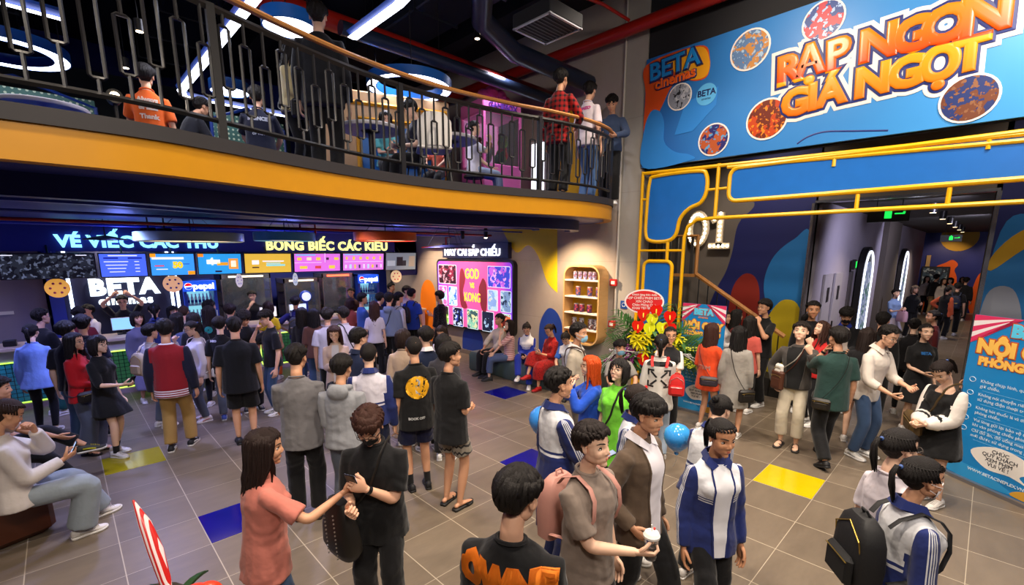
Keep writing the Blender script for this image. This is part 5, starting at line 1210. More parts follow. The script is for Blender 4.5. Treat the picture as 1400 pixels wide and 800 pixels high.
# ------------------------------------------------------------------ poster wall
XW = 7.45
def wall_part(name, mb, m, root, smooth=False):
    mb.xf(np.array(FX(XW, 0, 0))); L_ = root.location; mb.xf(np.array(Matrix.Translation((-L_[0], -L_[1], -L_[2])))); return mb.build(name, m, root, smooth)
pb = empty('poster_lightbox', (XW, 8.97, .7), 0, 'large glowing pink lightbox of film posters on the right wall', 'lightbox')
b = MB(); plate(rrect(2.98, 1.76, .14, 6, -8.97, 1.56), .12, 0, 0, b); wall_part('frame', b, M_BLACK, pb)
def pink_mat():
    t = NT('lightbox_pink'); o, v = t.obj(); ax = t.math('ABSOLUTE', o[1]); f = t.math('MULTIPLY', t.math('MAXIMUM', t.math('SUBTRACT', ax, .8), 0), 1.6)
    c = t.mix(f, srgb('#f0559a')[:3], srgb('#7a3ad0')[:3]); t.base(c); t.put(t.bs.inputs['Emission Color'], c); t.p(Emission_Strength=.95); return t.m
b = MB(); plate(rrect(2.88, 1.66, .11, 6, -8.97, 1.56), .006, .121, 0, b); wall_part('lit_panel', b, pink_mat(), pb)
posters = [((-9.97, 2.05), (.78, .50), ('#7a1c3c', '#2c1424', '#d8a0b0')), ((-7.97, 2.05), (.78, .50), ('#c060e0', '#3a48d0', '#f0b0f0')),
    ((-10.19, 1.49), (.36, .50), ('#9ad8f0', '#d060b0', '#e8f0f8')), ((-9.75, 1.49), (.36, .50), ('#2c64d0', '#a8d8f8', '#e0f0ff')), ((-8.19, 1.49), (.36, .50), ('#b8e0f8', '#88a8e0', '#f0e0b0')), ((-7.73, 1.49), (.36, .50), ('#c0e4f8', '#7a98c0', '#1c2c4c')),
    ((-10.15, .96), (.40, .50), ('#8ac84c', '#2c3c1c', '#e8f0c0')), ((-9.55, .96), (.44, .50), ('#2c3ca0', '#0c1030', '#c8e0f8')), ((-8.95, .96), (.44, .50), ('#88c8b0', '#3c5c64', '#e0e8b0')), ((-8.37, .96), (.44, .50), ('#1c2440', '#a8c8e8', '#0c0c18')), ((-7.78, .96), (.44, .50), ('#5c1c14', '#e07040', '#c8f0e0'))]
for (cx, cy), (w, h), cc in posters:
    b = MB(); plate(rrect(w, h, .03, 4, cx, cy), .004, .128, 0, b); fr_ = wall_part('poster_border', b, glow('poster_white', '#d8eaf6', .8), pb)
    b = MB(); plate(rrect(w - .03, h - .03, .025, 4, cx, cy), .003, .133, 0, b); wall_part('poster', b, art_mat('poster' + cc[0], *cc, scale=5, emit=.75), pb)
b = MB(); plate(smooth_pts([(-9.42, 2.15), (-9.3, 2.2), (-9.22, 1.95), (-9.32, 1.6), (-9.15, 1.25), (-9.4, 1.25), (-9.47, 1.7)], 5), .003, .130, 0, b); plate(smooth_pts([(-8.52, 2.0), (-8.62, 1.9), (-8.7, 1.7), (-8.6, 1.25), (-8.42, 1.22), (-8.4, 1.8)], 5), .003, .130, 0, b); wall_part('printed_shapes', b, glow('maroon_glow', '#8a2c3c', .5), pb)
for tx, s, x, y in (('GOD', .30, -8.95, 2.08), ('VS', .16, -8.95, 1.80), ('KONG', .27, -8.95, 1.50)):
    q = text_poly(tx, s, .004, bevel=.006); v, f, mi = q.arrays(); q2 = MB(); q2.add(v * np.array((.8 if tx != 'VS' else 1, 1.15, 1)), f); q2.xf(np.array(Matrix.Translation((x, y, .132)))); wall_part('lettering', q2, glow('letter_yellow_glow', '#f8d848', .95), pb)
sg = empty('poster_wall_sign', (XW, 8.92, 2.66), 0, 'dark sign with glowing white letters above the poster lightbox', 'sign')
b = MB(); b.box((-8.92, 2.66, .06), (2.5, .36, .12)); wall_part('sign_board', b, mat('sign_navy', '#1a2350', .5), sg)
q = text_poly('MẤY CÁI SẮP CHIẾU', .235, .02, bevel=.007, spacing=1.0); q.xf(np.array(Matrix.Translation((-8.98, 2.61, .14)))); wall_part('lettering', q, glow('sign_white', '#f0f2ff', 1.3), sg)
# shelf
sh = empty('wall_shelf', (XW, 5.46, .85), 0, 'rounded light wood display shelf holding popcorn tins on the concrete wall', 'shelf')
W2 = wood_mat('shelf_wood', '#c99a5c', '#dcb27a', (1, 8, 8), .5)
out = rrect(.86, 1.54, .22, 8, -5.46, 1.60); inn = rrect(.80, 1.48, .19, 8, -5.46, 1.60)
b = MB(); n = len(out); rr = [[(p[0], p[1], zz) for p in pl_] for pl_, zz in ((out, 0), (out, .30), (inn, .30), (inn, .02))]; b.loft(rr, caps=False); wall_part('shelf_case', b, W2, sh)
b = MB(); plate(inn, .012, .01, 0, b); wall_part('back_panel', b, mat('shelf_yellow', '#d8a81c', .5), sh)
SZ = (2.08, 1.76, 1.44, 1.12)
for zz in SZ: b = MB(); b.box((-5.46, zz, .155), (.80, .028, .27), bev=.004); wall_part('shelf_board', b, mat('shelf_white', '#f2e9dc', .5), sh)
tins = [(2.08, (5.70, 5.58, 5.46, 5.34, 5.24), .14, 1), (1.76, (5.62, 5.34, 5.14), .17, 2), (1.44, (5.66, 5.52, 5.34), .15, 3), (1.12, (5.70, 5.52, 5.30, 5.18), .19, 4)]
tc_ = [('#c8b8d8', '#7a4858', '#3c5ca0'), ('#3c4c8c', '#c86858', '#1c2c5c'), ('#4c2c5c', '#c0485c', '#202038'), ('#2c2c3c', '#c8ccd8', '#8c3c2c')]; tn = 0
for zz, ys, hgt, row in tins:
    for j, yy in enumerate(ys):
        tr_ = empty('popcorn_tin', (XW - .16, yy, zz + .014), 0, None, None); tn += 1
        T(tr_, ('%s popcorn tin on the %s board of the wood shelf, %s from left' % (('pale', 'blue', 'purple', 'dark')[row - 1], ('top', 'second', 'third', 'bottom')[row - 1], ('first', 'second', 'third', 'fourth', 'fifth')[j])), 'tin', 'popcorn tins on the wood shelf')
        b = MB(); r_ = .042 if row == 1 else .052; b.lathe([(r_ * .85, 0), (r_, hgt * .5), (r_ * .95, hgt)], 18); b.build('tin_body', art_mat('tin%d' % tn, *tc_[row - 1], scale=22), tr_, True)
        b = MB(); b.lathe([(r_ * .97, hgt), (r_ * .97, hgt + .012), (r_ * .5, hgt + .02)], 18); b.build('lid', mat('tin_lid', '#b9b2c0', .3), tr_, True)
# fire alarm, pipe, sign
pipe('cable_conduit', [(7.40, 4.83, 1.45), (7.40, 4.83, 6.9)], .018, mat('conduit_white', '#c9c2ba', .5), 'white vertical cable conduit on the concrete beside the column', 'conduit')
for zz, lab in ((2.06, 'upper small red fire alarm box on the conduit'), (1.28, 'lower small red fire alarm box on the conduit')):
    al = empty('fire_alarm', (7.36, 4.86, zz), 0, lab, 'fire alarm'); b = MB(); b.box((0, 0, 0), (.05, .15, .13), bev=.01); b.build('alarm_box', mat('alarm_red', '#c01c1c', .35), al); b = MB(); b.box((-.027, 0, 0), (.004, .08, .06)); b.build('glass_plate', M_WHITE, al)
ws = empty('wifi_sticker', (7.41, 4.65, 1.66), 0, 'small square blue sticker sign on the concrete column', 'sign'); b = MB(); b.box((0, 0, 0), (.01, .14, .14)); b.build('sign_plate', mat('sticker_blue', '#1c4c9c', .4), ws); b = MB(); b.tube([(-.008, .035 * math.cos(a), .035 * math.sin(a)) for a in [2 * PI * k / 14 for k in range(14)]], .006, 5, closed=True); b.build('symbol_print', M_WHITE, ws)
# bench along the wall
bn = empty('bench', (6.85, 6.4, 0), 0, 'long grey-green upholstered bench below the posters and shelf', 'bench')
b = MB()
sec = [(-.42, .0), (-.45, .05), (-.45, .36), (-.40, .42), (.40, .42), (.45, .36), (.45, .0)]
P = [(7.95, -.02), (7.2, .04), (6.3, -.03), (5.4, .05), (4.75, .0)]
b.loft([[(x_ + dx, y_ - 6.4, z_) for x_, z_ in sec] for y_, dx in P]); b.build('seat_pad', mat('bench_leather', '#4c5e5c', .45), bn, True)
b = MB(); b.box((0, 0, .03), (.7, 3.1, .06)); b.build('plinth', M_BLACK, bn)

# ------------------------------------------------------------------ ticket and food counter
ct = empty('service_counter', (2.8, 11.4, 0), 0, 'long white service counter with lit tiled fronts under the menu screens', 'counter')
def cp(name, mb, m, smooth=False, par=None): mb.xf(np.array(Matrix.Translation((-2.8, -11.4, 0)))); return mb.build(name, m, par or ct, smooth)
b = MB(); b.box((2.8, 11.45, .50), (9.1, .62, 1.0)); cp('counter_body', b, mat('counter_white', '#c4b8cc', .45))
b = MB(); b.box((2.8, 11.42, 1.03), (9.1, .75, .06), bev=.01); cp('worktop', b, mat('worktop', '#cdb8a8', .3))
def tile_mat(name, a, c):
    t = NT(name); o, v = t.obj(); g = t.math('MAXIMUM', t.math('GREATER_THAN', t.math('FRACT', t.math('MULTIPLY', o[0], 14)), .88), t.math('GREATER_THAN', t.math('FRACT', t.math('MULTIPLY', o[2], 14)), .88))
    cc = t.mix(t.noise(9, 1, v), srgb(a)[:3], srgb(c)[:3]); cc = t.mix(g, cc, srgb('#0c1a1c')[:3]); t.base(cc); t.p(Roughness=.15); return t.m
for i, (xa, xb, c1, c2, ge) in enumerate(((-1.75, -.33, '#1c8c9c', '#40b4b0', '#b0e04c'), (.42, 2.7, '#2c7c3c', '#4c9c4c', '#c8e85c'), (3.0, 5.0, '#2c7c3c', '#4c9c4c', '#c8e85c'), (5.3, 7.2, '#2c7c3c', '#4c9c4c', '#ffb45c'))):
    pl_ = rrect(xb - xa, .70, .09, 5, (xa + xb) / 2, .46)
    b = MB(); plate(pl_, .012, .0, 0, b); put(b, FY(0, 11.14, 0)); cp('tile_panel', b, tile_mat('green_tiles%d' % i, c1, c2))
    b = MB(); b.tube([(p[0], p[1], .012) for p in pl_], .012, 6, closed=True); put(b, FY(0, 11.135, 0)); cp('light_edge', b, glow('edge' + ge, ge, 1.6))
b = MB(); b.box((2.8, 11.12, .045), (9.2, .05, .09)); cp('plinth', b, mat('plinth_pink', '#a08c8c', .5))
for i, (x, y, l) in enumerate(((1.15, 11.3, 'gold spiral trophy-like bell on the counter by the arms-raised cashier'),)):
    t = empty('counter_bell', (x, y, 1.06), 0, l, 'ornament'); b = MB(); b.lathe([(.035, 0), (.03, .01), (.012, .02), (.03, .05), (.012, .08), (.03, .1), (.01, .12)], 16); b.build('bell_body', mat('brass', '#a8864c', .3, metal=.8), t, True); b = MB(); b.lathe([(.036, -.0), (.036, .006)], 16); b.build('base', M_BLACK, t)
for x, l in ((-.75, 'dark card terminal on the counter at the far left'),):
    t = empty('card_terminal', (x, 11.35, 1.06), 0, l, 'terminal'); b = MB(); b.box((0, 0, .05), (.16, .2, .10), bev=.01); b.build('terminal_body', M_BLACK, t); b = MB(); b.box((0, -.02, .103), (.1, .08, .006)); b.build('screen', mat('dim_screen', '#3c4858', .2), t)
def monitor(x, y, z, w, h, c, label, yaw=0):
    t = empty('cash_monitor', (x, y, z), yaw, label, 'monitor'); b = MB(); b.box((0, 0, h / 2 + .08), (w, .03, h), bev=.006); b.build('housing', M_WHITE, t); b = MB(); b.box((0, -.017, h / 2 + .08), (w * .94, .004, h * .9)); b.build('screen', glow('pos' + c, c, 1.0), t); b = MB(); b.box((0, .03, .05), (.05, .05, .1)); b.box((0, .02, .008), (.2, .16, .016)); b.build('stand', M_BLACK, t)
monitor(3.35, 11.55, 1.06, .36, .24, '#f4ece0', 'white cash monitor on the counter left of the hand-on-face clerk'); monitor(4.0, 11.5, 1.06, .40, .26, '#d8ecff', 'wide pale monitor on the counter right of the hand-on-face clerk'); monitor(.75, 11.55, 1.06, .34, .24, '#8cc8f4', 'light blue monitor on the counter before the white-shirted cashier')
# signs above
fa = empty('ticket_sign', (2.9, 11.6, 2.64), 0, 'navy fascia sign with glowing pale blue and yellow letters above the menu screens', 'sign')
def fp(name, mb, m, smooth=False): mb.xf(np.array(Matrix.Translation((-2.9, -11.6, -2.64)))); return mb.build(name, m, fa, smooth)
b = MB(); b.box((2.9, 11.66, 2.86), (9.2, .1, .46)); b.box((7.1, 11.66, 2.5), (.75, .1, 1.05), bev=.03); fp('sign_board', b, M_DBLUE)
q = text_poly('VÉ VIẾC CÁC THỨ', .29, .02, bevel=.014, spacing=1.05); put(q, FY(1.27, 11.58, 2.80)); fp('lettering', q, glow('sign_ice', '#8fe4ff', 1.6))
q = text_poly('BỎNG BIẾC CÁC KIỂU', .29, .02, bevel=.011, spacing=1.06); put(q, FY(4.98, 11.58, 2.76)); fp('lettering', q, glow('sign_yellow', '#f4f08c', 1.5))
# menu screens
def screen(x0, x1, z0, z1, label, bg, bits, em=1.0, tilt=8):
    w, h = x1 - x0, z1 - z0; t = empty('menu_screen', ((x0 + x1) / 2, 11.42, (z0 + z1) / 2), 0, label, 'screen'); t.rotation_euler = (R(-tilt) * -1, 0, 0)
    b = MB(); b.box((0, .02, 0), (w, .05, h), bev=.006); b.build('bezel', M_BLACK, t)
    b = MB(); b.box((0, -.008, 0), (w * .96, .004, h * .93)); b.build('display', bg if not isinstance(bg, str) else glow('scr' + bg, bg, em), t)
    q = {}
    for (cx, cy, bw, bh, c) in bits:
        q.setdefault(c, MB()).box((cx * w, -.012, cy * h), (bw * w, .003, bh * h), bev=.001)
    for c, mb in q.items(): mb.build('display_print', glow('bit' + c, c, em), t)
    b = MB(); b.tube([(0, .04, h / 2 - .03), (0, .23, h / 2 + .10)], .015, 6); b.build('mount', M_BLACK, t); return t
rn = random.Random(5); Wt = '#f4f4ff'
def grid(nx, ny, x0, x1, y0, y1, w, h, cs): return [(x0 + (x1 - x0) * i / max(nx - 1, 1), y0 + (y1 - y0) * j / max(ny - 1, 1), w * rn.uniform(.6, 1), h * rn.uniform(.7, 1), cs[(i * 3 + j) % len(cs)]) for i in range(nx) for j in range(ny)]
screen(-.72, .50, 2.15, 2.60, 'leftmost wall screen showing a dark grey film trailer', art_mat('trailer', '#0c0e14', '#23272f', '#5c6474', scale=7, emit=.8), [(-.4, .42, .12, .03, Wt), (.35, .42, .12, .03, Wt)])
screen(.54, 1.24, 2.15, 2.60, 'blue wall screen with a white price table, second from the left', '#4c6cf0', [(0, .40, .6, .04, Wt), (-.25, .30, .3, .07, '#1c2c9c'), (.25, .30, .3, .07, '#1c2c9c')] + [(-.15, .15 - .14 * k, .5 - .06 * k, .03, Wt) for k in range(4)] + [(.28, .15 - .14 * k, .1, .03, Wt) for k in range(4)])
screen(1.28, 2.02, 2.15, 2.60, 'sky-blue wall screen with the number 50 offer', '#3c9cf0', [(-.42, .40, .12, .16, '#ffa01c'), (.40, -.38, .16, .16, '#ffa01c'), (-.1, .28, .7, .10, Wt), (-.3, -.05, .2, .05, '#f04c4c'), (-.25, -.2, .25, .04, Wt), (.2, .02, .34, .03, '#1c3c9c')])
screen(2.06, 2.88, 2.15, 2.60, 'blue wall screen with white and orange shapes, fourth from the left', '#2c9ce0', [(-.42, .40, .12, .14, '#ff8c1c'), (-.15, .1, .3, .2, Wt), (.05, .0, .25, .14, '#f0a01c'), (.3, .0, .22, .5, '#f09c3c'), (.3, .0, .12, .3, '#c8ecff'), (-.05, -.35, .15, .08, '#1c1c3c')])
screen(2.92, 3.92, 2.15, 2.60, 'plain golden-yellow wall screen above the counter', '#e0b43c', [(-.27, .05, .14, .2, Wt), (-.27, -.2, .14, .06, '#3c2c1c'), (.1, .1, .45, .05, Wt), (.1, .0, .3, .05, '#8cd8d8'), (.15, -.1, .4, .09, '#8cd8d8')])
screen(3.96, 5.10, 2.15, 2.60, 'pink menu screen with popcorn combos, left of the two pink ones', '#f07ce8', [(-.2, .0, .56, .02, Wt), (.15, .25, .01, .5, Wt), (-.25, .40, .4, .06, '#5cd0f0')] + grid(5, 1, -.38, .40, .2, .2, .1, .16, ['#f8e04c', '#3c2c3c', '#f8e04c', '#fff8c0']) + grid(3, 1, -.3, .3, -.25, -.25, .16, .2, ['#f8e04c', '#e04c4c']), .85)
screen(5.14, 6.30, 2.15, 2.60, 'pink menu screen with rows of drinks, right of the two pink ones', '#ee88ea', [(-.25, .42, .4, .05, '#5cd0f0'), (0, .02, .9, .02, Wt)] + grid(6, 1, -.40, .40, .22, .22, .07, .2, ['#f8d84c', '#e8485c', '#f8a04c']) + grid(9, 1, -.42, .42, -.25, -.25, .05, .24, ['#f8f8f8', '#3c3c5c', '#f8d84c', '#c8f0f8']), .85)
screen(6.34, 7.30, 2.13, 2.62, 'rightmost grey wall screen with black figures', '#8c98a0', [(-.05, -.0, .2, .5, '#1c1c24'), (.1, -.1, .12, .3, '#2c2c34'), (.35, 0, .2, .6, '#b0a08c'), (-.32, -.1, .25, .3, '#c8d0d4')], .5)
q = text_poly('50', .16, .004, bevel=.01); o = put(q, FY(1.72, 11.37, 2.36)); T(q.build('screen_offer_number', glow('offer_gold', '#ffc81c', 1.2)), 'yellow number 50 shown on the sky-blue screen', 'lettering')
q = text_poly('4', .2, .004, bevel=.008); put(q, FY(2.3, 11.37, 2.42)); T(q.build('screen_offer_number', glow('bit' + Wt, Wt, 1.0)), 'white digit shown on the fourth wall screen', 'lettering')
# logo wall and fridges
b = MB(); b.box((.95, 12.62, 1.55), (2.0, .12, 3.1)); struct('wall_logo_partition', b, mat('logo_wall', '#1e2140', .5))
lg = empty('cinema_logo_sign', (.95, 12.5, 1.75), 0, 'glowing white BETA cinemas letters on the dark wall behind the cashiers', 'sign')
def lp(name, mb, m, y=0): mb.xf(np.array(Matrix.Translation((-.95, -12.5, -1.75)))); return mb.build(name, m, lg)
q = text_poly('BETA', .44, .03, bevel=.026, spacing=1.12); put(q, FY(.93, 12.5, 1.90)); lp('lettering', q, glow('logo_glow', '#e8f4ff', 1.5))
q = text_poly('cinemas', .23, .03, bevel=.011, spacing=1.2); put(q, FY(.93, 12.5, 1.63)); lp('lettering', q, glow('logo_glow', '#e8f4ff', 1.5))
for x, l in ((.10, 'vertical white light tube left of the glowing cinema letters'), (1.72, 'vertical white light tube right of the glowing cinema letters'), (1.82, 'second vertical white light tube next to the left drinks fridge')):
    t = empty('light_tube', (x, 12.52, .9), 0, l, 'light tube'); b = MB(); b.tube([(0, 0, 0), (0, 0, 2.1)], .028, 8); b.build('tube', glow('tube_white', '#cfe0ff', 4.0), t); b = MB(); b.box((0, .03, 1.05), (.05, .02, 2.15)); b.build('backplate', M_BLACK, t)
b = MB(); b.box((-1.3, 12.75, 1.55), (2.1, .12, 3.1)); struct('wall_grey_panel', b, mat('grey_panel', '#8c8494', .6)); b = MB(); b.box((-.1, 12.6, 1.55), (.2, .16, 3.1)); struct('trim_blue_pier', b, mat('pier_blue', '#1c2f9c', .5)); b = MB(); b.box((-.85, 12.68, 1.5), (.28, .01, .06)); struct('trim_panel_label', b, M_WHITE)
def fridge(x, y, label, w=.64, h=2.0):
    t = empty('drinks_fridge', (x, y, 0), 0, label, 'fridge')
    b = MB(); b.box((-w / 2 + .03, 0, h / 2), (.06, .6, h)); b.box((w / 2 - .03, 0, h / 2), (.06, .6, h)); b.box((0, .28, h / 2), (w, .04, h)); b.box((0, 0, h - .02), (w, .6, .04)); b.box((0, 0, .12), (w, .6, .24)); b.build('fridge_body', mat('fridge_blue', '#1c3cb0', .35), t)
    b = MB(); b.box((0, -.29, h - .13), (w, .05, .24), bev=.01); b.build('sign_header', glow('pepsi_blue', '#1048c8', 1.1), t)
    q = text_poly('pepsi', .20, .01, bevel=.006); put(q, FY(.07, -.325, h - .14)); q.build('lettering', glow('white_lit', '#ffffff', 1.6), t)
    b = MB(); b.lathe([(.075, 0), (.075, .008)], 24); put(b, FY(-.22, -.325, h - .13)); b.build('logo_disc', glow('white_lit', '#ffffff', 1.6), t)
    b = MB(); plate([(.07 * math.cos(a), .07 * math.sin(a)) for a in np.linspace(.15, PI - .05, 14)], .004, 0, 0, b); put(b, FY(-.22, -.336, h - .13)); b.build('logo_red', glow('pepsi_red', '#e0102c', 1.1), t)
    b = MB(); plate([(.07 * math.cos(a), .07 * math.sin(a)) for a in np.linspace(PI + .35, 2 * PI - .15, 14)], .004, 0, 0, b); put(b, FY(-.22, -.336, h - .13)); b.build('logo_blue', glow('pepsi_blue2', '#1450d8', 1.1), t)
    b = MB(); b.box((0, .24, 1.0), (w - .12, .01, 1.5)); b.build('lit_back', glow('fridge_glow', '#8fd8e8', .9), t)
    for k in range(4): b = MB(); b.box((0, 0, .35 + k * .36), (w - .12, .5, .015)); b.build('shelf', mat('fridge_shelf', '#b8c8d0', .3), t)
    b = MB(); b.tube([(w / 2 - .05, -.33, .8), (w / 2 - .05, -.33, 1.3)], .012, 6); b.build('door_handle', M_WHITE, t)
    return t
for fx, lab, side in ((2.24, 'left drinks fridge full of bottles beside the glowing cinema letters', 'left'), (6.35, 'right drinks fridge with a lit blue header under the pink screens', 'right')):
    fridge(fx, 12.75, lab)
    protob = None
    for k in range(4):
        for j in range(7):
            r0 = empty('drink_bottle', (fx - .22 + j * .073, 12.62, .358 + k * .36), 0, '%s bottle from the left on the %s shelf of the %s drinks fridge' % (('first', 'second', 'third', 'fourth', 'fifth', 'sixth', 'last')[j], ('lowest', 'second', 'third', 'top')[k], side), 'bottle', 'bottles in the %s drinks fridge, %s shelf' % (side, ('lowest', 'second', 'third', 'top')[k]))
            if protob is None:
                b = MB(); b.lathe([(.026, 0), (.028, .02), (.028, .15), (.012, .2), (.011, .23)], 10); m1 = b.mesh('bottle', [mat('bottle_clear', '#b8d8dc', .15)]); b = MB(); b.lathe([(.0295, .05), (.0295, .11)], 10); m2 = b.mesh('label_band', [mat('bottle_label', '#14308c', .4)]); b = MB(); b.lathe([(.013, .228), (.013, .245)], 8); m3 = b.mesh('bottle_cap', [M_WHITE]); protob = 1
            for nm_, mm in (('bottle_body', m1), ('bottle_label', m2), ('bottle_cap', m3)): link(nm_, mm, r0)
# hanging round stickers, no lamps: a self-glow is added to lighten their colour
def hang_disc(x, y, z, r, c, c2, label, yaw=0, ry=None):
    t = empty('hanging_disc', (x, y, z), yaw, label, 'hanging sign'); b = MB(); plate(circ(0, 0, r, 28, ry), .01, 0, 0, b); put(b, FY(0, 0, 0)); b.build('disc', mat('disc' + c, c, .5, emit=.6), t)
    b = MB()
    for k in range(6): b.ell((r * .55 * math.cos(k * 1.05), -.012, r * .55 * math.sin(k * 1.05)), (r * .12, .003, r * .12), 0, 8, 6)
    b.build('printed_dots', mat('disc_print' + c2, c2, .5), t); b = MB(); b.tube([(0, .005, r), (0, .005, 2.66 - z)], .003, 4); b.build('string', M_WHITE, t)
hang_disc(-.06, 11.66, 1.98, .17, '#f4b04c', '#d85c6c', 'round orange printed disc hanging left of the cinema letters')
hang_disc(1.64, 11.66, 1.98, .17, '#f4b88c', '#3c5cb0', 'round peach printed disc hanging left of the left fridge')
hang_disc(2.85, 11.66, 2.0, .15, '#d8ccd8', '#3c6cc0', 'pale printed disc hanging before the steel cabinet', R(50))
hang_disc(4.05, 11.66, 1.98, .15, '#c8d4e4', '#4c7cc0', 'pale bluish printed disc hanging above the coffee machine', R(50))
hang_disc(6.72, 11.55, 1.96, .17, '#f4d0a0', '#d04c5c', 'round cream printed disc beside the right drinks fridge')
# cabinets behind the counter
def cabinet(x, y, w, d, h, z0, label, name, warm=False):
    t = empty(name, (x, y, z0), 0, label, 'cabinet'); sm = mat('stainless', '#8c8a90', .25, metal=.85)
    b = MB(); b.box((0, 0, .03), (w, d, .06)); b.box((0, 0, h - .06), (w, d, .12)); b.box((0, d / 2 - .02, h / 2), (w, .03, h)); b.build('cabinet_body', sm, t)
    for sx in (-1, 1):
        for sy in (-1, 1): b = MB(); b.box((sx * (w / 2 - .015), sy * (d / 2 - .015), h / 2), (.03, .03, h)); b.build('leg', sm, t)
    for k in range(2): b = MB(); b.box((0, 0, h * (.35 + .3 * k)), (w - .06, d - .05, .012)); b.build('shelf', sm, t)
    b = MB(); b.box((0, -d / 2, h / 2), (w - .06, .004, h - .2)); b.build('glass_front', mat('cabinet_glass', '#c8d4e0', .05, trans=.9, vary=0), t)
    b = MB(); b.box((0, -d / 2 - .005, h - .06), (w * .7, .006, .05)); b.build('light_strip', glow('strip' + str(warm), '#ff5c3c' if warm else '#f0e8d8', 3.0 if warm else .8), t)
    return t
b = MB(); b.box((4.3, 13.0, .45), (3.3, .7, .9)); T(b.build('back_counter', mat('back_counter_steel', '#3c3a40', .4, metal=.5)), 'long dark back counter carrying the popcorn machines behind the staff', 'counter')
cabinet(3.25, 12.95, 1.1, .6, 1.2, .9, 'steel glass-front popcorn warmer behind the hand-on-face clerk', 'popcorn_warmer')
cabinet(4.55, 12.95, .9, .6, 1.05, .9, 'steel cup and coffee station behind the yellow-shirted customer', 'coffee_station'); cabinet(5.55, 12.95, .9, .6, 1.15, .9, 'red-lit popcorn cabinet beside the right drinks fridge', 'popcorn_cabinet', True)
def popcorn_bits(x, y, z, label):
    b = MB(); r_ = random.Random(3)
    for k in range(160): b.ell((x + r_.uniform(-.4, .4), y + r_.uniform(-.2, .18), z + r_.uniform(0, .12)), (.02, .02, .016), 0, 5, 4)
    T(b.build('popcorn', mat('popcorn', '#e8c86c', .8)), label, 'popcorn', None, 'stuff')
popcorn_bits(5.55, 12.95, .97, 'heap of popcorn in the red-lit cabinet')
dl = empty('round_dispenser', (4.48, 12.3, 1.5), 0, 'blue and white oval drink dispenser sign on the counter', 'dispenser'); b = MB(); b.lathe([(.13, 0), (.15, .02), (.15, .07), (.13, .09)], 28); put(b, Matrix.Rotation(R(90), 4, 'X')); b.build('oval_head', mat('dispenser_blue', '#2448c0', .3), dl, True); b = MB(); b.lathe([(.11, .0), (.11, .01)], 28); put(b, FY(0, -.09, 0)); b.build('white_face', glow('disp_white', '#e8f0ff', .9), dl); b = MB(); b.tube([(0, 0, -.12), (0, 0, -dl.location[2])], .06, 12); b.build('column', mat('dispenser_blue', '#2448c0', .3), dl)

# ------------------------------------------------------------------ corridor
def arch_frame(x, y, label):
    t = empty('arch_poster_frame', (x, y, .3), 0, label, 'poster frame')
    def arch(w, h): return [(-w, 0), (w, 0)] + [(w * math.cos(a), h - w * 1.15 + w * 1.15 * math.sin(a)) for a in np.linspace(0, PI, 14)]
    b = MB(); plate(arch(.62, 2.45), .12, 0, 0, b); put(b, Matrix(((1, 0, 0, 0), (0, 0, -1, 0), (0, 1, 0, 0), (0, 0, 0, 1)))); b.build('case', M_BLACK, t)
    b = MB(); pl_ = arch(.50, 2.28); b.tube([(p[0], -.13, p[1] + .06) for p in pl_], .022, 6, closed=True); b.build('neon_tube', glow('neon_white', '#e8ecff', 3.5), t)
    b = MB(); plate(arch(.42, 1.95), .01, .12, 0, b); put(b, Matrix(((1, 0, 0, 0), (0, 0, -1, 0), (0, 1, 0, .15), (0, 0, 0, 1)))); b.build('poster', art_mat('arch_art%d' % int(x), '#3c6c68', '#8c9cc0', '#d0dcf0', scale=3, emit=.45), t)
arch_frame(13.9, 2.17, 'nearer arched poster case with a white neon outline on the corridor wall'); arch_frame(20.6, 2.17, 'farther arched poster case with a white neon outline on the corridor wall')
for i, (x, l) in enumerate(((10.65, 'first white cabinet door on the grey corridor wall'), (11.5, 'second white cabinet door on the grey corridor wall'))):
    t = empty('service_door', (x, 2.175, 0), 0, l, 'door'); b = MB(); b.box((0, 0, 1.1), (.62, .04, 2.2), bev=.005); b.build('leaf', mat('door_grey_white', '#a8a4ac', .5), t); b = MB(); b.box((0, -.024, 1.8), (.16, .01, .28)); b.build('notice_plate', M_BLACK, t); b = MB(); b.box((.24 * (1 if i == 0 else -1), -.03, 1.15), (.03, .03, .16)); b.build('door_handle', M_BLACK, t)
b = MB(); b.box((13.15 - .4, 2.185, 1.1), (.25, .05, 2.2)); struct('door_corridor', b, mat('door_dark_grey', '#4c484c', .5))
def exit_sign(x, y, z, s, label, turned=0):
    t = empty('exit_sign', (x, y, z), turned, label, 'exit sign'); b = MB(); b.box((0, 0, 0), (.04, s, s * .42), bev=.004); b.build('sign_case', mat('exit_case', '#10180f', .4), t)
    g = MB(); k = s / .6; g.box((-.023, 0, 0), (.003, .10 * k, .13 * k)); g.ell((-.024, .0, .08 * k), (.004, .022 * k, .022 * k)); g.box((-.024, -.16 * k, .01), (.003, .14 * k, .02 * k)); g.box((-.024, -.22 * k, .03 * k), (.003, .03 * k, .03 * k), rz=0); g.build('running_figure_print', glow('exit_green', '#18e04c', 1.6), t)
    c = MB(); c.tube([(0, -s * .3, s * .2), (0, -s * .3, 3.5 - z)], .006, 4); c.tube([(0, s * .3, s * .2), (0, s * .3, 3.5 - z)], .006, 4); c.build('rods', M_BLACK, t)
_e = (8.27, 0.87); exit_sign(9.9, 1.30, 3.22, .55, 'green exit sign hanging at the corridor entrance'); exit_sign(20.0, 1.0, 3.05, .5, 'distant green exit sign deep in the corridor')
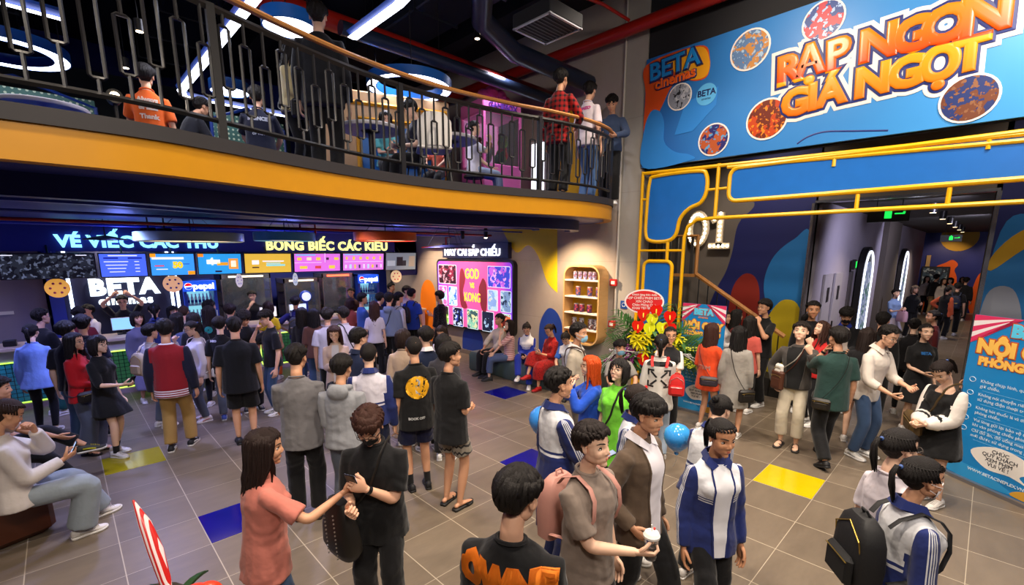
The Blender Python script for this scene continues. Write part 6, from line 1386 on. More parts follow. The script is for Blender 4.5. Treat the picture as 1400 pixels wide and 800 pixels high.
t = empty('wall_exit_sign', (12.6, 2.12, 2.35), 0, 'small green sign on the corridor wall above the grey door', 'sign'); b = MB(); b.box((0, 0, 0), (.2, .06, .22), bev=.01); b.build('sign_case', M_BLACK, t); b = MB(); b.box((.03, -.032, 0), (.1, .003, .14)); b.build('green_face', glow('exit_green', '#18e04c', 1.6), t)
for k in range(6):
    x = 11.2 + k * 2.2; t = empty('corridor_spotlight', (x, .85, 3.36), 0, '%s black spotlight of the corridor ceiling row, counted from the entrance' % ('first', 'second', 'third', 'fourth', 'fifth', 'last')[k], 'spotlight', 'corridor ceiling spotlights')
    b = MB(); b.lathe([(.05, -.06), (.06, -.06), (.06, .10)], 14); b.build('lamp_body', M_BLACK, t, True); b = MB(); b.lathe([(.045, -.062), (.045, -.066)], 14); b.build('bulb', glow('bulb_dim', '#ffdca8', 5), t)
b = MB()
plate(circ(-1.15, 3.3, .62), .006, 0, 0, b)
for cx in (-1.55, .15): plate(smooth_pts([(cx - .55, 0), (cx - .55, 1.5), (cx - .2, 2.0), (cx + .05, 2.15), (cx + .3, 2.3), (cx + .5, 2.1), (cx + .42, 1.85), (cx + .55, 1.4), (cx + .55, 0)], 5), .006, 0, 1, b)
put(b, FX(28.49, 0, 0)); o = b.build('trim_end_wall_paint', [mat('end_yellow', '#c89a1c', .6), mat('end_orange', '#f06414', .6)]); o['kind'] = 'structure'
lamp('SPOT', 'end_wall_light', (26.8, 1.5, 3.3), 90, (1, .7, .4), .05, (28.4, 1.5, 1.8), 80); lamp('SPOT', 'end_wall_light', (26.8, -.2, 3.3), 60, (1, .7, .4), .05, (28.4, -.2, 1.8), 80)
t = empty('film_poster', (28.4, 1.75, .6), 0, 'dark framed film poster on the orange shape at the corridor end', 'poster'); b = MB(); b.box((0, 0, .7), (.06, .95, 1.4), bev=.01); b.build('frame', M_BLACK, t); b = MB(); b.box((-.035, 0, .7), (.01, .82, 1.25)); b.build('print', art_mat('endposter', '#1c2430', '#3c5468', '#98a8b8', scale=4), t)
b = MB(); b.box((28.45, 2.05, 1.25), (.1, .14, 2.5)); struct('door_frame_end', b, mat('beige_door', '#b0946c', .5))

# ------------------------------------------------------------------ printed standees
def standee(name, origin, dx, w, h, label, scale, lines, big):
    """flat roll-up board standing at origin, running along unit vector dx (viewer's right)"""
    dx = np.array((dx[0], dx[1], 0.0)); dx /= np.linalg.norm(dx); nrm = np.array((dx[1], -dx[0], 0)); nrm = nrm if np.dot(nrm, np.array((0, 0, 0)) - np.array((origin[0], origin[1], 0))) > 0 else -nrm
    Mx = np.eye(4); Mx[:3, 0] = dx; Mx[:3, 1] = (0, 0, 1); Mx[:3, 2] = nrm
    t = empty(name, (origin[0], origin[1], 0), 0, label, 'standee')
    def sp(nm, mb, m): mb.xf(Mx); return mb.build(nm, m, t)
    b = MB(); plate([(0, .03), (w, .03), (w, h), (0, h)], .012, -.006, 0, b); sp('board', b, mat('standee_blue', '#1684cc', .4, vary=.08))
    b = MB(); b.box((w / 2, .02, 0), (w * 1.02, .04, .12)); sp('foot_bar', b, mat('alu', '#9a9aa0', .35, metal=.8)); b = MB(); b.tube([(w / 2, .03, -.04), (w / 2, h * .97, -.02)], .012, 6); sp('rear_pole', b, mat('alu', '#9a9aa0', .35, metal=.8))
    z = .0065; c = {}
    def q(col): return c.setdefault(col, MB())
    for s, cx in ((1, 0), (-1, w)):       # red and white curtain swags
        for k, (a0, a1) in enumerate(((.0, .22), (.22, .42), (.42, .62), (.62, .80), (.80, 1.0))):
            A = [(cx + s * w * .44 * (1 - t_) , h - .30 * a0 * t_ ** 1.2 * h / 1.8 - .0) for t_ in np.linspace(0, 1, 8)]
            B = [(cx + s * w * .44 * (1 - t_) * (1 - .04 * k), h - .30 * a1 * t_ ** .75 * h / 1.8) for t_ in np.linspace(1, 0, 8)]
            plate(A + B, .001, z + .0004 * k, 0, q('#d83464' if k % 2 == 0 else '#f0e8ec'))
    for tx, sz, cx, cy, col, ft in big:
        for dz, col2, f2 in ((.001, '#b8501c', .13), (.003, col, .07)) if ft else ((.002, col, .02),):
            m_ = text_poly(tx, sz * scale, .001, bevel=sz * scale * f2); v, f, mi = m_.arrays(); v = v * np.array((1, 1, .08)); m2 = MB(); m2.add(v + np.array((cx * w, cy * h, z + .002 + dz)), f); q(col2).join(m2)
    r_ = random.Random(3)
    for cy, tx in lines:
        for j, part in enumerate(tx):
            m_ = text_poly(part, .036 * scale, .0006, bevel=.0003); v, f, mi = m_.arrays(); v[:, 0] += .17 * w - v[:, 0].min(); v[:, 1] += (cy - j * .03) * h; v[:, 2] = v[:, 2] * .3 + z + .001
            k_ = (.80 * w) / max(v[:, 0].max() - .17 * w, .8 * w); v[:, 0] = .17 * w + (v[:, 0] - .17 * w) * k_; m2 = MB(); m2.add(v, f); q('#d8ecfa').join(m2)
        q('#d8ecfa').tube([((.09 + .03 * math.cos(a)) * w, cy * h + .02 * scale * math.sin(a), z + .001) for a in [2 * PI * k / 12 for k in range(12)]], .003, 4, closed=True); q('#8ccaf0').box((.56 * w, (cy - .055) * h, z), (.72 * w, .003, .001))
    plate(smooth_pts([(.20 * w, .20 * h), (.42 * w, .265 * h), (.66 * w, .25 * h), (.74 * w, .19 * h), (.66 * w, .145 * h), (.74 * w, .11 * h), (.58 * w, .13 * h), (.36 * w, .125 * h)], 5), .001, z + .001, 0, q('#ece8e4'))
    for k, tx in enumerate(('CHÚC', 'QUÝ KHÁCH', 'XEM PHIM', 'VUI VẺ !')):
        m_ = text_poly(tx, .042 * scale, .0006, bevel=.0008); m_.xf(np.array(Matrix.Translation((.47 * w, (.235 - k * .027) * h, z + .003)))); q('#1c2030').join(m_)
    m_ = text_poly('WWW.BETACINEPLEX.VN', .034 * scale, .0006, bevel=.001); m_.xf(np.array(Matrix.Translation((.46 * w, .085 * h, z + .002)))); q('#d8ecfa').join(m_)
    plate(smooth_pts([(0, .03 * h), (0, .17 * h), (.10 * w, .16 * h), (.12 * w, .11 * h), (.3 * w, .10 * h), (.5 * w, .07 * h), (.6 * w, .03 * h)], 4), .001, z, 0, q('#2f9ee0'))
    plate(smooth_pts([(.62 * w, .03 * h), (.70 * w, .075 * h), (.9 * w, .085 * h), (w * .995, .06 * h), (w * .995, .03 * h)], 4), .001, z + .001, 0, q('#e0a83c'))
    for col, mb in c.items(): sp('board_print', mb, mat('print' + col, col, .45, vary=0))
SL = [(.62, ('Không chụp hình, quay phim', 'giờ chiếu.')), (.54, ('Không nói chuyện riêng,', 'sử dụng điện thoại trong phòng chiếu.')), (.46, ('Không hút thuốc lá và thuốc lá điện tử trong', 'phòng chiếu.')), (.385, ('Vui lòng gửi lại bảo vệ đồ ăn nước uống', 'khi vào phòng chiếu phim.')), (.32, ('Chỉ đồ ăn, đồ uống mua tại quầy Beta', 'mới được sử dụng trong phòng chiếu.'))]
standee('rules_standee', (7.26, 3.44), (-.02, -1), .70, 1.80, 'blue cinema rules board standing behind the flowers and the orange-shirted woman', 1.0, SL, [('BETA', .13, .5, .93, '#5cd0f8', 1), ('cinemas', .05, .5, .885, '#f08c1c', 0), ('NỘI QUY', .15, .5, .805, '#f8c45c', 1), ('PHÒNG CHIẾU', .085, .5, .735, '#f8c45c', 1)])
standee('rules_standee', (7.36, .05), (-.60, -.80), 1.05, 1.92, 'large blue rules board with a speech bubble at the right edge of the hall', 1.35, SL, [('BETA', .13, .55, .93, '#5cd0f8', 1), ('NỘI QUY', .15, .48, .82, '#f8c45c', 1), ('PHÒNG CHIẾU', .088, .5, .735, '#f8c45c', 1)])

# ------------------------------------------------------------------ congratulation flower stand
fs = empty('flower_stand', (6.62, 3.62, 0), 0, 'tall congratulation flower stand with palm leaves, red anthuriums and yellow lilies', 'flower stand')
def gm(name, c, r=.5): return mat(name, c, r, vary=.15)
vc = np.array((-.87, -.49, 0)); vr = np.array((.49, -.87, 0)) * 1.0     # towards / right of the viewer
vr = np.array((.49, -.87, 0)); rnd = random.Random(11)
def fpos(u, w, z): return tuple(vr * u * 1.45 + vc * w + np.array((0, 0, 1.25 + (z - 1.25) * 1.1)))
b = MB()
for a in (0, 2.1, 4.2): b.tube([(.02 * math.cos(a), .02 * math.sin(a), 1.25), (.32 * math.cos(a), .32 * math.sin(a), 0)], .014, 6)
b.build('tripod', gm('stand_wood', '#5c4430'), fs, True)
def leaf(p, d, L, w, m=0, b=None, droop=.3, seg=5):
    d = np.array(d, float); d /= np.linalg.norm(d); s = np.cross(d, (0, 0, 1.0)); s /= np.linalg.norm(s) + 1e-6; P = []; p = np.array(p, float)
    L1 = []; 
    for k in range(seg + 1):
        t = k / seg; c = p + d * L * t + np.array((0, 0, -droop * L * t * t)); ww = w * math.sin(PI * (.08 + .9 * t)) ; L1.append((c - s * ww, c + s * ww, c))
    n0 = np.array((0, 0, .003)); v = []; 
    for a_, c_, m_ in L1: v += [a_ + n0, c_ + n0, c_ - n0, a_ - n0]
    b.add(np.array(v), ring_faces(seg + 1, 4, True), m)
for k in range(38):
    a = rnd.uniform(-.5, PI + .5) if k < 32 else rnd.uniform(PI, 2 * PI); base = fpos(0, -.02, 1.05); L = rnd.uniform(.62, .88)
    b = MB(); d = vr * math.cos(a) + np.array((0, 0, math.sin(a) * .8)) - vc * rnd.uniform(-.1, .3); d /= np.linalg.norm(d); tip = np.array(base) + d * L
    b.tube([base, tuple(np.array(base) + d * L * .5), tuple(tip)], .005, 5)
    for q in range(9):
        t = .3 + .7 * q / 8; p = np.array(base) + d * L * t; side = np.cross(d, vc)
        for s in (-1, 1): leaf(p, d * .7 + side * s * (1 - .4 * t), .26 * (1.15 - .5 * t), .022, 0, b, .25, 3)
    b.build('palm_frond', gm('palm_green', '#4a7c3c', .45), fs)
def anth(u, z, c, r=.075, w=.16):
    b = MB(); P = smooth_pts([(0, .9), (.55, 1.05), (1.0, .45), (.75, -.4), (0, -1.15), (-.75, -.4), (-1.0, .45), (-.55, 1.05)], 3)
    n = len(P); Mx = m4(np.stack([vr, np.array((0, 0, 1.0)), vc], 1), fpos(u, w, z)); v = [(p[0] * r, p[1] * r, -.01 + .012 * abs(p[0]) ** 2) for p in P]; b.prism([(q_[0], q_[1]) for q_ in v], (0, 0, .004), (0, 0, 0), (1, 0, 0), (0, 1, 0), 0)
    b.tube([(0, .3 * r, .005), (0, .0, .03), (0, -.35 * r, .06)], [.009, .010, .006], 7, 1); b.xf(Mx); return b
for u, z, c in ((-.10, 1.62, 0), (.03, 1.68, 0), (.17, 1.60, 0), (-.15, 1.45, 0), (.18, 1.43, 0), (-.08, .98, 0), (-.01, 1.56, 1), (-.03, 1.42, 1), (.10, 1.44, 1)):
    z *= 1.0; anth(u, z, c, .092).build('anthurium', [gm('anthurium_red', '#d81c10', .2) if c == 0 else gm('anthurium_lime', '#d8e020', .25), gm('spadix', '#f0d040')], fs, True)
def lily(u, w, z, r, c):
    b = MB(); base = np.array(fpos(u, w, z))
    for k in range(6):
        a = k * PI / 3 + rnd.random() * .3; d = vr * math.cos(a) + np.array((0, 0, math.sin(a))) + vc * .5; leaf(base, d, r, r * .26, 0, b, .25, 4)
    return b
for k in range(20):
    u = rnd.uniform(-.2, .32); z = rnd.uniform(1.10, 1.36); lily(u, .12 + rnd.uniform(0, .08), z, rnd.uniform(.08, .115), 0).build('lily', gm('lily_yellow', '#e8d81c', .4), fs, True)
def sprig(n, u0, u1, z0, z1, c, name, r=.018):
    for k in range(n):
        b = MB(); u = rnd.uniform(u0, u1); z = rnd.uniform(z0, z1); p0 = fpos(u * .4, .08, 1.15)
        b.tube([p0, fpos(u * .8, .14, (z + 1.15) / 2 + .04), fpos(u, .14, z)], .004, 4)
        for q in range(7):
            t = .45 + .55 * q / 6; p = np.array(p0) * (1 - t) + np.array(fpos(u, .14, z)) * t
            for s in range(3): b.ell(tuple(p + np.array((rnd.uniform(-1, 1), rnd.uniform(-1, 1), rnd.uniform(-1, 1))) * .025), (r, r, r * .7), 1, 6, 5)
        b.build(name, [gm('stem_green', '#3c5c1c'), c], fs, True)
sprig(12, -.50, -.15, .85, 1.25, gm('orchid_purple', '#8c2c7c', .4), 'orchid_spray'); sprig(6, -.45, -.1, .95, 1.3, gm('orchid_white', '#e0d4dc', .4), 'orchid_spray', .014); sprig(13, .15, .52, .80, 1.30, gm('orchid_lime', '#c8d43c', .4), 'orchid_spray')
for k in range(10): b = MB(); s = -1 if k % 2 else 1; b.tube([fpos(s * .12, .18, 1.08), fpos(s * rnd.uniform(.3, .4), .2, 1.1), fpos(s * rnd.uniform(.45, .6), .16, rnd.uniform(.82, 1.0))], [.006, .006, .003], 5); b.build('white_grass', gm('ribbon_white', '#e0e0dc'), fs, True)
b = MB()
for k in range(130):
    u = rnd.uniform(-.30, .34); leaf(fpos(u, rnd.uniform(-.05, .08), rnd.uniform(.80, 1.45)), (vr * rnd.uniform(-1, 1) + vc * rnd.uniform(0, .5) + np.array((0, 0, rnd.uniform(-.6, .8)))), .26, .036, 0, b, .4, 3)
b.build('foliage', gm('foliage_green', '#356428'), fs)['kind'] = 'stuff'
Mx = m4(np.stack([vr, np.array((0, 0, 1.0)), vc], 1), np.array(fpos(-.10, .06, 1.80)))
b = MB(); plate(circ(0, 0, .30, 32, .19), .008, 0, 0, b); b.xf(Mx); b.build('oval_card_border', mat('card_white', '#f0e4e4', .5), fs); b = MB(); plate(circ(0, 0, .275, 32, .168), .004, .007, 0, b); b.xf(Mx); b.build('oval_card', mat('card_red', '#d01c20', .45), fs)
b = MB()
for k, tx in enumerate(('Khách hàng thân thiết', 'RẠP CHIẾU PHIM BETA', 'XIN CHÀO', 'Chào Mừng Quý', 'KHAI TRƯƠNG')): q = text_poly(tx, .052 if k else .042, .0006, bevel=.001); q.xf(np.array(Matrix.Translation((0, .105 - k * .053, .012)))); b.join(q)
b.xf(Mx); b.build('card_lettering', M_WHITE, fs)

# ------------------------------------------------------------------ lounge corner and foreground
sofa = empty('lounge_seat', (-1.02, 6.15, 0), R(20), 'brown leather lounge seat at the left edge under the seated girl', 'sofa')
b = MB(); b.box((0, 0, .21), (1.15, .95, .40), bev=.05); b.build('base', mat('tan_leather', '#5c2c14', .4, bump=.1), sofa); b = MB(); b.box((0, 0, .44), (1.1, .9, .08), bev=.035); b.build('cushion', mat('tan_leather', '#5c2c14', .4, bump=.1), sofa)
b = MB(); b.box((-.5, 0, .62), (.16, .95, .45), bev=.05); b.build('backrest', mat('tan_leather', '#5c2c14', .4, bump=.1), sofa)
fl = empty('flower_arrangement', (.05, 1.72, 0), 0, 'tall flower arrangement with a striped red and white leaf in the near left corner', 'flowers')
b = MB(); b.lathe([(.09, 0), (.10, .02), (.05, .12), (.045, 1.2), (.11, 1.42), (.12, 1.5)], 20); b.build('stand', gm('stand_dark', '#2c241c'), fl, True)
vr2 = np.array((.697, -.717, 0)); vc2 = np.array((-.05, -1, 0.0))
b = MB(); FB = np.array((.05, 1.72, 0)); P = [np.array((.115, 1.66, 1.50)) - FB, np.array((.113, 1.70, 1.58)) - FB, np.array((.105, 1.75, 1.66)) - FB, np.array((.092, 1.80, 1.74)) - FB, np.array((.075, 1.845, 1.81)) - FB]
st_ = NT('striped_leaf'); at = st_.n('ShaderNodeTexCoord'); o_, v_ = st_.obj(); sxx = st_.math('FRACT', st_.math('MULTIPLY', st_.math('ADD', st_.math('MULTIPLY', o_[0], .697), st_.math('ADD', st_.math('MULTIPLY', o_[1], -.717), st_.math('MULTIPLY', o_[2], .516))), 90)); st_.base(st_.mix(st_.math('GREATER_THAN', sxx, .5), srgb('#e8d8d8')[:3], srgb('#c8201c')[:3])); st_.p(Roughness=.35)
b.tube([tuple(p) for p in P], [(.010, .008), (.016, .010), (.021, .012), (.017, .010), (.003, .003)], 10, flat=(0, 1, 0)); b.build('striped_leaf', st_.m, fl, True)
b = MB()
for k in range(20):
    a = rnd.uniform(0, 2 * PI); leaf((.06 + .02 * math.cos(a), -.06 + .02 * math.sin(a), 1.50), (math.cos(a), math.sin(a), rnd.uniform(.4, 1.8)), rnd.uniform(.12, .19), .012, 0, b, .45, 5)
b.build('green_leaves', gm('leaf_dark', '#1c3c1c', .35), fl)
b = MB(); b.ell((.12, -.12, 1.55), (.045, .04, .03), 0, 18, 12); b.ell((.15, -.13, 1.53), (.05, .04, .05), 0, 14, 10); b.build('red_bloom', gm('bloom_red', '#f03c1c', .3), fl, True)
# balloons
def balloon(x, y, z, r, c, label):
    t = empty('balloon', (x, y, z), 0, label, 'balloon'); b = MB(); b.lathe([(.002, -1.22 * r), (.35 * r, -1.05 * r), (.75 * r, -.65 * r), (.97 * r, -.15 * r), (r, .15 * r), (.88 * r, .6 * r), (.5 * r, .93 * r), (.15 * r, 1.04 * r), (.01, 1.05 * r)], 28); b.build('balloon_skin', mat('balloon' + c, c, .12, coat=.5), t, True); b = MB(); b.ell((0, 0, -1.25 * r), (.02, .02, .02), 0, 8, 6); b.build('knot', mat('balloon' + c, c, .12, coat=.5), t); b = MB(); b.tube([(0, 0, -1.26 * r), (.01, 0, -1.8 * r), (0, .02, -2.4 * r)], .002, 4); b.build('ribbon', M_WHITE, t)
bx, by = (3.61, 1.68); balloon(bx, by, 1.05, .115, '#3c9ce8', 'light blue balloon floating between the brown-jacket boy and the school girls')
bx, by = (2.98, 2.66); balloon(bx, by, 1.10, .13, '#3c8ce0', 'blue balloon peeking behind the school-jacket boy with faded hair')

# ------------------------------------------------------------------ furniture on the mezzanine
def round_table(x, y, label, r=.38, top='#c8c4c8'):
    t = empty('cafe_table', (x, y, 3.41), 0, label, 'table'); b = MB(); b.lathe([(r * .98, .70), (r, .71), (r, .735), (r * .97, .745)], 32); b.build('table_top', mat('cafe_top' + top, top, .35), t, True); b = MB(); b.lathe([(.2, 0), (.2, .02), (.03, .04), (.03, .70), (.12, .70)], 18); b.build('pedestal', M_BLACK, t, True)
def cafe_chair(x, y, yaw, label, c='#dcd8d4'):
    t = empty('cafe_chair', (x, y, 3.41), yaw, label, 'chair'); m = mat('chair_shell' + c, c, .4)
    b = MB(); b.box((0, 0, .45), (.42, .40, .04), bev=.015); b.build('seat', m, t); b = MB(); rows = []
    for z, w in ((.47, .20), (.6, .21), (.75, .20), (.84, .12)): rows.append([(w * x_, -.20 - .02 * (z - .47) * 3 + .05 * x_ * x_, z) for x_ in (-1, -.5, 0, .5, 1)] + [(w * x_, -.22 - .02 * (z - .47) * 3 + .05 * x_ * x_, z) for x_ in (1, .5, 0, -.5, -1)])
    b.loft(rows); b.build('backrest', m, t, True)
    for sx in (-1, 1):
        for sy in (-1, 1): b = MB(); b.tube([(sx * .15, sy * .14, .44), (sx * .2, sy * .19, 0)], .014, 6); b.build('leg', M_BLACK, t)
def stool(x, y, label):
    t = empty('stool', (x, y, 3.41), 0, label, 'stool'); b = MB(); b.lathe([(.15, .40), (.17, .41), (.17, .44), (.15, .455)], 20); b.build('seat', mat('stool_seat', '#232024', .5), t, True)
    for a in (.8, 2.37, 3.94, 5.5): b = MB(); b.tube([(.11 * math.cos(a), .11 * math.sin(a), .41), (.17 * math.cos(a), .17 * math.sin(a), 0)], .012, 6); b.build('leg', M_BLACK, t)
for x, y, l in ((4.1, 5.45, 'round white table beside the white-shirted ponytail woman on the mezzanine'), (3.05, 5.7, 'round table in front of the kid in dark shirt on the mezzanine'), (*(0.11, 7.31), 'round table edge low at the far left of the mezzanine')): round_table(x, y, l)
cafe_chair(3.55, 5.05, R(-30), 'white shell chair near the table behind the railing')
for who, l in (('seated navy-shirt person', 'dark stool under the navy-shirted sitter on the mezzanine'), ('seated orange-shirt person', 'dark stool under the orange-shirted sitter'), ('seated person in a cap', 'dark stool of the capped sitter left of the railing post')): pass
# claw machine
cm_ = empty('claw_machine', (6.2, 6.95, 3.41), R(-8), 'pink toy claw machine with rounded pink crown on the mezzanine', 'claw machine')
pk = mat('machine_pink', '#f078c0', .35)
b = MB(); b.box((0, 0, .4), (.85, .8, .8), bev=.02); b.box((0, 0, 1.78), (.85, .8, .24), bev=.02)
b.build('machine_body', pk, cm_)
for sx in (-1, 1):
    for sy in (-1, 1): b = MB(); b.box((sx * .4, sy * .375, 1.25), (.05, .05, .95)); b.build('corner_post', pk, cm_)
b = MB(); b.box((0, -.38, 1.22), (.76, .006, .86)); b.box((-.40, 0, 1.22), (.006, .7, .86)); b.build('glass', mat('clear_glass', '#e8f0f8', .05, trans=.95, vary=0), cm_)
b = MB(); b.box((0, .36, 1.22), (.8, .02, .9)); b.build('lit_back', glow('machine_back', '#f0a0d0', .5), cm_)
b = MB()
for x, z, r in ((-.22, 2.0, .13), (-.05, 2.06, .15), (.15, 2.04, .14), (.28, 1.98, .10)): b.ell((x, -.1, z), (r, .1, r), 0, 12, 8)
b.build('crown', pk, cm_)
for x, y, z, r, c in ((-.2, -.1, .95, .13, '#e84c1c'), (.1, -.15, .93, .12, '#5cb82c'), (.25, 0, 1.05, .12, '#e82c2c'), (-.05, .05, 1.1, .13, '#f0803c'), (.2, -.1, 1.25, .10, '#88c83c'), (-.25, .1, 1.2, .1, '#e04c3c')):
    b = MB(); b.ell((x, y, z), (r, r, r), 0, 12, 9); b.ell((x - .05, y - .03, z + r * .9), (.04, .04, .05)); b.ell((x + .05, y - .03, z + r * .9), (.04, .04, .05)); b.build('plush_toy', mat('plush' + c, c, .9), cm_, True)
q = text_poly('GAMEBOX', .13, .01, bevel=.006); put(q, FY(0, -.41, 1.78)); q.build('lettering', mat('machine_violet', '#5c2c8c', .4), cm_)
# yellow and blue booth, orange wall shape, yellow wall
bo = empty('photo_booth', (4.05, 7.25, 3.41), R(-20), 'yellow-framed booth with blue front panel behind the railing on the mezzanine', 'booth')
b = MB(); b.box((0, 0, .8), (2.1, .8, 1.6), bev=.02); b.build('booth_body', mat('booth_beige', '#c0986c', .5), bo); b = MB(); b.box((.3, -.41, .62), (1.3, .02, 1.0)); b.build('front_panel', mat('booth_blue', '#1c64a8', .4), bo)
b = MB(); b.tube([(-.4, -.42, .1), (-.4, -.42, 1.2), (.98, -.42, 1.2), (.98, -.42, .1)], .035, 4); b.tube([(-1.0, -.42, 1.42), (1.0, -.42, 1.42)], .03, 4); b.build('yellow_trim', M_YEL, bo)
b = MB(); b.box((6.2, 12.6, 5.0), (2.6, .1, 3.1)); struct('wall_beige_back', b, mat('beige_back', '#c09a6c', .7))
b = MB(); plate(smooth_pts([(5.0, 3.5), (5.0, 4.9), (5.4, 5.5), (5.9, 5.3), (6.2, 4.9), (6.9, 4.8), (6.9, 3.5)], 5), .02, 0, 0, b); put(b, FY(0, 12.53, 0)); struct('trim_orange_shape', b, mat('orange_wall_paint2', '#d8641c', .6))
b = MB(); plate([(-6.35, 3.5), (-5.32, 3.5), (-5.32, 5.15), (-6.35, 5.35)], .03, 0, 0, b); put(b, FX(7.44, 0, 0)); struct('trim_yellow_upper_panel', b, mat('mustard_panel', '#c8980c', .5))
t = empty('lit_doorway_panel', (7.38, 6.8, 3.45), 0, 'tall narrow white light panel behind the plaid-shirted man', 'light panel'); b = MB(); b.box((0, 0, .7), (.05, .4, 1.4)); b.build('frame', M_WHITE, t); b = MB(); b.box((-.03, 0, .7), (.01, .34, 1.3)); b.build('diffuser', glow('panel_white', '#f0f4ff', 2.0), t)
b = MB(); b.box((1.0, 13.2, 4.8), (7.5, .1, 2.8)); struct('wall_mezzanine_back', b, mat('dark_teal_wall', '#1c2830', .7))
for x, w, l in ((-.1, 1.6, 'green perforated metal screen at the far left of the mezzanine'), (2.6, 1.1, 'pale green perforated screen behind the capped sitter')):
    t = empty('perforated_screen', (x, 9.6 if x < 1 else 9.0, 3.41), 0, l, 'screen'); pm = NT('perforated'); o_, v_ = pm.obj(); gx = pm.math('SUBTRACT', pm.math('FRACT', pm.math('MULTIPLY', o_[0], 14)), .5); gz = pm.math('SUBTRACT', pm.math('FRACT', pm.math('MULTIPLY', o_[2], 14)), .5)
    d_ = pm.math('ADD', pm.math('MULTIPLY', gx, gx), pm.math('MULTIPLY', gz, gz)); pm.base(pm.mix(pm.math('LESS_THAN', d_, .05), srgb('#3c6c60')[:3], srgb('#c8d8b8')[:3])); pm.p(Roughness=.5)
    b = MB(); b.box((0, 0, .75), (w, .03, 1.3)); b.build('perforated_panel', pm.m, t); b = MB(); b.tube([(-w / 2, 0, .0), (-w / 2, 0, 1.3), (0, 0, 1.55), (w / 2, 0, 1.3), (w / 2, 0, .0)], .03, 8); b.build('frame_tube', mat('frame_blue', '#1c3c8c', .4), t)

# ------------------------------------------------------------------ the crowd
def te(c, **k): return ('tee', 'short', c, k)
def ov(c, **k): return ('over', 'short', c, k)
def sf(c, **k): return ('shirt', 'full', c, k)
def jk(c, **k): return ('jacket', 'full', c, k)
def hd(c, **k): return ('hoodie', 'full', c, k)
NV = '#1d2a66'
def sch(**k): return jk(NV, pat='school', collar=NV, open='#e4e4ea', **k)
def schb(**k): return jk(NV, pat='schoolback', collar=NV, **k)
BK = ('trousers', '#111114'); BJ = ('jeans', '#3c5478'); SK = ('skinny', '#0e0e12'); GJ = ('jeans', '#59606e')
WS = ('sneaker', '#e2ddd8', '#f0eeea', '#c8c4c0'); DS = ('sneaker', '#17171a', '#1c1c1e', '#2c2c2c'); DW = ('sneaker', '#17171a', '#d8d4cc', '#e0e0e0'); FL = ('flip', '#141416', '#1c1a18')
_n = [0]
def N(who, x, y, ztop, yaw, label, H=None, **k):
    _n[0] += 1; z0 = k.get('z0', 0.0); d = math.hypot(x, y)
    k.setdefault('lod', 0 if d < 5.2 else (1 if d < 9.5 else 2)); k.setdefault('seed', _n[0]); k.setdefault('bottom', BK); k.setdefault('skin', 'abcab'[_n[0] % 5])
    k.setdefault('wide', .98); return person(who, x, y, (H or (ztop - z0)), yaw, label, **k)
P_, C_, B_ = 'phone', 'crossbag', 'backpack'
def arrows():
    b = MB(); b.box((0, .115, 0), (.30, .055, .002))
    for s in (-1, 1):
        for t in (-1, 1):
            c = (s * .095, -.065 + t * .085); b.box((c[0] + s * -.035, c[1] - t * .035, 0), (.10, .022, .002), rz=s * t * PI / 4); b.box((c[0] + s * .0, c[1] + t * .016, 0), (.075, .02, .002)); b.box((c[0] + s * .03, c[1] - t * .012, 0), (.02, .075, .002))
    return b
def smiley(k):
    b = MB()
    if k == 0: plate(circ(0, 0, .125, 26), .001, 0, 0, b)
    if k == 1: plate([(-.012, .122), (.03, .12), (.02, .02), (.025, -.10), (-.02, -.09), (-.03, .0)], .001, .002, 0, b)
    if k == 2:
        plate(circ(-.06, .035, .013, 10, .02), .001, .004, 0, b); b.box((.055, .0, .004), (.022, .25, .001), rz=-.25); b.tube([(-.08, -.045, .005), (-.04, -.085, .005), (.03, -.09, .005), (.085, -.04, .005)], .006, 4); plate(circ(.002, .02, .009, 10), .001, .005, 0, b)
    return b
def tx(s, size, fat=.0, sx=1.0):
    def f():
        q = text_poly(s, size, .001, bevel=fat); v, fa, mi = q.arrays(); r = MB(); r.add(v * np.array((sx, 1, .05)), fa); return r
    return f
def swirl():
    b = MB()
    for cx, cy, r in ((-.06, .10, .05), (.0, .02, .045), (-.05, -.07, .05), (.06, -.12, .04)): b.tube([(cx + r * math.cos(a) * (1 - a / 14), cy + r * math.sin(a) * .7, 0) for a in np.linspace(.3, 5.6, 12)], [(.011, .002)] * 12, 4, flat=(0, 0, 1))
    return b
def flies():
    b = MB()
    for cx, cy in ((.06, .07), (.05, -.03)):
        for s in (-1, 1): plate([(cx, cy), (cx + s * .035, cy + .025), (cx + s * .04, cy - .002), (cx + s * .02, cy - .02)][::s], .001, 0, 0, b)
    return b

# nearest people
N('woman in a salmon tee', 0.740, 2.840, 1.58, 355, 'long-haired woman in salmon pink tee reaching her arm towards the masked man', sex='f', hair='long', hc='#241512', top=ov('#c9786a'), bottom=BJ, arms=(((.07, .25, -.03), 'relax', (.8, .1, -1)), 'down'), shoe=WS, skin='b', lean=3, head=(-14, 4))
N('masked man in black', 1.230, 2.550, 1.66, 226, 'man in black tee, glasses and black face mask looking down at his phone', hair='bowl', hc='#3a1e14', top=ov('#0e0e11'), bottom=BK, arms=('phone', ((-.10, .14, -.06), 'grip')), head=(4, 30), lean=5, skin='a', wide=1.0,
  extra=[('mask', '#121214'), ('glasses',), (P_, 1, 'dark smartphone tapped by the masked man in black'), ('watch', 1), (C_, 1, '#16120f', 'large studded black leather shoulder bag hanging at the masked man\'s side', (.32, .14, .40), .02, 1, '#16120f', '#c8c4bc', 'shoulder_bag')])
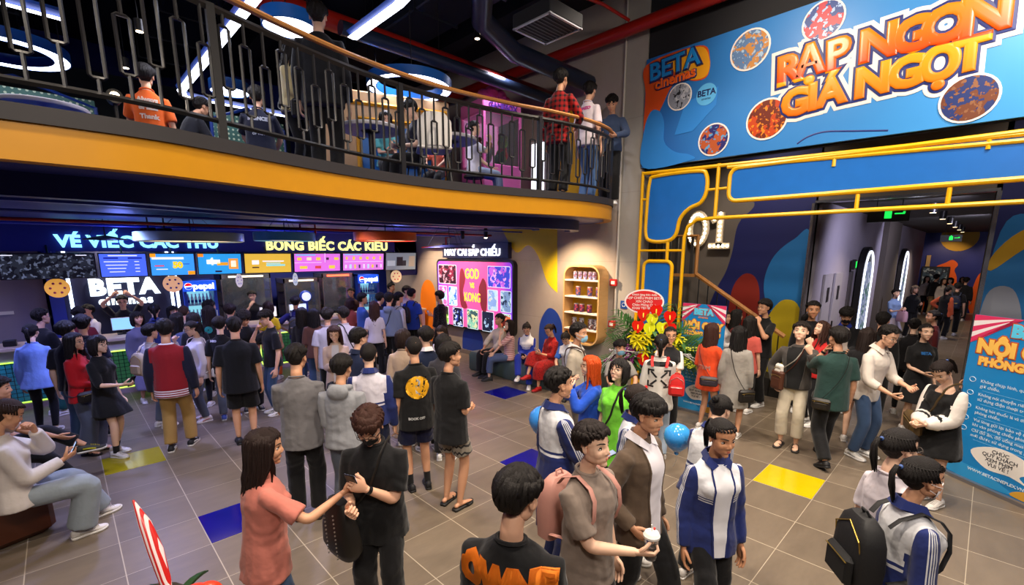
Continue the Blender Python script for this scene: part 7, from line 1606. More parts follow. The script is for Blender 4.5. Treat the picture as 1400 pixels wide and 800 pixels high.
N('man with bubble letters on his back', 1.290, 1.270, 1.7, 25, 'man in black tee printed with orange and blue bubble letters, back to camera', hair='short', top=ov('#0d0d10', decal=[(tx('OWNE', .155, .016, .86), 0, .225, -1, '#ff8a1c', 'back_lettering'), (tx('Owne', .145, .014, .9), .005, .15, -1, '#1c4cc8', 'back_lettering')]), bottom=BK, arms=('belly', 'belly'), skin='a', head=(-18, 12), wide=1.05)
N('boy holding a cup', 2.000, 1.430, 1.66, 268, 'short-haired boy in taupe tee holding a lidded drink cup, looking right', hair='short', hc='#1c120f', top=ov('#82746a'), bottom=BK, arms=(((-.10, .20, -.15), 'grip', (.5, -.3, -1)), 'down'), skin='c', head=(6, -4), extra=[('cup', 0, 'clear plastic cup of iced tea with white lid and straw held by the taupe-tee boy'), (B_, '#b98478', 'faded pink backpack worn by the boy with the drink cup', .95, '#5c4c48', 0, '#7c6c88')])
N('boy in a brown jacket', 2.610, 1.400, 1.72, 270, 'boy in open brown jacket, white shirt and black trousers walking right', hair='bowl', hc='#130e0d', top=jk('#5a4a3c', open='#dcd8e0', openw=.045, collar='#e0dce4', hem=-.10), bottom=BK, arms=('pocket', 'down'), legs='walk2', shoe=WS, skin='b', head=(2, 10))
N('girl in a striped school jacket', 2.840, 1.030, 1.6, 230, 'smiling schoolgirl in navy and white striped jacket with cuffed sleeve, facing right', sex='f', hair='pony', hc='#15100f', top=sch(hem=-.09), bottom=BK, arms=('down', 'down'), legs='walk', shoe=WS, skin='d', head=(8, 8))
N('girl with a top bun', 3.550, 1.300, 1.55, 350, 'schoolgirl with a top bun in navy jacket leaning away behind the striped-jacket girl', sex='f', hair='bun', top=schb(), bottom=BK, arms=('phone_low', 'phone_low'), lean=14, shoe=WS, head=(0, 20))
N('schoolgirl behind the brown jacket', 3.120, 1.800, 1.58, 280, 'schoolgirl with long ponytail in striped navy jacket behind the brown-jacket boy', sex='f', hair='pony', hc='#221611', top=sch(), bottom=BK, shoe=WS)
N('schoolboy with faded hair', 2.640, 2.200, 1.72, 332, 'schoolboy with faded hair in white and navy jacket facing right beside the orange-haired girl', hair='fade', top=schb(), bottom=('trousers', '#1b2657'), arms=(((-.04, .20, -.2), 'grip'), 'down'), skin='b', extra=[(P_, 0, 'dark handset with a round sticker held by the faded-hair schoolboy', False)])
N('orange-haired girl', 3.819, 2.758, 1.55, 138, 'girl with bright orange half-tied hair in blue sweatshirt raising both hands', sex='f', hair='halfup', hc='#c4480f', top=('over', 'full', '#1f4fc0', {}), bottom=('wide', '#1a1a20'), arms=('cheek', 'fist_up'), skin='c', extra=[('glasses', '#8c5c3c')])
N('girl in a lime tee', 3.819, 2.395, 1.58, 184, 'girl with glasses in oversized lime green tee looking up to the left', sex='f', hair='bob', hc='#15100f', top=ov('#7ad83c', hem=-.20), bottom=SK, arms=('down', 'down'), skin='c', head=(-5, -14), shoe=WS, extra=[('glasses',), (C_, 1, '#17171a', 'small black crossbody bag of the lime-tee girl', (.16, .05, .12), -.05)])
N('man in a beige knit', 4.570, 3.500, 1.72, 289, 'man in beige knit shirt and light blue face mask standing right of the bench', hair='fade', top=te('#a99e8e', collar='#e4e0dc'), bottom=('trousers', '#6c6458'), skin='b', extra=[('mask', '#8cc4e4'), (C_, -1, '#3c2418', 'brown leather crossbody bag of the beige knit man', (.2, .06, .15), -.02)])
N('woman in an arrow-print tee', 5.160, 2.690, 1.62, 26, 'woman with low ponytail in white tee with black crossed-arrow print, back to camera', sex='f', hair='pony', top=('over', 'full', '#cfccc6', dict(decal=[(arrows, 0, .19, -1, '#15151a', 'back_print')])), bottom=('jeans', '#98a8bc'), arms=('phone_low', 'down'), shoe=WS, skin='c', extra=[(B_, '#d01c1c', 'red drawstring backpack hanging from the arrow-print woman\'s right shoulder', .62, '#e8c8c8', 3.2)])
N('girl in front of the flowers', 5.760, 2.880, 1.62, 217, 'woman with glasses in black and white top facing the arrow-print woman', sex='f', hair='pony', top=('over', 'short', '#1a1a1e', dict(c2='#e0dedc', pat='sleeves')), bottom=SK, arms=('phone', 'phone'), extra=[('glasses',)])
N('woman in an orange tee', 6.620, 2.680, 1.6, 342, 'woman with long brown hair in orange tee and black shorts holding a phone', sex='f', hair='long', hc='#3a1c14', top=('over', 'elbow', '#e04a20', dict(hem=-.13, decal=[(tx('XTRM', .08, .004), 0, .08, -1, '#e8a898', 'back_print')])), bottom=('shorts', '#111114', dict(end=.5)), arms=(((.0, .19, -.12), 'grip'), 'down'), shoe=WS, skin='b', extra=[(P_, 0, 'white-cased smartphone with a blue sticker held by the orange-tee woman', False, '#e8e8ec'), (C_, 1, '#2c2430', 'black and lilac belt bag of the orange-tee woman', (.24, .07, .14), -.02, -1)])
N('woman in a grey long sweatshirt', 6.630, 2.310, 1.6, 14, 'woman with long black hair in long light grey sweatshirt and bare legs, back to camera', sex='f', hair='long', hc='#120e0e', top=('over', 'full', '#9a958f', dict(hem=-.24, flare=.012)), bottom=('shorts', '#77726c', dict(end=.45)), shoe=WS, skin='b', extra=[(C_, 1, '#15110f', 'quilted black bag of the woman in long grey sweatshirt', (.22, .08, .18), -.10, -1)])
N('woman in a coral top', 7.830, 2.580, 1.6, 3, 'woman with dark hair in coral top just behind the grey-sweatshirt woman', sex='f', hair='long', hc='#181210', top=('over', 'short', '#c4564c', {}), bottom=SK)
N('man with a raised fist', 8.390, 2.560, 1.82, 152, 'tall man in glasses and black tee raising his fist beneath the stair handrail', hair='short', top=te('#0f0f12'), bottom=BK, arms=('down', 'fist_up'), extra=[('glasses',)], skin='b')
N('woman right of the rules board', 8.380, 3.190, 1.58, 271, 'woman in white blouse and dark hair partly hidden right of the flower-side rules board', sex='f', hair='long', top=sf('#c8c4c4'), bottom=SK, arms=('phone', 'phone'))
N('woman in dark red by the stairs', 8.760, 3.120, 1.58, 310, 'woman with long black hair in dark red dress between the rules board and fist man', sex='f', hair='long', top=('dress', 'short', '#7a2420', {}), bottom=('skirt', '#5c1c1c'))
N('man looking up', 6.860, 1.620, 1.7, 185, 'young man in grey denim jacket looking up, white sling bag on his chest', hair='short', hc='#1c120e', top=jk('#46413e', open='#121214', openw=.06), bottom=('cropped', '#d2c8b4'), arms=(((.04, .03, -.26), 'relax'), 'fist_up'), shoe=('sandal', '#28242a', '#3c3834'), skin='c', head=(0, -14), extra=[(C_, 1, '#d8d2c8', 'white teardrop sling bag on the grey denim jacket', (.13, .06, .20), .10, 1, '#e0dcd4'), (C_, 1, '#4c2818', 'brown leather sling bag of the man looking up', (.20, .07, .26), .03, 1, '#4c2014')])
N('woman in red looking up', 8.030, 1.610, 1.6, 141, 'woman in red top with brown hair gazing upward behind the green-tee man', sex='f', hair='long', hc='#3a2018', top=te('#b81c1c'), bottom=SK, head=(0, -18), arms=('down', 'fist_up'))
N('woman behind the man looking up', 8.980, 2.050, 1.58, 233, 'dark-haired woman peeking out behind the young man looking up', sex='f', hair='bob', top=te('#17171c'), bottom=SK)
N('crew-cut man', 8.570, 1.900, 1.82, 201, 'crew-cut man in open black shirt standing before the corridor wall', hair='fade', top=sf('#101014'), bottom=BK, skin='d')
N('man in a bottle-green tee', 6.610, 1.170, 1.74, 35, 'man in bottle green tee with dark shoulder strap walking away, arm raised', hair='short', top=ov('#24403c'), bottom=BK, arms=('down', 'chin'), legs='walk', shoe=DS, skin='b', head=(12, 0), extra=[(C_, -1, '#1a1613', 'black sling bag across the bottle-green tee', (.2, .06, .14), -.04, -1), ('watch', 1)])
N('masked man by the corridor', 8.950, 1.510, 1.74, 196, 'man in black jacket with blue collar and black mask reading his phone', hair='bowl', top=jk('#101014', open='#b8aca4', collar='#1c2c8c'), bottom=BK, arms=('phone_low', 'phone_low'), head=(0, 28), extra=[('mask', '#101014')])
N('woman in checked shorts', 7.740, 1.050, 1.6, 3, 'curly-haired woman in black top and checked shorts with bare legs, back to camera', sex='f', hair='long', hc='#20130f', top=('over', 'full', '#131215', {}), bottom=('shorts', '#8c8480', dict(pat='plaid', c2='#4c4440', end=.6)), shoe=WS, skin='c', legs='easy', lean=4)
N('man in black near the neon arch', 8.840, 1.040, 1.7, 357, 'man in black seen from behind below the nearer arched neon poster', hair='fade', top=sf('#0e0e10'), bottom=BK)
N('man in a white shirt', 7.080, 0.720, 1.74, 246, 'man with glasses in white shirt and blue jeans bending forward beside the counter girl', hair='fade', top=('shirt', 'three', '#dcd2c8', dict(collar='#e4dcd2', hem=-.08)), bottom=BJ, arms=(((-.02, .20, -.20), 'grip'), 'hold'), lean=10, head=(0, 16), skin='a', extra=[('glasses', '#4c443c')])
N('staff girl in black tee', 8.740, 0.530, 1.6, 208, 'girl in black tee with small blue print standing beside the white-shirt man', sex='f', hair='pony', hc='#17110f', top=te('#0f0f12', decal=[(tx('BETA', .05, .003), 0, .22, 1, '#2c7cc8', 'chest_print')]), bottom=('skirt', '#111114'), arms=('belly', 'down'), shoe=WS, skin='c')
N('woman with puff sleeves', 6.100, 0.250, 1.58, 147, 'woman in black dress with white off-shoulder puff sleeves digging in an olive bag', sex='f', hair='pony', hc='#1c1210', top=('dress', 'full', '#121214', dict(off=True, pat='sleeves', c2='#e4ddd6', slr=[(0, .034), (.3, .05), (.9, .058), (1.3, .050), (1.6, .056), (1.9, .03)])), bottom=('mini', '#121214', dict(flare=.02)), arms=('phone_low', 'phone_low'), lean=8, head=(0, 40), shoe=WS, skin='c', extra=[(C_, 1, '#4c3a1c', 'olive canvas sling bag opened by the puff-sleeve woman', (.30, .10, .20), .02, 1, '#4c3a1c')])
N('woman with a red hair clip', 9.590, 0.730, 1.58, 2, 'woman with dark hair in a bun and red clip behind the white-shirt man', sex='f', hair='bun', top=te('#141216'), bottom=SK)
N('woman in maroon', 10.960, 0.600, 1.6, 108, 'woman with tied hair in maroon dress facing left behind the black-tee girl', sex='f', hair='pony', top=('dress', 'full', '#5c1814', {}), bottom=('skirt', '#5c1814'), skin='b')
N('man behind the big board', 9.120, -0.100, 1.7, 119, 'dark-haired man in glasses half hidden behind the large rules board', hair='short', top=te('#16161a'), bottom=BK, extra=[('glasses',)])
N('ponytail woman in white', 3.390, 0.240, 1.58, 314, 'woman with glasses and very long ponytail in white tee at lower right', sex='f', hair='pony', hc='#15100f', top=te('#d3cbd3'), bottom=BJ, skin='c', extra=[('glasses', '#5c5450')], hs=1.02)
N('schoolgirl with a black backpack', 3.050, 0.110, 1.56, 307, 'schoolgirl in white mask and navy jacket carrying a black backpack, lower right', sex='f', hair='pony', hc='#120d0c', top=schb(), bottom=BK, skin='b', extra=[('mask', '#e6e4e6'), (B_, '#0f0f12', 'black backpack with gold zips on the masked schoolgirl', 1.0)])
# corridor
N('girl with a pink bag', 16.650, 1.760, 1.6, 226, 'girl in blue and white outfit carrying a pink bag in the corridor', sex='f', hair='short', top=te('#7c98c8'), bottom=('skirt', '#b0a8b8'), arms=('phone', 'phone'), shoe=WS, extra=[('tote', 0, '#c8a0b8', 'pink round bag carried by the corridor girl', (.3, .12, .28), .06)])
N('girl holding a stick', 18.560, 1.530, 1.62, 215, 'person in black with light hair in the corridor beside the pink-bag girl', sex='f', hair='bob', hc='#6c5c50', top=sf('#121216'), bottom=BK, arms=('down', 'phone'))
N('man in beige trousers', 25.670, 1.510, 1.72, 333, 'man in black jacket and beige trousers standing in the corridor', hair='short', top=jk('#121214'), bottom=('trousers', '#a88c5c'))
N('person in white far back', 26.500, 1.850, 1.62, 204, 'person in white beside the dark film poster at the corridor end', sex='f', hair='long', top=sf('#b0a49c'), bottom=BK)
N('person in pale top far back', 25.190, 1.250, 1.6, 213, 'person in pale top in the distant corridor left of the backpack man', sex='f', hair='long', top=sf('#b8aea4'), bottom=BK)
N('second pale person far back', 25.610, 1.080, 1.62, 162, 'person in grey-white top deep in the corridor between two others', sex='f', hair='bob', top=sf('#a09890'), bottom=BK)
N('man with a navy backpack', 20.150, 0.650, 1.7, 357, 'man in black with navy backpack walking away down the corridor', hair='short', top=te('#101014'), bottom=BK, legs='walk', extra=[(B_, '#14203c', 'navy backpack worn by the man walking down the corridor', 1.0)])
N('person with an orange sleeve', 19.230, 0.830, 1.6, 332, 'person in black with orange patterned sleeves in the corridor', sex='f', hair='pony', top=('over', 'full', '#141418', dict(pat='sleeves', c2='#d8643c')), bottom=BK, arms=('down', 'hip'))
N('person near the corridor right', 25.010, 0.610, 1.66, 351, 'dark-clothed person at the right side of the corridor near the glass edge', hair='short', top=jk('#18181c'), bottom=BK)
N('woman far back right', 27.300, 0.780, 1.6, 192, 'woman in black with light scarf deep at the corridor right', sex='f', hair='long', top=sf('#2c282c'), bottom=BK)

# left crowd by the counter
N('girl in a denim jacket', -0.400, 9.420, 1.6, 72, 'girl in loose light blue denim jacket and black trousers at the far left', sex='f', hair='pony', top=('over', 'full', '#86a6ee', dict(hem=-.10, flare=.01)), bottom=SK, arms=('phone', 'down'), shoe=WS, lean=4)
N('man in a black sweatshirt', -0.300, 10.330, 1.72, 32, 'man with glasses in black sweatshirt and green trousers behind the denim-jacket girl', hair='fade', top=jk('#0f0f14'), bottom=('trousers', '#14504c'), arms=('phone', 'phone'), shoe=WS, extra=[('glasses',)])
N('woman in a red blouse', 0.020, 7.968, 1.6, 328, 'woman with glasses in red blouse, grey wide jeans and strappy sandals', sex='f', hair='long', hc='#130e10', top=('shirt', 'full', '#b8141c', dict(hem=-.08)), bottom=('wide', '#4c5266'), arms=('belly', 'belly'), shoe=('sandal', '#171312', '#1c1613'), extra=[('glasses',), (C_, 1, '#18120e', 'black and tan belt bag of the red-blouse woman', (.24, .08, .14), -.02)])
N('woman in a black mini dress', 0.229, 7.672, 1.58, 318, 'woman with glasses in black mini dress and bare legs beside the red-blouse woman', sex='f', hair='bob', hc='#1a1416', top=('dress', 'elbow', '#0e0e12', {}), bottom=('mini', '#0e0e12'), arms=('hold', 'down'), legs='easy', shoe=WS, socks='#141416', skin='c', extra=[('glasses',), (P_, 0, 'phone held low by the woman in black mini dress', False)])
N('man in a navy tee', 0.132, 8.694, 1.74, 81, 'man in navy tee standing between the red-blouse woman and the counter', hair='fade', top=te('#171b30'), bottom=('trousers', '#1c2440'), shoe=DW)
N('person with dark bowl hair', -0.039, 8.376, 1.7, 60, 'person with dark bowl hair left of the navy-tee man', hair='bowl', top=te('#15151c'), bottom=BJ, shoe=DW)
N('woman facing the cashier', 0.140, 10.460, 1.72, 81, 'dark-haired woman facing the white-shirted cashier', sex='f', hair='bun', top=te('#6c1c24'), bottom=SK)
N('cashier in white', 0.300, 12.090, 1.6, 214, 'cashier in white shirt behind the counter at the blue monitor', hair='short', top=sf('#ddd6d4'), bottom=BK, arms=('hold', 'hold'))
N('cashier with raised arms', 0.840, 12.230, 1.74, 266, 'cashier in black tee holding both hands above his head before the glowing letters', hair='short', top=te('#14121a'), bottom=BK, arms=('over', 'over'), head=(0, 6), extra=[('glasses',)])
N('smiling woman at the counter', 0.859, 10.138, 1.6, 287, 'smiling woman in grey cardigan facing the camera at the counter', sex='f', hair='bob', top=sf('#5c5a70'), bottom=('midi', '#6c6884'), shoe=WS)
N('schoolgirl with a navy hood', 1.131, 10.382, 1.7, 82, 'tall schoolgirl with dark braid in navy jacket, back to camera by the counter', sex='f', hair='pony', top=schb(c2='#26336c'), bottom=BK, shoe=DS)
N('girl in a striped white shirt', 0.840, 8.470, 1.56, 29, 'girl in white shirt with black backpack straps left of the varsity jacket', sex='f', hair='short', top=te('#cfcad0'), bottom=GJ, shoe=WS, extra=[(B_, '#b8a890', 'small cream backpack with black straps left of the varsity jacket', .8)])
N('man in a varsity jacket', 0.880, 7.340, 1.74, 68, 'man in red varsity jacket with navy sleeves and khaki trousers, back to camera', hair='short', top=jk('#8c1820', pat='varsity', c2='#15162c', c3='#dcd4d8', hem=-.10), bottom=('trousers', '#a8854c'), arms=('down', 'down'), shoe=DW, legs='easy', wide=1.06, head=(18, 0))
N('girl with a white bag', 1.300, 8.350, 1.58, 183, 'girl with glasses in white shirt and grey jeans facing left, white shoulder bag', sex='f', hair='pony', top=sf('#d8d2d8', hem=-.09), bottom=GJ, arms=('fist_up', 'down'), shoe=('sneaker', '#dcd4d0', '#f0eae4', '#d88c84'), skin='c', head=(0, 16), extra=[('glasses',), (C_, -1, '#e4ddd8', 'white shoulder bag of the girl in white shirt', (.22, .07, .15), -.03, -1, '#e4ddd8')])
N('woman behind the varsity jacket', 1.325, 9.466, 1.6, 22, 'dark-haired woman in grey-blue top right of the tall navy schoolgirl', sex='f', hair='long', top=sf('#4c5474'), bottom=SK)
N('woman with hair clip near the queue', 1.494, 9.134, 1.62, 71, 'woman in black with long dark hair queueing behind the white-bag girl', sex='f', hair='long', top=sf('#111116'), bottom=SK)
N('woman in a teal top', 1.832, 9.712, 1.66, 64, 'long-haired woman in black and teal top raising her arm in the queue', sex='f', hair='long', hc='#1c1210', top=('over', 'short', '#14141a', dict(decal=[(tx('O', .12, .02), 0, .22, -1, '#2ca89c', 'back_print')])), bottom=SK, arms=('down', 'fist_up'))
N('dark-haired woman further ahead', 1.990, 10.440, 1.7, 359, 'dark-haired woman standing just in front of the left fridge', sex='f', hair='bob', top=sf('#17171e'), bottom=SK)
N('clerk behind the queue', 1.460, 10.790, 1.6, 282, 'black-haired woman turned to the camera near the white light tubes', sex='f', hair='bob', top=te('#2c2c34'), bottom=BK)
N('man with thinning hair', 1.540, 10.220, 1.64, 66, 'brown-haired man in cream tee by the left fridge, back to camera', hair='crop', hc='#3c281c', top=te('#c8b8a4'), bottom=BK)
N('boy with a chest logo', 1.660, 8.150, 1.62, 70, 'boy in black tee with white shoulder logo left of the black-shorts man', hair='bowl', top=te('#121216', decal=[(tx('NEO', .04, .003), -.06, .26, -1, '#d8d8e0', 'shoulder_print')]), bottom=GJ, shoe=('sneaker', '#3c54b0', '#c8ccd8', '#e0e0f0'))
N('man in black shorts', 1.580, 6.940, 1.74, 73, 'broad man in plain black tee, black shorts and black shoes, back to camera', hair='fade', top=ov('#0c0c10'), bottom=('shorts', '#0e0e12', dict(end=.95)), shoe=DS, wide=1.1, skin='b')
N('man looking down in black', 2.034, 8.228, 1.7, 264, 'young man in black tee looking down at his phone in the queue', hair='bowl', top=te('#111114'), bottom=BK, arms=('phone', 'phone'), head=(0, 34), shoe=DW)
N('tall haired man in queue', 2.117, 9.488, 1.68, 67, 'curly dark-haired person standing before the white-topped counter', hair='bowl', hc='#1e1210', top=te('#1c1a20'), bottom=BK)
N('man touching his chin', 2.214, 7.912, 1.7, 182, 'man in black tee facing left with his hand on his chin', hair='bowl', top=te('#0e0e12'), bottom=BJ, arms=('chin', 'down'), head=(0, 18), skin='a')
N('clerk with hand on face', 3.270, 12.380, 1.68, 255, 'male clerk in black resting his face on his hand before the steel cabinet', hair='short', top=te('#121218'), bottom=BK, arms=('cheek', 'down'))
N('customer in yellow', 2.960, 10.180, 1.62, 59, 'customer in bright yellow tee with brown hair at the food counter', sex='f', hair='bob', hc='#2c1810', top=te('#d8b414'), bottom=('trousers', '#c85c1c'))
N('man in a purple tee', 3.460, 10.060, 1.7, 63, 'man in deep purple tee with hands on hips at the food counter', hair='short', top=te('#1c1c5c'), bottom=BJ, arms=('hip', 'hip'), extra=[(B_, '#3c3e48', 'grey backpack on the purple-tee man', .9)])
N('woman with a black backpack', 3.126, 8.812, 1.6, 40, 'long-haired woman in black left of the brown-topped woman', sex='f', hair='long', top=sf('#101018'), bottom=BJ)
N('woman in a brown top', 3.202, 8.459, 1.6, 67, 'woman with long black hair in brown top and blue jeans, back to camera', sex='f', hair='long', hc='#0e0c10', top=('over', 'elbow', '#5c3c34', dict(hem=-.08)), bottom=BJ)
N('man in a grey tee', 1.510, 4.470, 1.74, 63, 'man with shaved sides in heather grey tee and black trousers, back to camera', hair='fade', top=te('#6f6d70', hem=-.09), bottom=BK, arms=('belly', 'phone_low'), skin='b', wide=1.06, head=(-16, 8), shoe=DS)
N('man in a white tee', 3.044, 7.461, 1.7, 60, 'man in oversized white tee left of the strap-wearing customer', hair='short', top=ov('#c4c0cc'), bottom=BK)
N('man with a black strap', 3.379, 7.618, 1.68, 96, 'man with glasses in white shirt with black strap across his back', hair='short', top=te('#ccc8d0'), bottom=BK, extra=[('glasses',), (C_, 1, '#111114', 'black crossbody bag on the white shirt near the food counter', (.18, .06, .13), -.03, -1)])
N('girl in a cream cardigan', 2.690, 6.400, 1.58, 241, 'girl with long brown hair in cream cardigan facing camera, looking at phone', sex='f', hair='long', hc='#3a2015', top=jk('#c8ac98', open='#c8c4c8', openw=.03, hem=-.14), bottom=('midi', '#1c1c24', dict(pat='plaid', c2='#4c4c54')), arms=('phone', 'phone'), head=(0, 22), skin='c', shoe=WS, extra=[('glasses', '#a8744c'), (P_, 0, 'smartphone held in both hands by the cream-cardigan girl', False)])
N('boy in a navy collar jacket', 2.520, 5.290, 1.68, 13, 'boy with thick bowl hair in navy and white jacket facing right', hair='bowl', top=jk('#16203c', collar='#16203c'), bottom=BK, arms=('belly', 'down'), skin='a')
N('boy with a white back', 2.170, 4.350, 1.68, 59, 'schoolboy in white-backed navy jacket with round short hair, back to camera', hair='crop', top=jk(NV, pat='schoolback', collar=NV, c2='#ccc8d4'), bottom=('trousers', '#1a2344'), shoe=DS)
N('boy in a grey hoodie', 1.780, 4.090, 1.66, 46, 'boy with messy black hair in light grey hoodie, back to camera', hair='short', top=hd('#8e9096'), bottom=GJ, arms=('belly', 'belly'), skin='b', head=(-10, 10))
N('staff lit by red light', 5.760, 12.350, 1.62, 225, 'staff member in dark red-lit shirt behind the food counter by the popcorn cabinet', hair='short', top=te('#3c2018'), bottom=BK, extra=[('glasses',)])
N('customer in rust', 4.600, 9.950, 1.6, 45, 'short-haired customer in rust-coloured top at the food counter', sex='f', hair='bob', hc='#2c1610', top=te('#8c3c30'), bottom=BK)
N('man in a denim shirt', 4.680, 9.520, 1.72, 354, 'man in blue denim shirt facing right at the food counter', hair='short', top=sf('#2c4c8c'), bottom=BK, arms=('phone', 'phone'))
N('woman with a black tote', 4.541, 8.735, 1.62, 55, 'long brown-haired woman in white tee and black trousers with black tote bag', sex='f', hair='long', hc='#3a221c', top=te('#cfcad4'), bottom=BK, extra=[('tote', 0, '#0f0f12', 'black tote bag hanging from the long-haired woman in white tee', (.30, .10, .34), .20)])
N('man bending by the right fridge', 5.080, 9.400, 1.72, 22, 'dark-haired man in black bending close to the pale blue hoodie man', hair='short', top=te('#1a1a20'), bottom=BK, head=(0, 20))
N('man in a pale blue hoodie', 4.911, 8.773, 1.76, 46, 'tall man in pale blue hoodie with thin black strap, back to camera', hair='short', top=hd('#7d8cae'), bottom=BK, shoe=DW, extra=[(C_, -1, '#111114', 'small black chest bag of the pale blue hoodie man', (.18, .06, .12), -.02, 1)])
N('boy in white sleeves', 5.480, 9.340, 1.7, 360, 'boy in white long sleeves with black backpack right of the hoodie man', hair='bowl', top=sf('#ccccd8'), bottom=BK, extra=[(B_, '#101014', 'black backpack of the boy in white sleeves', .9)])
N('man in a royal blue tee', 6.130, 9.830, 1.72, 38, 'man in royal blue tee with black backpack near the orange wall shape', hair='short', top=ov('#1f3c9c'), bottom=BK, head=(-20, 0), extra=[(B_, '#121218', 'black backpack slung on the royal-blue-tee man', .95, '#3c3c44', -1.5)])
N('person in white behind the blue tee', 6.280, 10.300, 1.76, 299, 'dark-haired person in white behind the royal blue tee man', hair='bowl', top=te('#d8d0c8'), bottom=BK)
N('man further at the right fridge', 7.050, 12.420, 1.7, 300, 'dark-haired man standing in front of the right fridge doorway', hair='short', top=te('#24242c'), bottom=BK)
N('man by the orange wall shape', 6.240, 8.820, 1.72, 105, 'man in dark printed shirt holding a phone beside the orange wall shape', hair='bowl', top=('shirt', 'three', '#15161f', dict(pat='print', c2='#3c3e50')), bottom=BK, arms=('phone', 'down'), extra=[(P_, 0, 'dark smartphone held by the man beside the orange wall shape', False)])
N('woman in a beige tee', 3.170, 5.330, 1.6, 49, 'woman with tied brown hair in beige tee, back to camera, left of smiley-print man', sex='f', hair='bob', hc='#24140f', top=('over', 'elbow', '#b49c88', {}), bottom=('wide', '#a89484'), extra=[('mask', '#141416')], head=(-24, 6))
N('man with a smiley print', 2.590, 4.160, 1.72, 73, 'man with glasses in black tee printed with a split yellow smiley, navy shorts', hair='crop', top=ov('#0d0d10', decal=[(lambda: smiley(0), -.005, .175, -1, '#e8a80c', 'smiley_print'), (lambda: smiley(1), -.005, .175, -1, '#d8d8dc', 'smiley_print'), (lambda: smiley(2), -.005, .175, -1, '#0d0d10', 'smiley_print'), (tx('BOOK OFF', .035, .002), -.02, -.02, -1, '#d8d8d8', 'back_lettering')]), bottom=('shorts', '#15193c', dict(end=.82)), shoe=DS, socks='#141416', skin='b', extra=[('glasses',)])
N('masked boy with white collar', 3.240, 4.910, 1.66, 77, 'boy in navy jacket with white collar and face mask right of smiley man', hair='bowl', top=jk('#15203c', collar='#e4e0e4'), bottom=BK, extra=[('mask', '#dcdce4')])
N('dark-haired woman behind the black tee', 3.250, 4.550, 1.62, 44, 'dark-haired woman in grey top behind the plain black tee man', sex='f', hair='bob', top=te('#3c3a40'), bottom=BK)
N('girl in front of the lightbox', 4.070, 5.760, 1.5, 215, 'small girl with fringe looking down near the lightbox corner', sex='f', hair='long', hc='#24160f', top=te('#c8c0bc'), bottom=BJ, head=(0, 24))
N('man in patterned shorts', 2.650, 3.600, 1.72, 14, 'man in plain black tee, tribal-patterned shorts and flip-flops, head turned right', hair='short', top=ov('#0f0f12'), bottom=('shorts', '#8c8478', dict(pat='tribal', c2='#2c2a2c', end=.72)), shoe=FL, arms=('belly', 'belly'), skin='b', head=(-30, 0))

# on the bench and the lounge seat
S = dict(seat=.42)
N('seated man in white', 6.690, 7.240, 1.3, 172, 'man in cream shirt seated at the left end of the bench looking up', H=1.70, hair='bowl', top=('shirt', 'three', '#cfc4b4', {}), bottom=BK, arms=('lap', 'lap'), head=(10, -12), shoe=DS, **S)
N('seated woman in stripes', 6.490, 6.740, 1.26, 141, 'woman with long hair in pink striped tee and cuffed jeans seated on the bench', H=1.60, sex='f', hair='long', hc='#1c1412', top=te('#b07878', pat='stripes', c2='#d8b8b4'), bottom=('cropped', '#4c5c80'), arms=('lap', 'cheek'), head=(20, -6), shoe=DS, **S)
N('seated girl in a tracksuit', 6.440, 6.230, 1.26, 212, 'girl in blue tracksuit with white stripes seated on the bench using her phone', H=1.60, sex='f', hair='bun', top=jk('#1c3098', pat='school', collar='#e4e4ec'), bottom=('trousers', '#1c3098', dict(pat='sidestripe', c2='#d8d8e4')), arms=('phone_low', 'phone_low'), head=(0, 34), shoe=WS, extra=[('glasses',), (P_, 0, 'dark smartphone of the tracksuit girl on the bench', False)], legs=((.04, .33, .12), (.08, .26)), **S)
N('seated woman in red', 6.590, 5.810, 1.26, 171, 'woman in long red patterned dress and red heels seated on the bench', H=1.62, sex='f', hair='pony', hc='#241410', top=('dress', 'three', '#9c1414', dict(pat='print', c2='#5c0c10')), bottom=('midi', '#9c1414', dict(pat='print', c2='#5c0c10')), arms=('phone_low', 'phone'), head=(0, 28), shoe=('sneaker', '#b81414', '#7c1010', '#b81414'), extra=[('glasses',), (P_, 1, 'pale smartphone of the woman in red on the bench', False, '#d8d0d0')], legs=((.02, .34, .14), (.07, .25)), **S)
N('seated girl bent over', 6.300, 5.150, 1.18, 199, 'girl in white and blue top bent over on the bench beside the beige-knit man', H=1.60, sex='f', hair='bun', top=te('#c8ccd8', pat='sleeves', c2='#2c5cb8'), bottom=BK, arms=('lap', 'lap'), lean=16, head=(0, 40), shoe=DS, **S)
N('seated masked person', 6.020, 3.810, 1.28, 232, 'dark-haired person in blue mask and grey tee seated by the flower stand', H=1.66, hair='bowl', top=te('#8c8884'), bottom=BK, arms=('lap', 'lap'), extra=[('mask', '#7cb4d4')], shoe=DS, **S)
N('seated girl in a white sweatshirt', -0.420, 5.610, 1.52, 18, 'girl in white sweatshirt with blue swirls and butterflies seated at the left edge', H=1.80, sex='f', hair='pony', hc='#2c1a14', top=('over', 'full', '#d8d0cc', dict(decal=[(swirl, -.03, .17, -1, '#1c3c9c', 'swirl_print'), (flies, .02, .14, -1, '#a84c1c', 'butterfly_print')])), bottom=('wide', '#8f9aa4'), arms=('phone', 'chin'), head=(0, 26), shoe=WS, skin='b', legs=((.06, .20), (.09, .33)), twist=-14, extra=[(P_, 0, 'dark smartphone raised by the seated girl in white sweatshirt', True)], seat=.48)
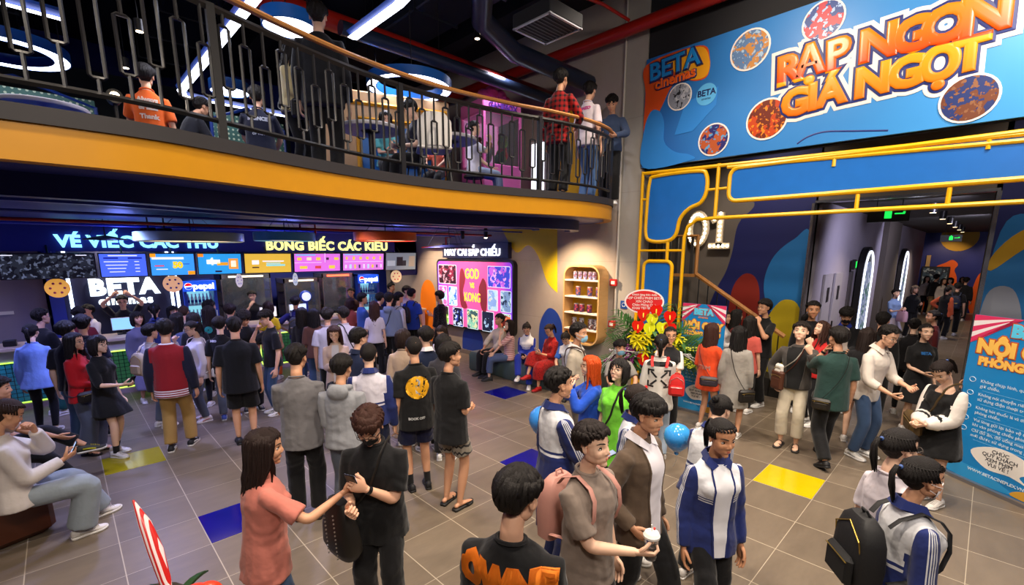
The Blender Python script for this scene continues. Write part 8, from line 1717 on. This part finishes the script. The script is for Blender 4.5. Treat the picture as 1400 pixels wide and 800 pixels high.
N('seated person in black trousers', -0.620, 7.080, 1.36, 355, 'person at the left edge with black trousers and patterned shoe, one leg crossed', H=1.70, top=te('#c8b0a4'), bottom=('cropped', '#0e0e12'), arms=(((.0, .34, -.16), 'relax'), 'phone_low'), lean=10, shoe=('sneaker', '#2a2a24', '#d8d4c4', '#c8c01c'), skin='b', legs=((.12, .36), (-.01, .42, .20)), extra=[(P_, 1, 'gold-edged smartphone held low at the left edge', False, '#a88c5c')], seat=.45)

# on the mezzanine
Z = dict(z0=3.41)
N('mezzanine man in plaid', 5.550, 4.690, 5.19, 10, 'man in red and black plaid shirt leaning at the mezzanine railing', H=1.76, hair='bowl', top=('shirt', 'full', '#a81818', dict(pat='plaid', c2='#0c0c10', hem=-.10)), bottom=BK, arms=('rail', 'down'), lean=4, shoe=DW, **Z)
N('mezzanine man in white', 6.370, 4.780, 5.24, 357, 'man in white tee with pink lettering at the right end of the mezzanine railing', H=1.80, hair='short', top=te('#d8ccd4', decal=[(tx('BONZO', .06, .005), 0, .25, -1, '#d8489c', 'back_lettering')]), bottom=('jeans', '#4c6c9c'), arms=('down', 'down'), head=(24, 12), shoe=WS, **Z)
N('mezzanine man looking down', 6.880, 4.730, 5.15, 205, 'young man in denim shirt leaning over the rail end next to the concrete', H=1.76, hair='bowl', top=sf('#3c4c6c'), bottom=BK, arms=('rail', 'rail'), head=(0, 30), lean=2, **Z)
N('dark-clad mezzanine man', 2.350, 5.410, 5.2, 57, 'big man all in black with his back to the mezzanine railing', H=1.80, hair='short', top=jk('#0b0b10', hem=-.1), bottom=('trousers', '#0b0b0f'), wide=1.1, shoe=DS, **Z)
N('girl in a cream jacket upstairs', 2.290, 5.950, 5, 309, 'girl in cream jacket and lilac top holding a phone behind the mezzanine railing', H=1.60, sex='f', hair='long', top=jk('#b8a87c', open='#8c6cb8', openw=.045), bottom=SK, arms=('phone', 'phone_hi'), head=(0, 14), shoe=WS, extra=[(P_, 1, 'patterned phone raised by the cream-jacket girl upstairs', True, '#b8b4c0'), (C_, 1, '#111114', 'black shoulder bag of the cream-jacket girl upstairs', (.24, .09, .2), -.03)], **Z)
Y = dict(z0=3.41, seat=.46)
N('seated orange-shirt person', 1.020, 7.220, 4.73, 77, 'person in orange tee with white script print seated on the mezzanine', H=1.70, hair='bowl', top=te('#e8641c', decal=[(tx('Always', .07, .004), 0, .24, -1, '#f0e0d0', 'back_lettering'), (tx('SMILE', .07, .006), 0, .19, -1, '#f0e0d0', 'back_lettering'), (tx('Thank', .07, .004), 0, .13, -1, '#f0e0d0', 'back_lettering')]), bottom=BK, arms=('down', 'lap'), **Y)
N('seated navy-shirt person', 2.190, 7.130, 4.7, 65, 'person in navy tee with white arched print seated behind the mezzanine railing', H=1.72, hair='short', top=ov('#12162c', decal=[(tx('SCIENCE', .06, .005), 0, .23, -1, '#c8ccd8', 'back_lettering'), (tx('OF WIN', .04, .003), 0, .12, -1, '#c8ccd8', 'back_lettering')]), bottom=BK, arms=('lap', 'lap'), **Y)
N('seated person in a cap', 1.730, 7.770, 4.45, 17, 'person in dark cap and dark top crouched at a table on the mezzanine', H=1.62, hair='short', top=te('#14161f'), bottom=BK, arms=('lap', 'lap'), lean=24, head=(0, 20), extra=[('cap', '#15151c')], **Y)
N('seated boy upstairs', 3.770, 5.980, 4.66, 178, 'boy in dark shirt looking down at a table behind the mezzanine railing', H=1.60, hair='bowl', top=te('#14162a'), bottom=BK, arms=('phone_low', 'phone_low'), head=(0, 30), **Y)
N('girl with a white cap upstairs', 3.770, 6.550, 4.62, 250, 'girl with dark hair and teal top beside the boy at the mezzanine table', H=1.55, sex='f', hair='long', top=te('#5cb0b4'), bottom=BK, arms=('phone_low', 'phone_low'), head=(0, 24), **Y)
N('ponytail woman upstairs', 5.140, 6.170, 4.62, 330, 'woman with ponytail in white tee and light jeans seated near the claw machine', H=1.60, sex='f', hair='pony', top=te('#d8d4dc'), bottom=('jeans', '#8c9cb8'), arms=('fist_up', 'lap'), shoe=WS, skin='c', **Y)
N('child at the white chair', 4.620, 6.460, 4.35, 214, 'dark-haired child with coral top low behind the railing by the white chair', H=1.30, hair='bowl', top=te('#c8604c'), bottom=BK, arms=('lap', 'lap'), z0=3.41, seat=.40)

r_ = PEOPLE['seated masked person']['root'].location; t = empty('pouf', (r_.x, r_.y, 0), 0, 'grey round pouf under the masked person beside the flower stand', 'pouf'); b = MB(); b.lathe([(.22, 0), (.24, .03), (.24, .36), (.20, .42)], 24); b.build('cushion', mat('bench_leather', '#4c5e5c', .45), t, True); b = MB(); b.lathe([(.21, -.0), (.21, .03)], 20); b.build('base_ring', M_BLACK, t)
for who, l in (('seated navy-shirt person', 'dark stool under the navy-shirted sitter on the mezzanine'), ('seated orange-shirt person', 'dark stool under the orange-shirted sitter'), ('seated person in a cap', 'dark stool of the capped sitter left of the railing post'), ('seated boy upstairs', 'dark stool under the boy at the mezzanine table'), ('ponytail woman upstairs', 'dark stool under the ponytail woman near the claw machine')):
    r_ = PEOPLE[who]['root'].location; stool(r_.x, r_.y, l)
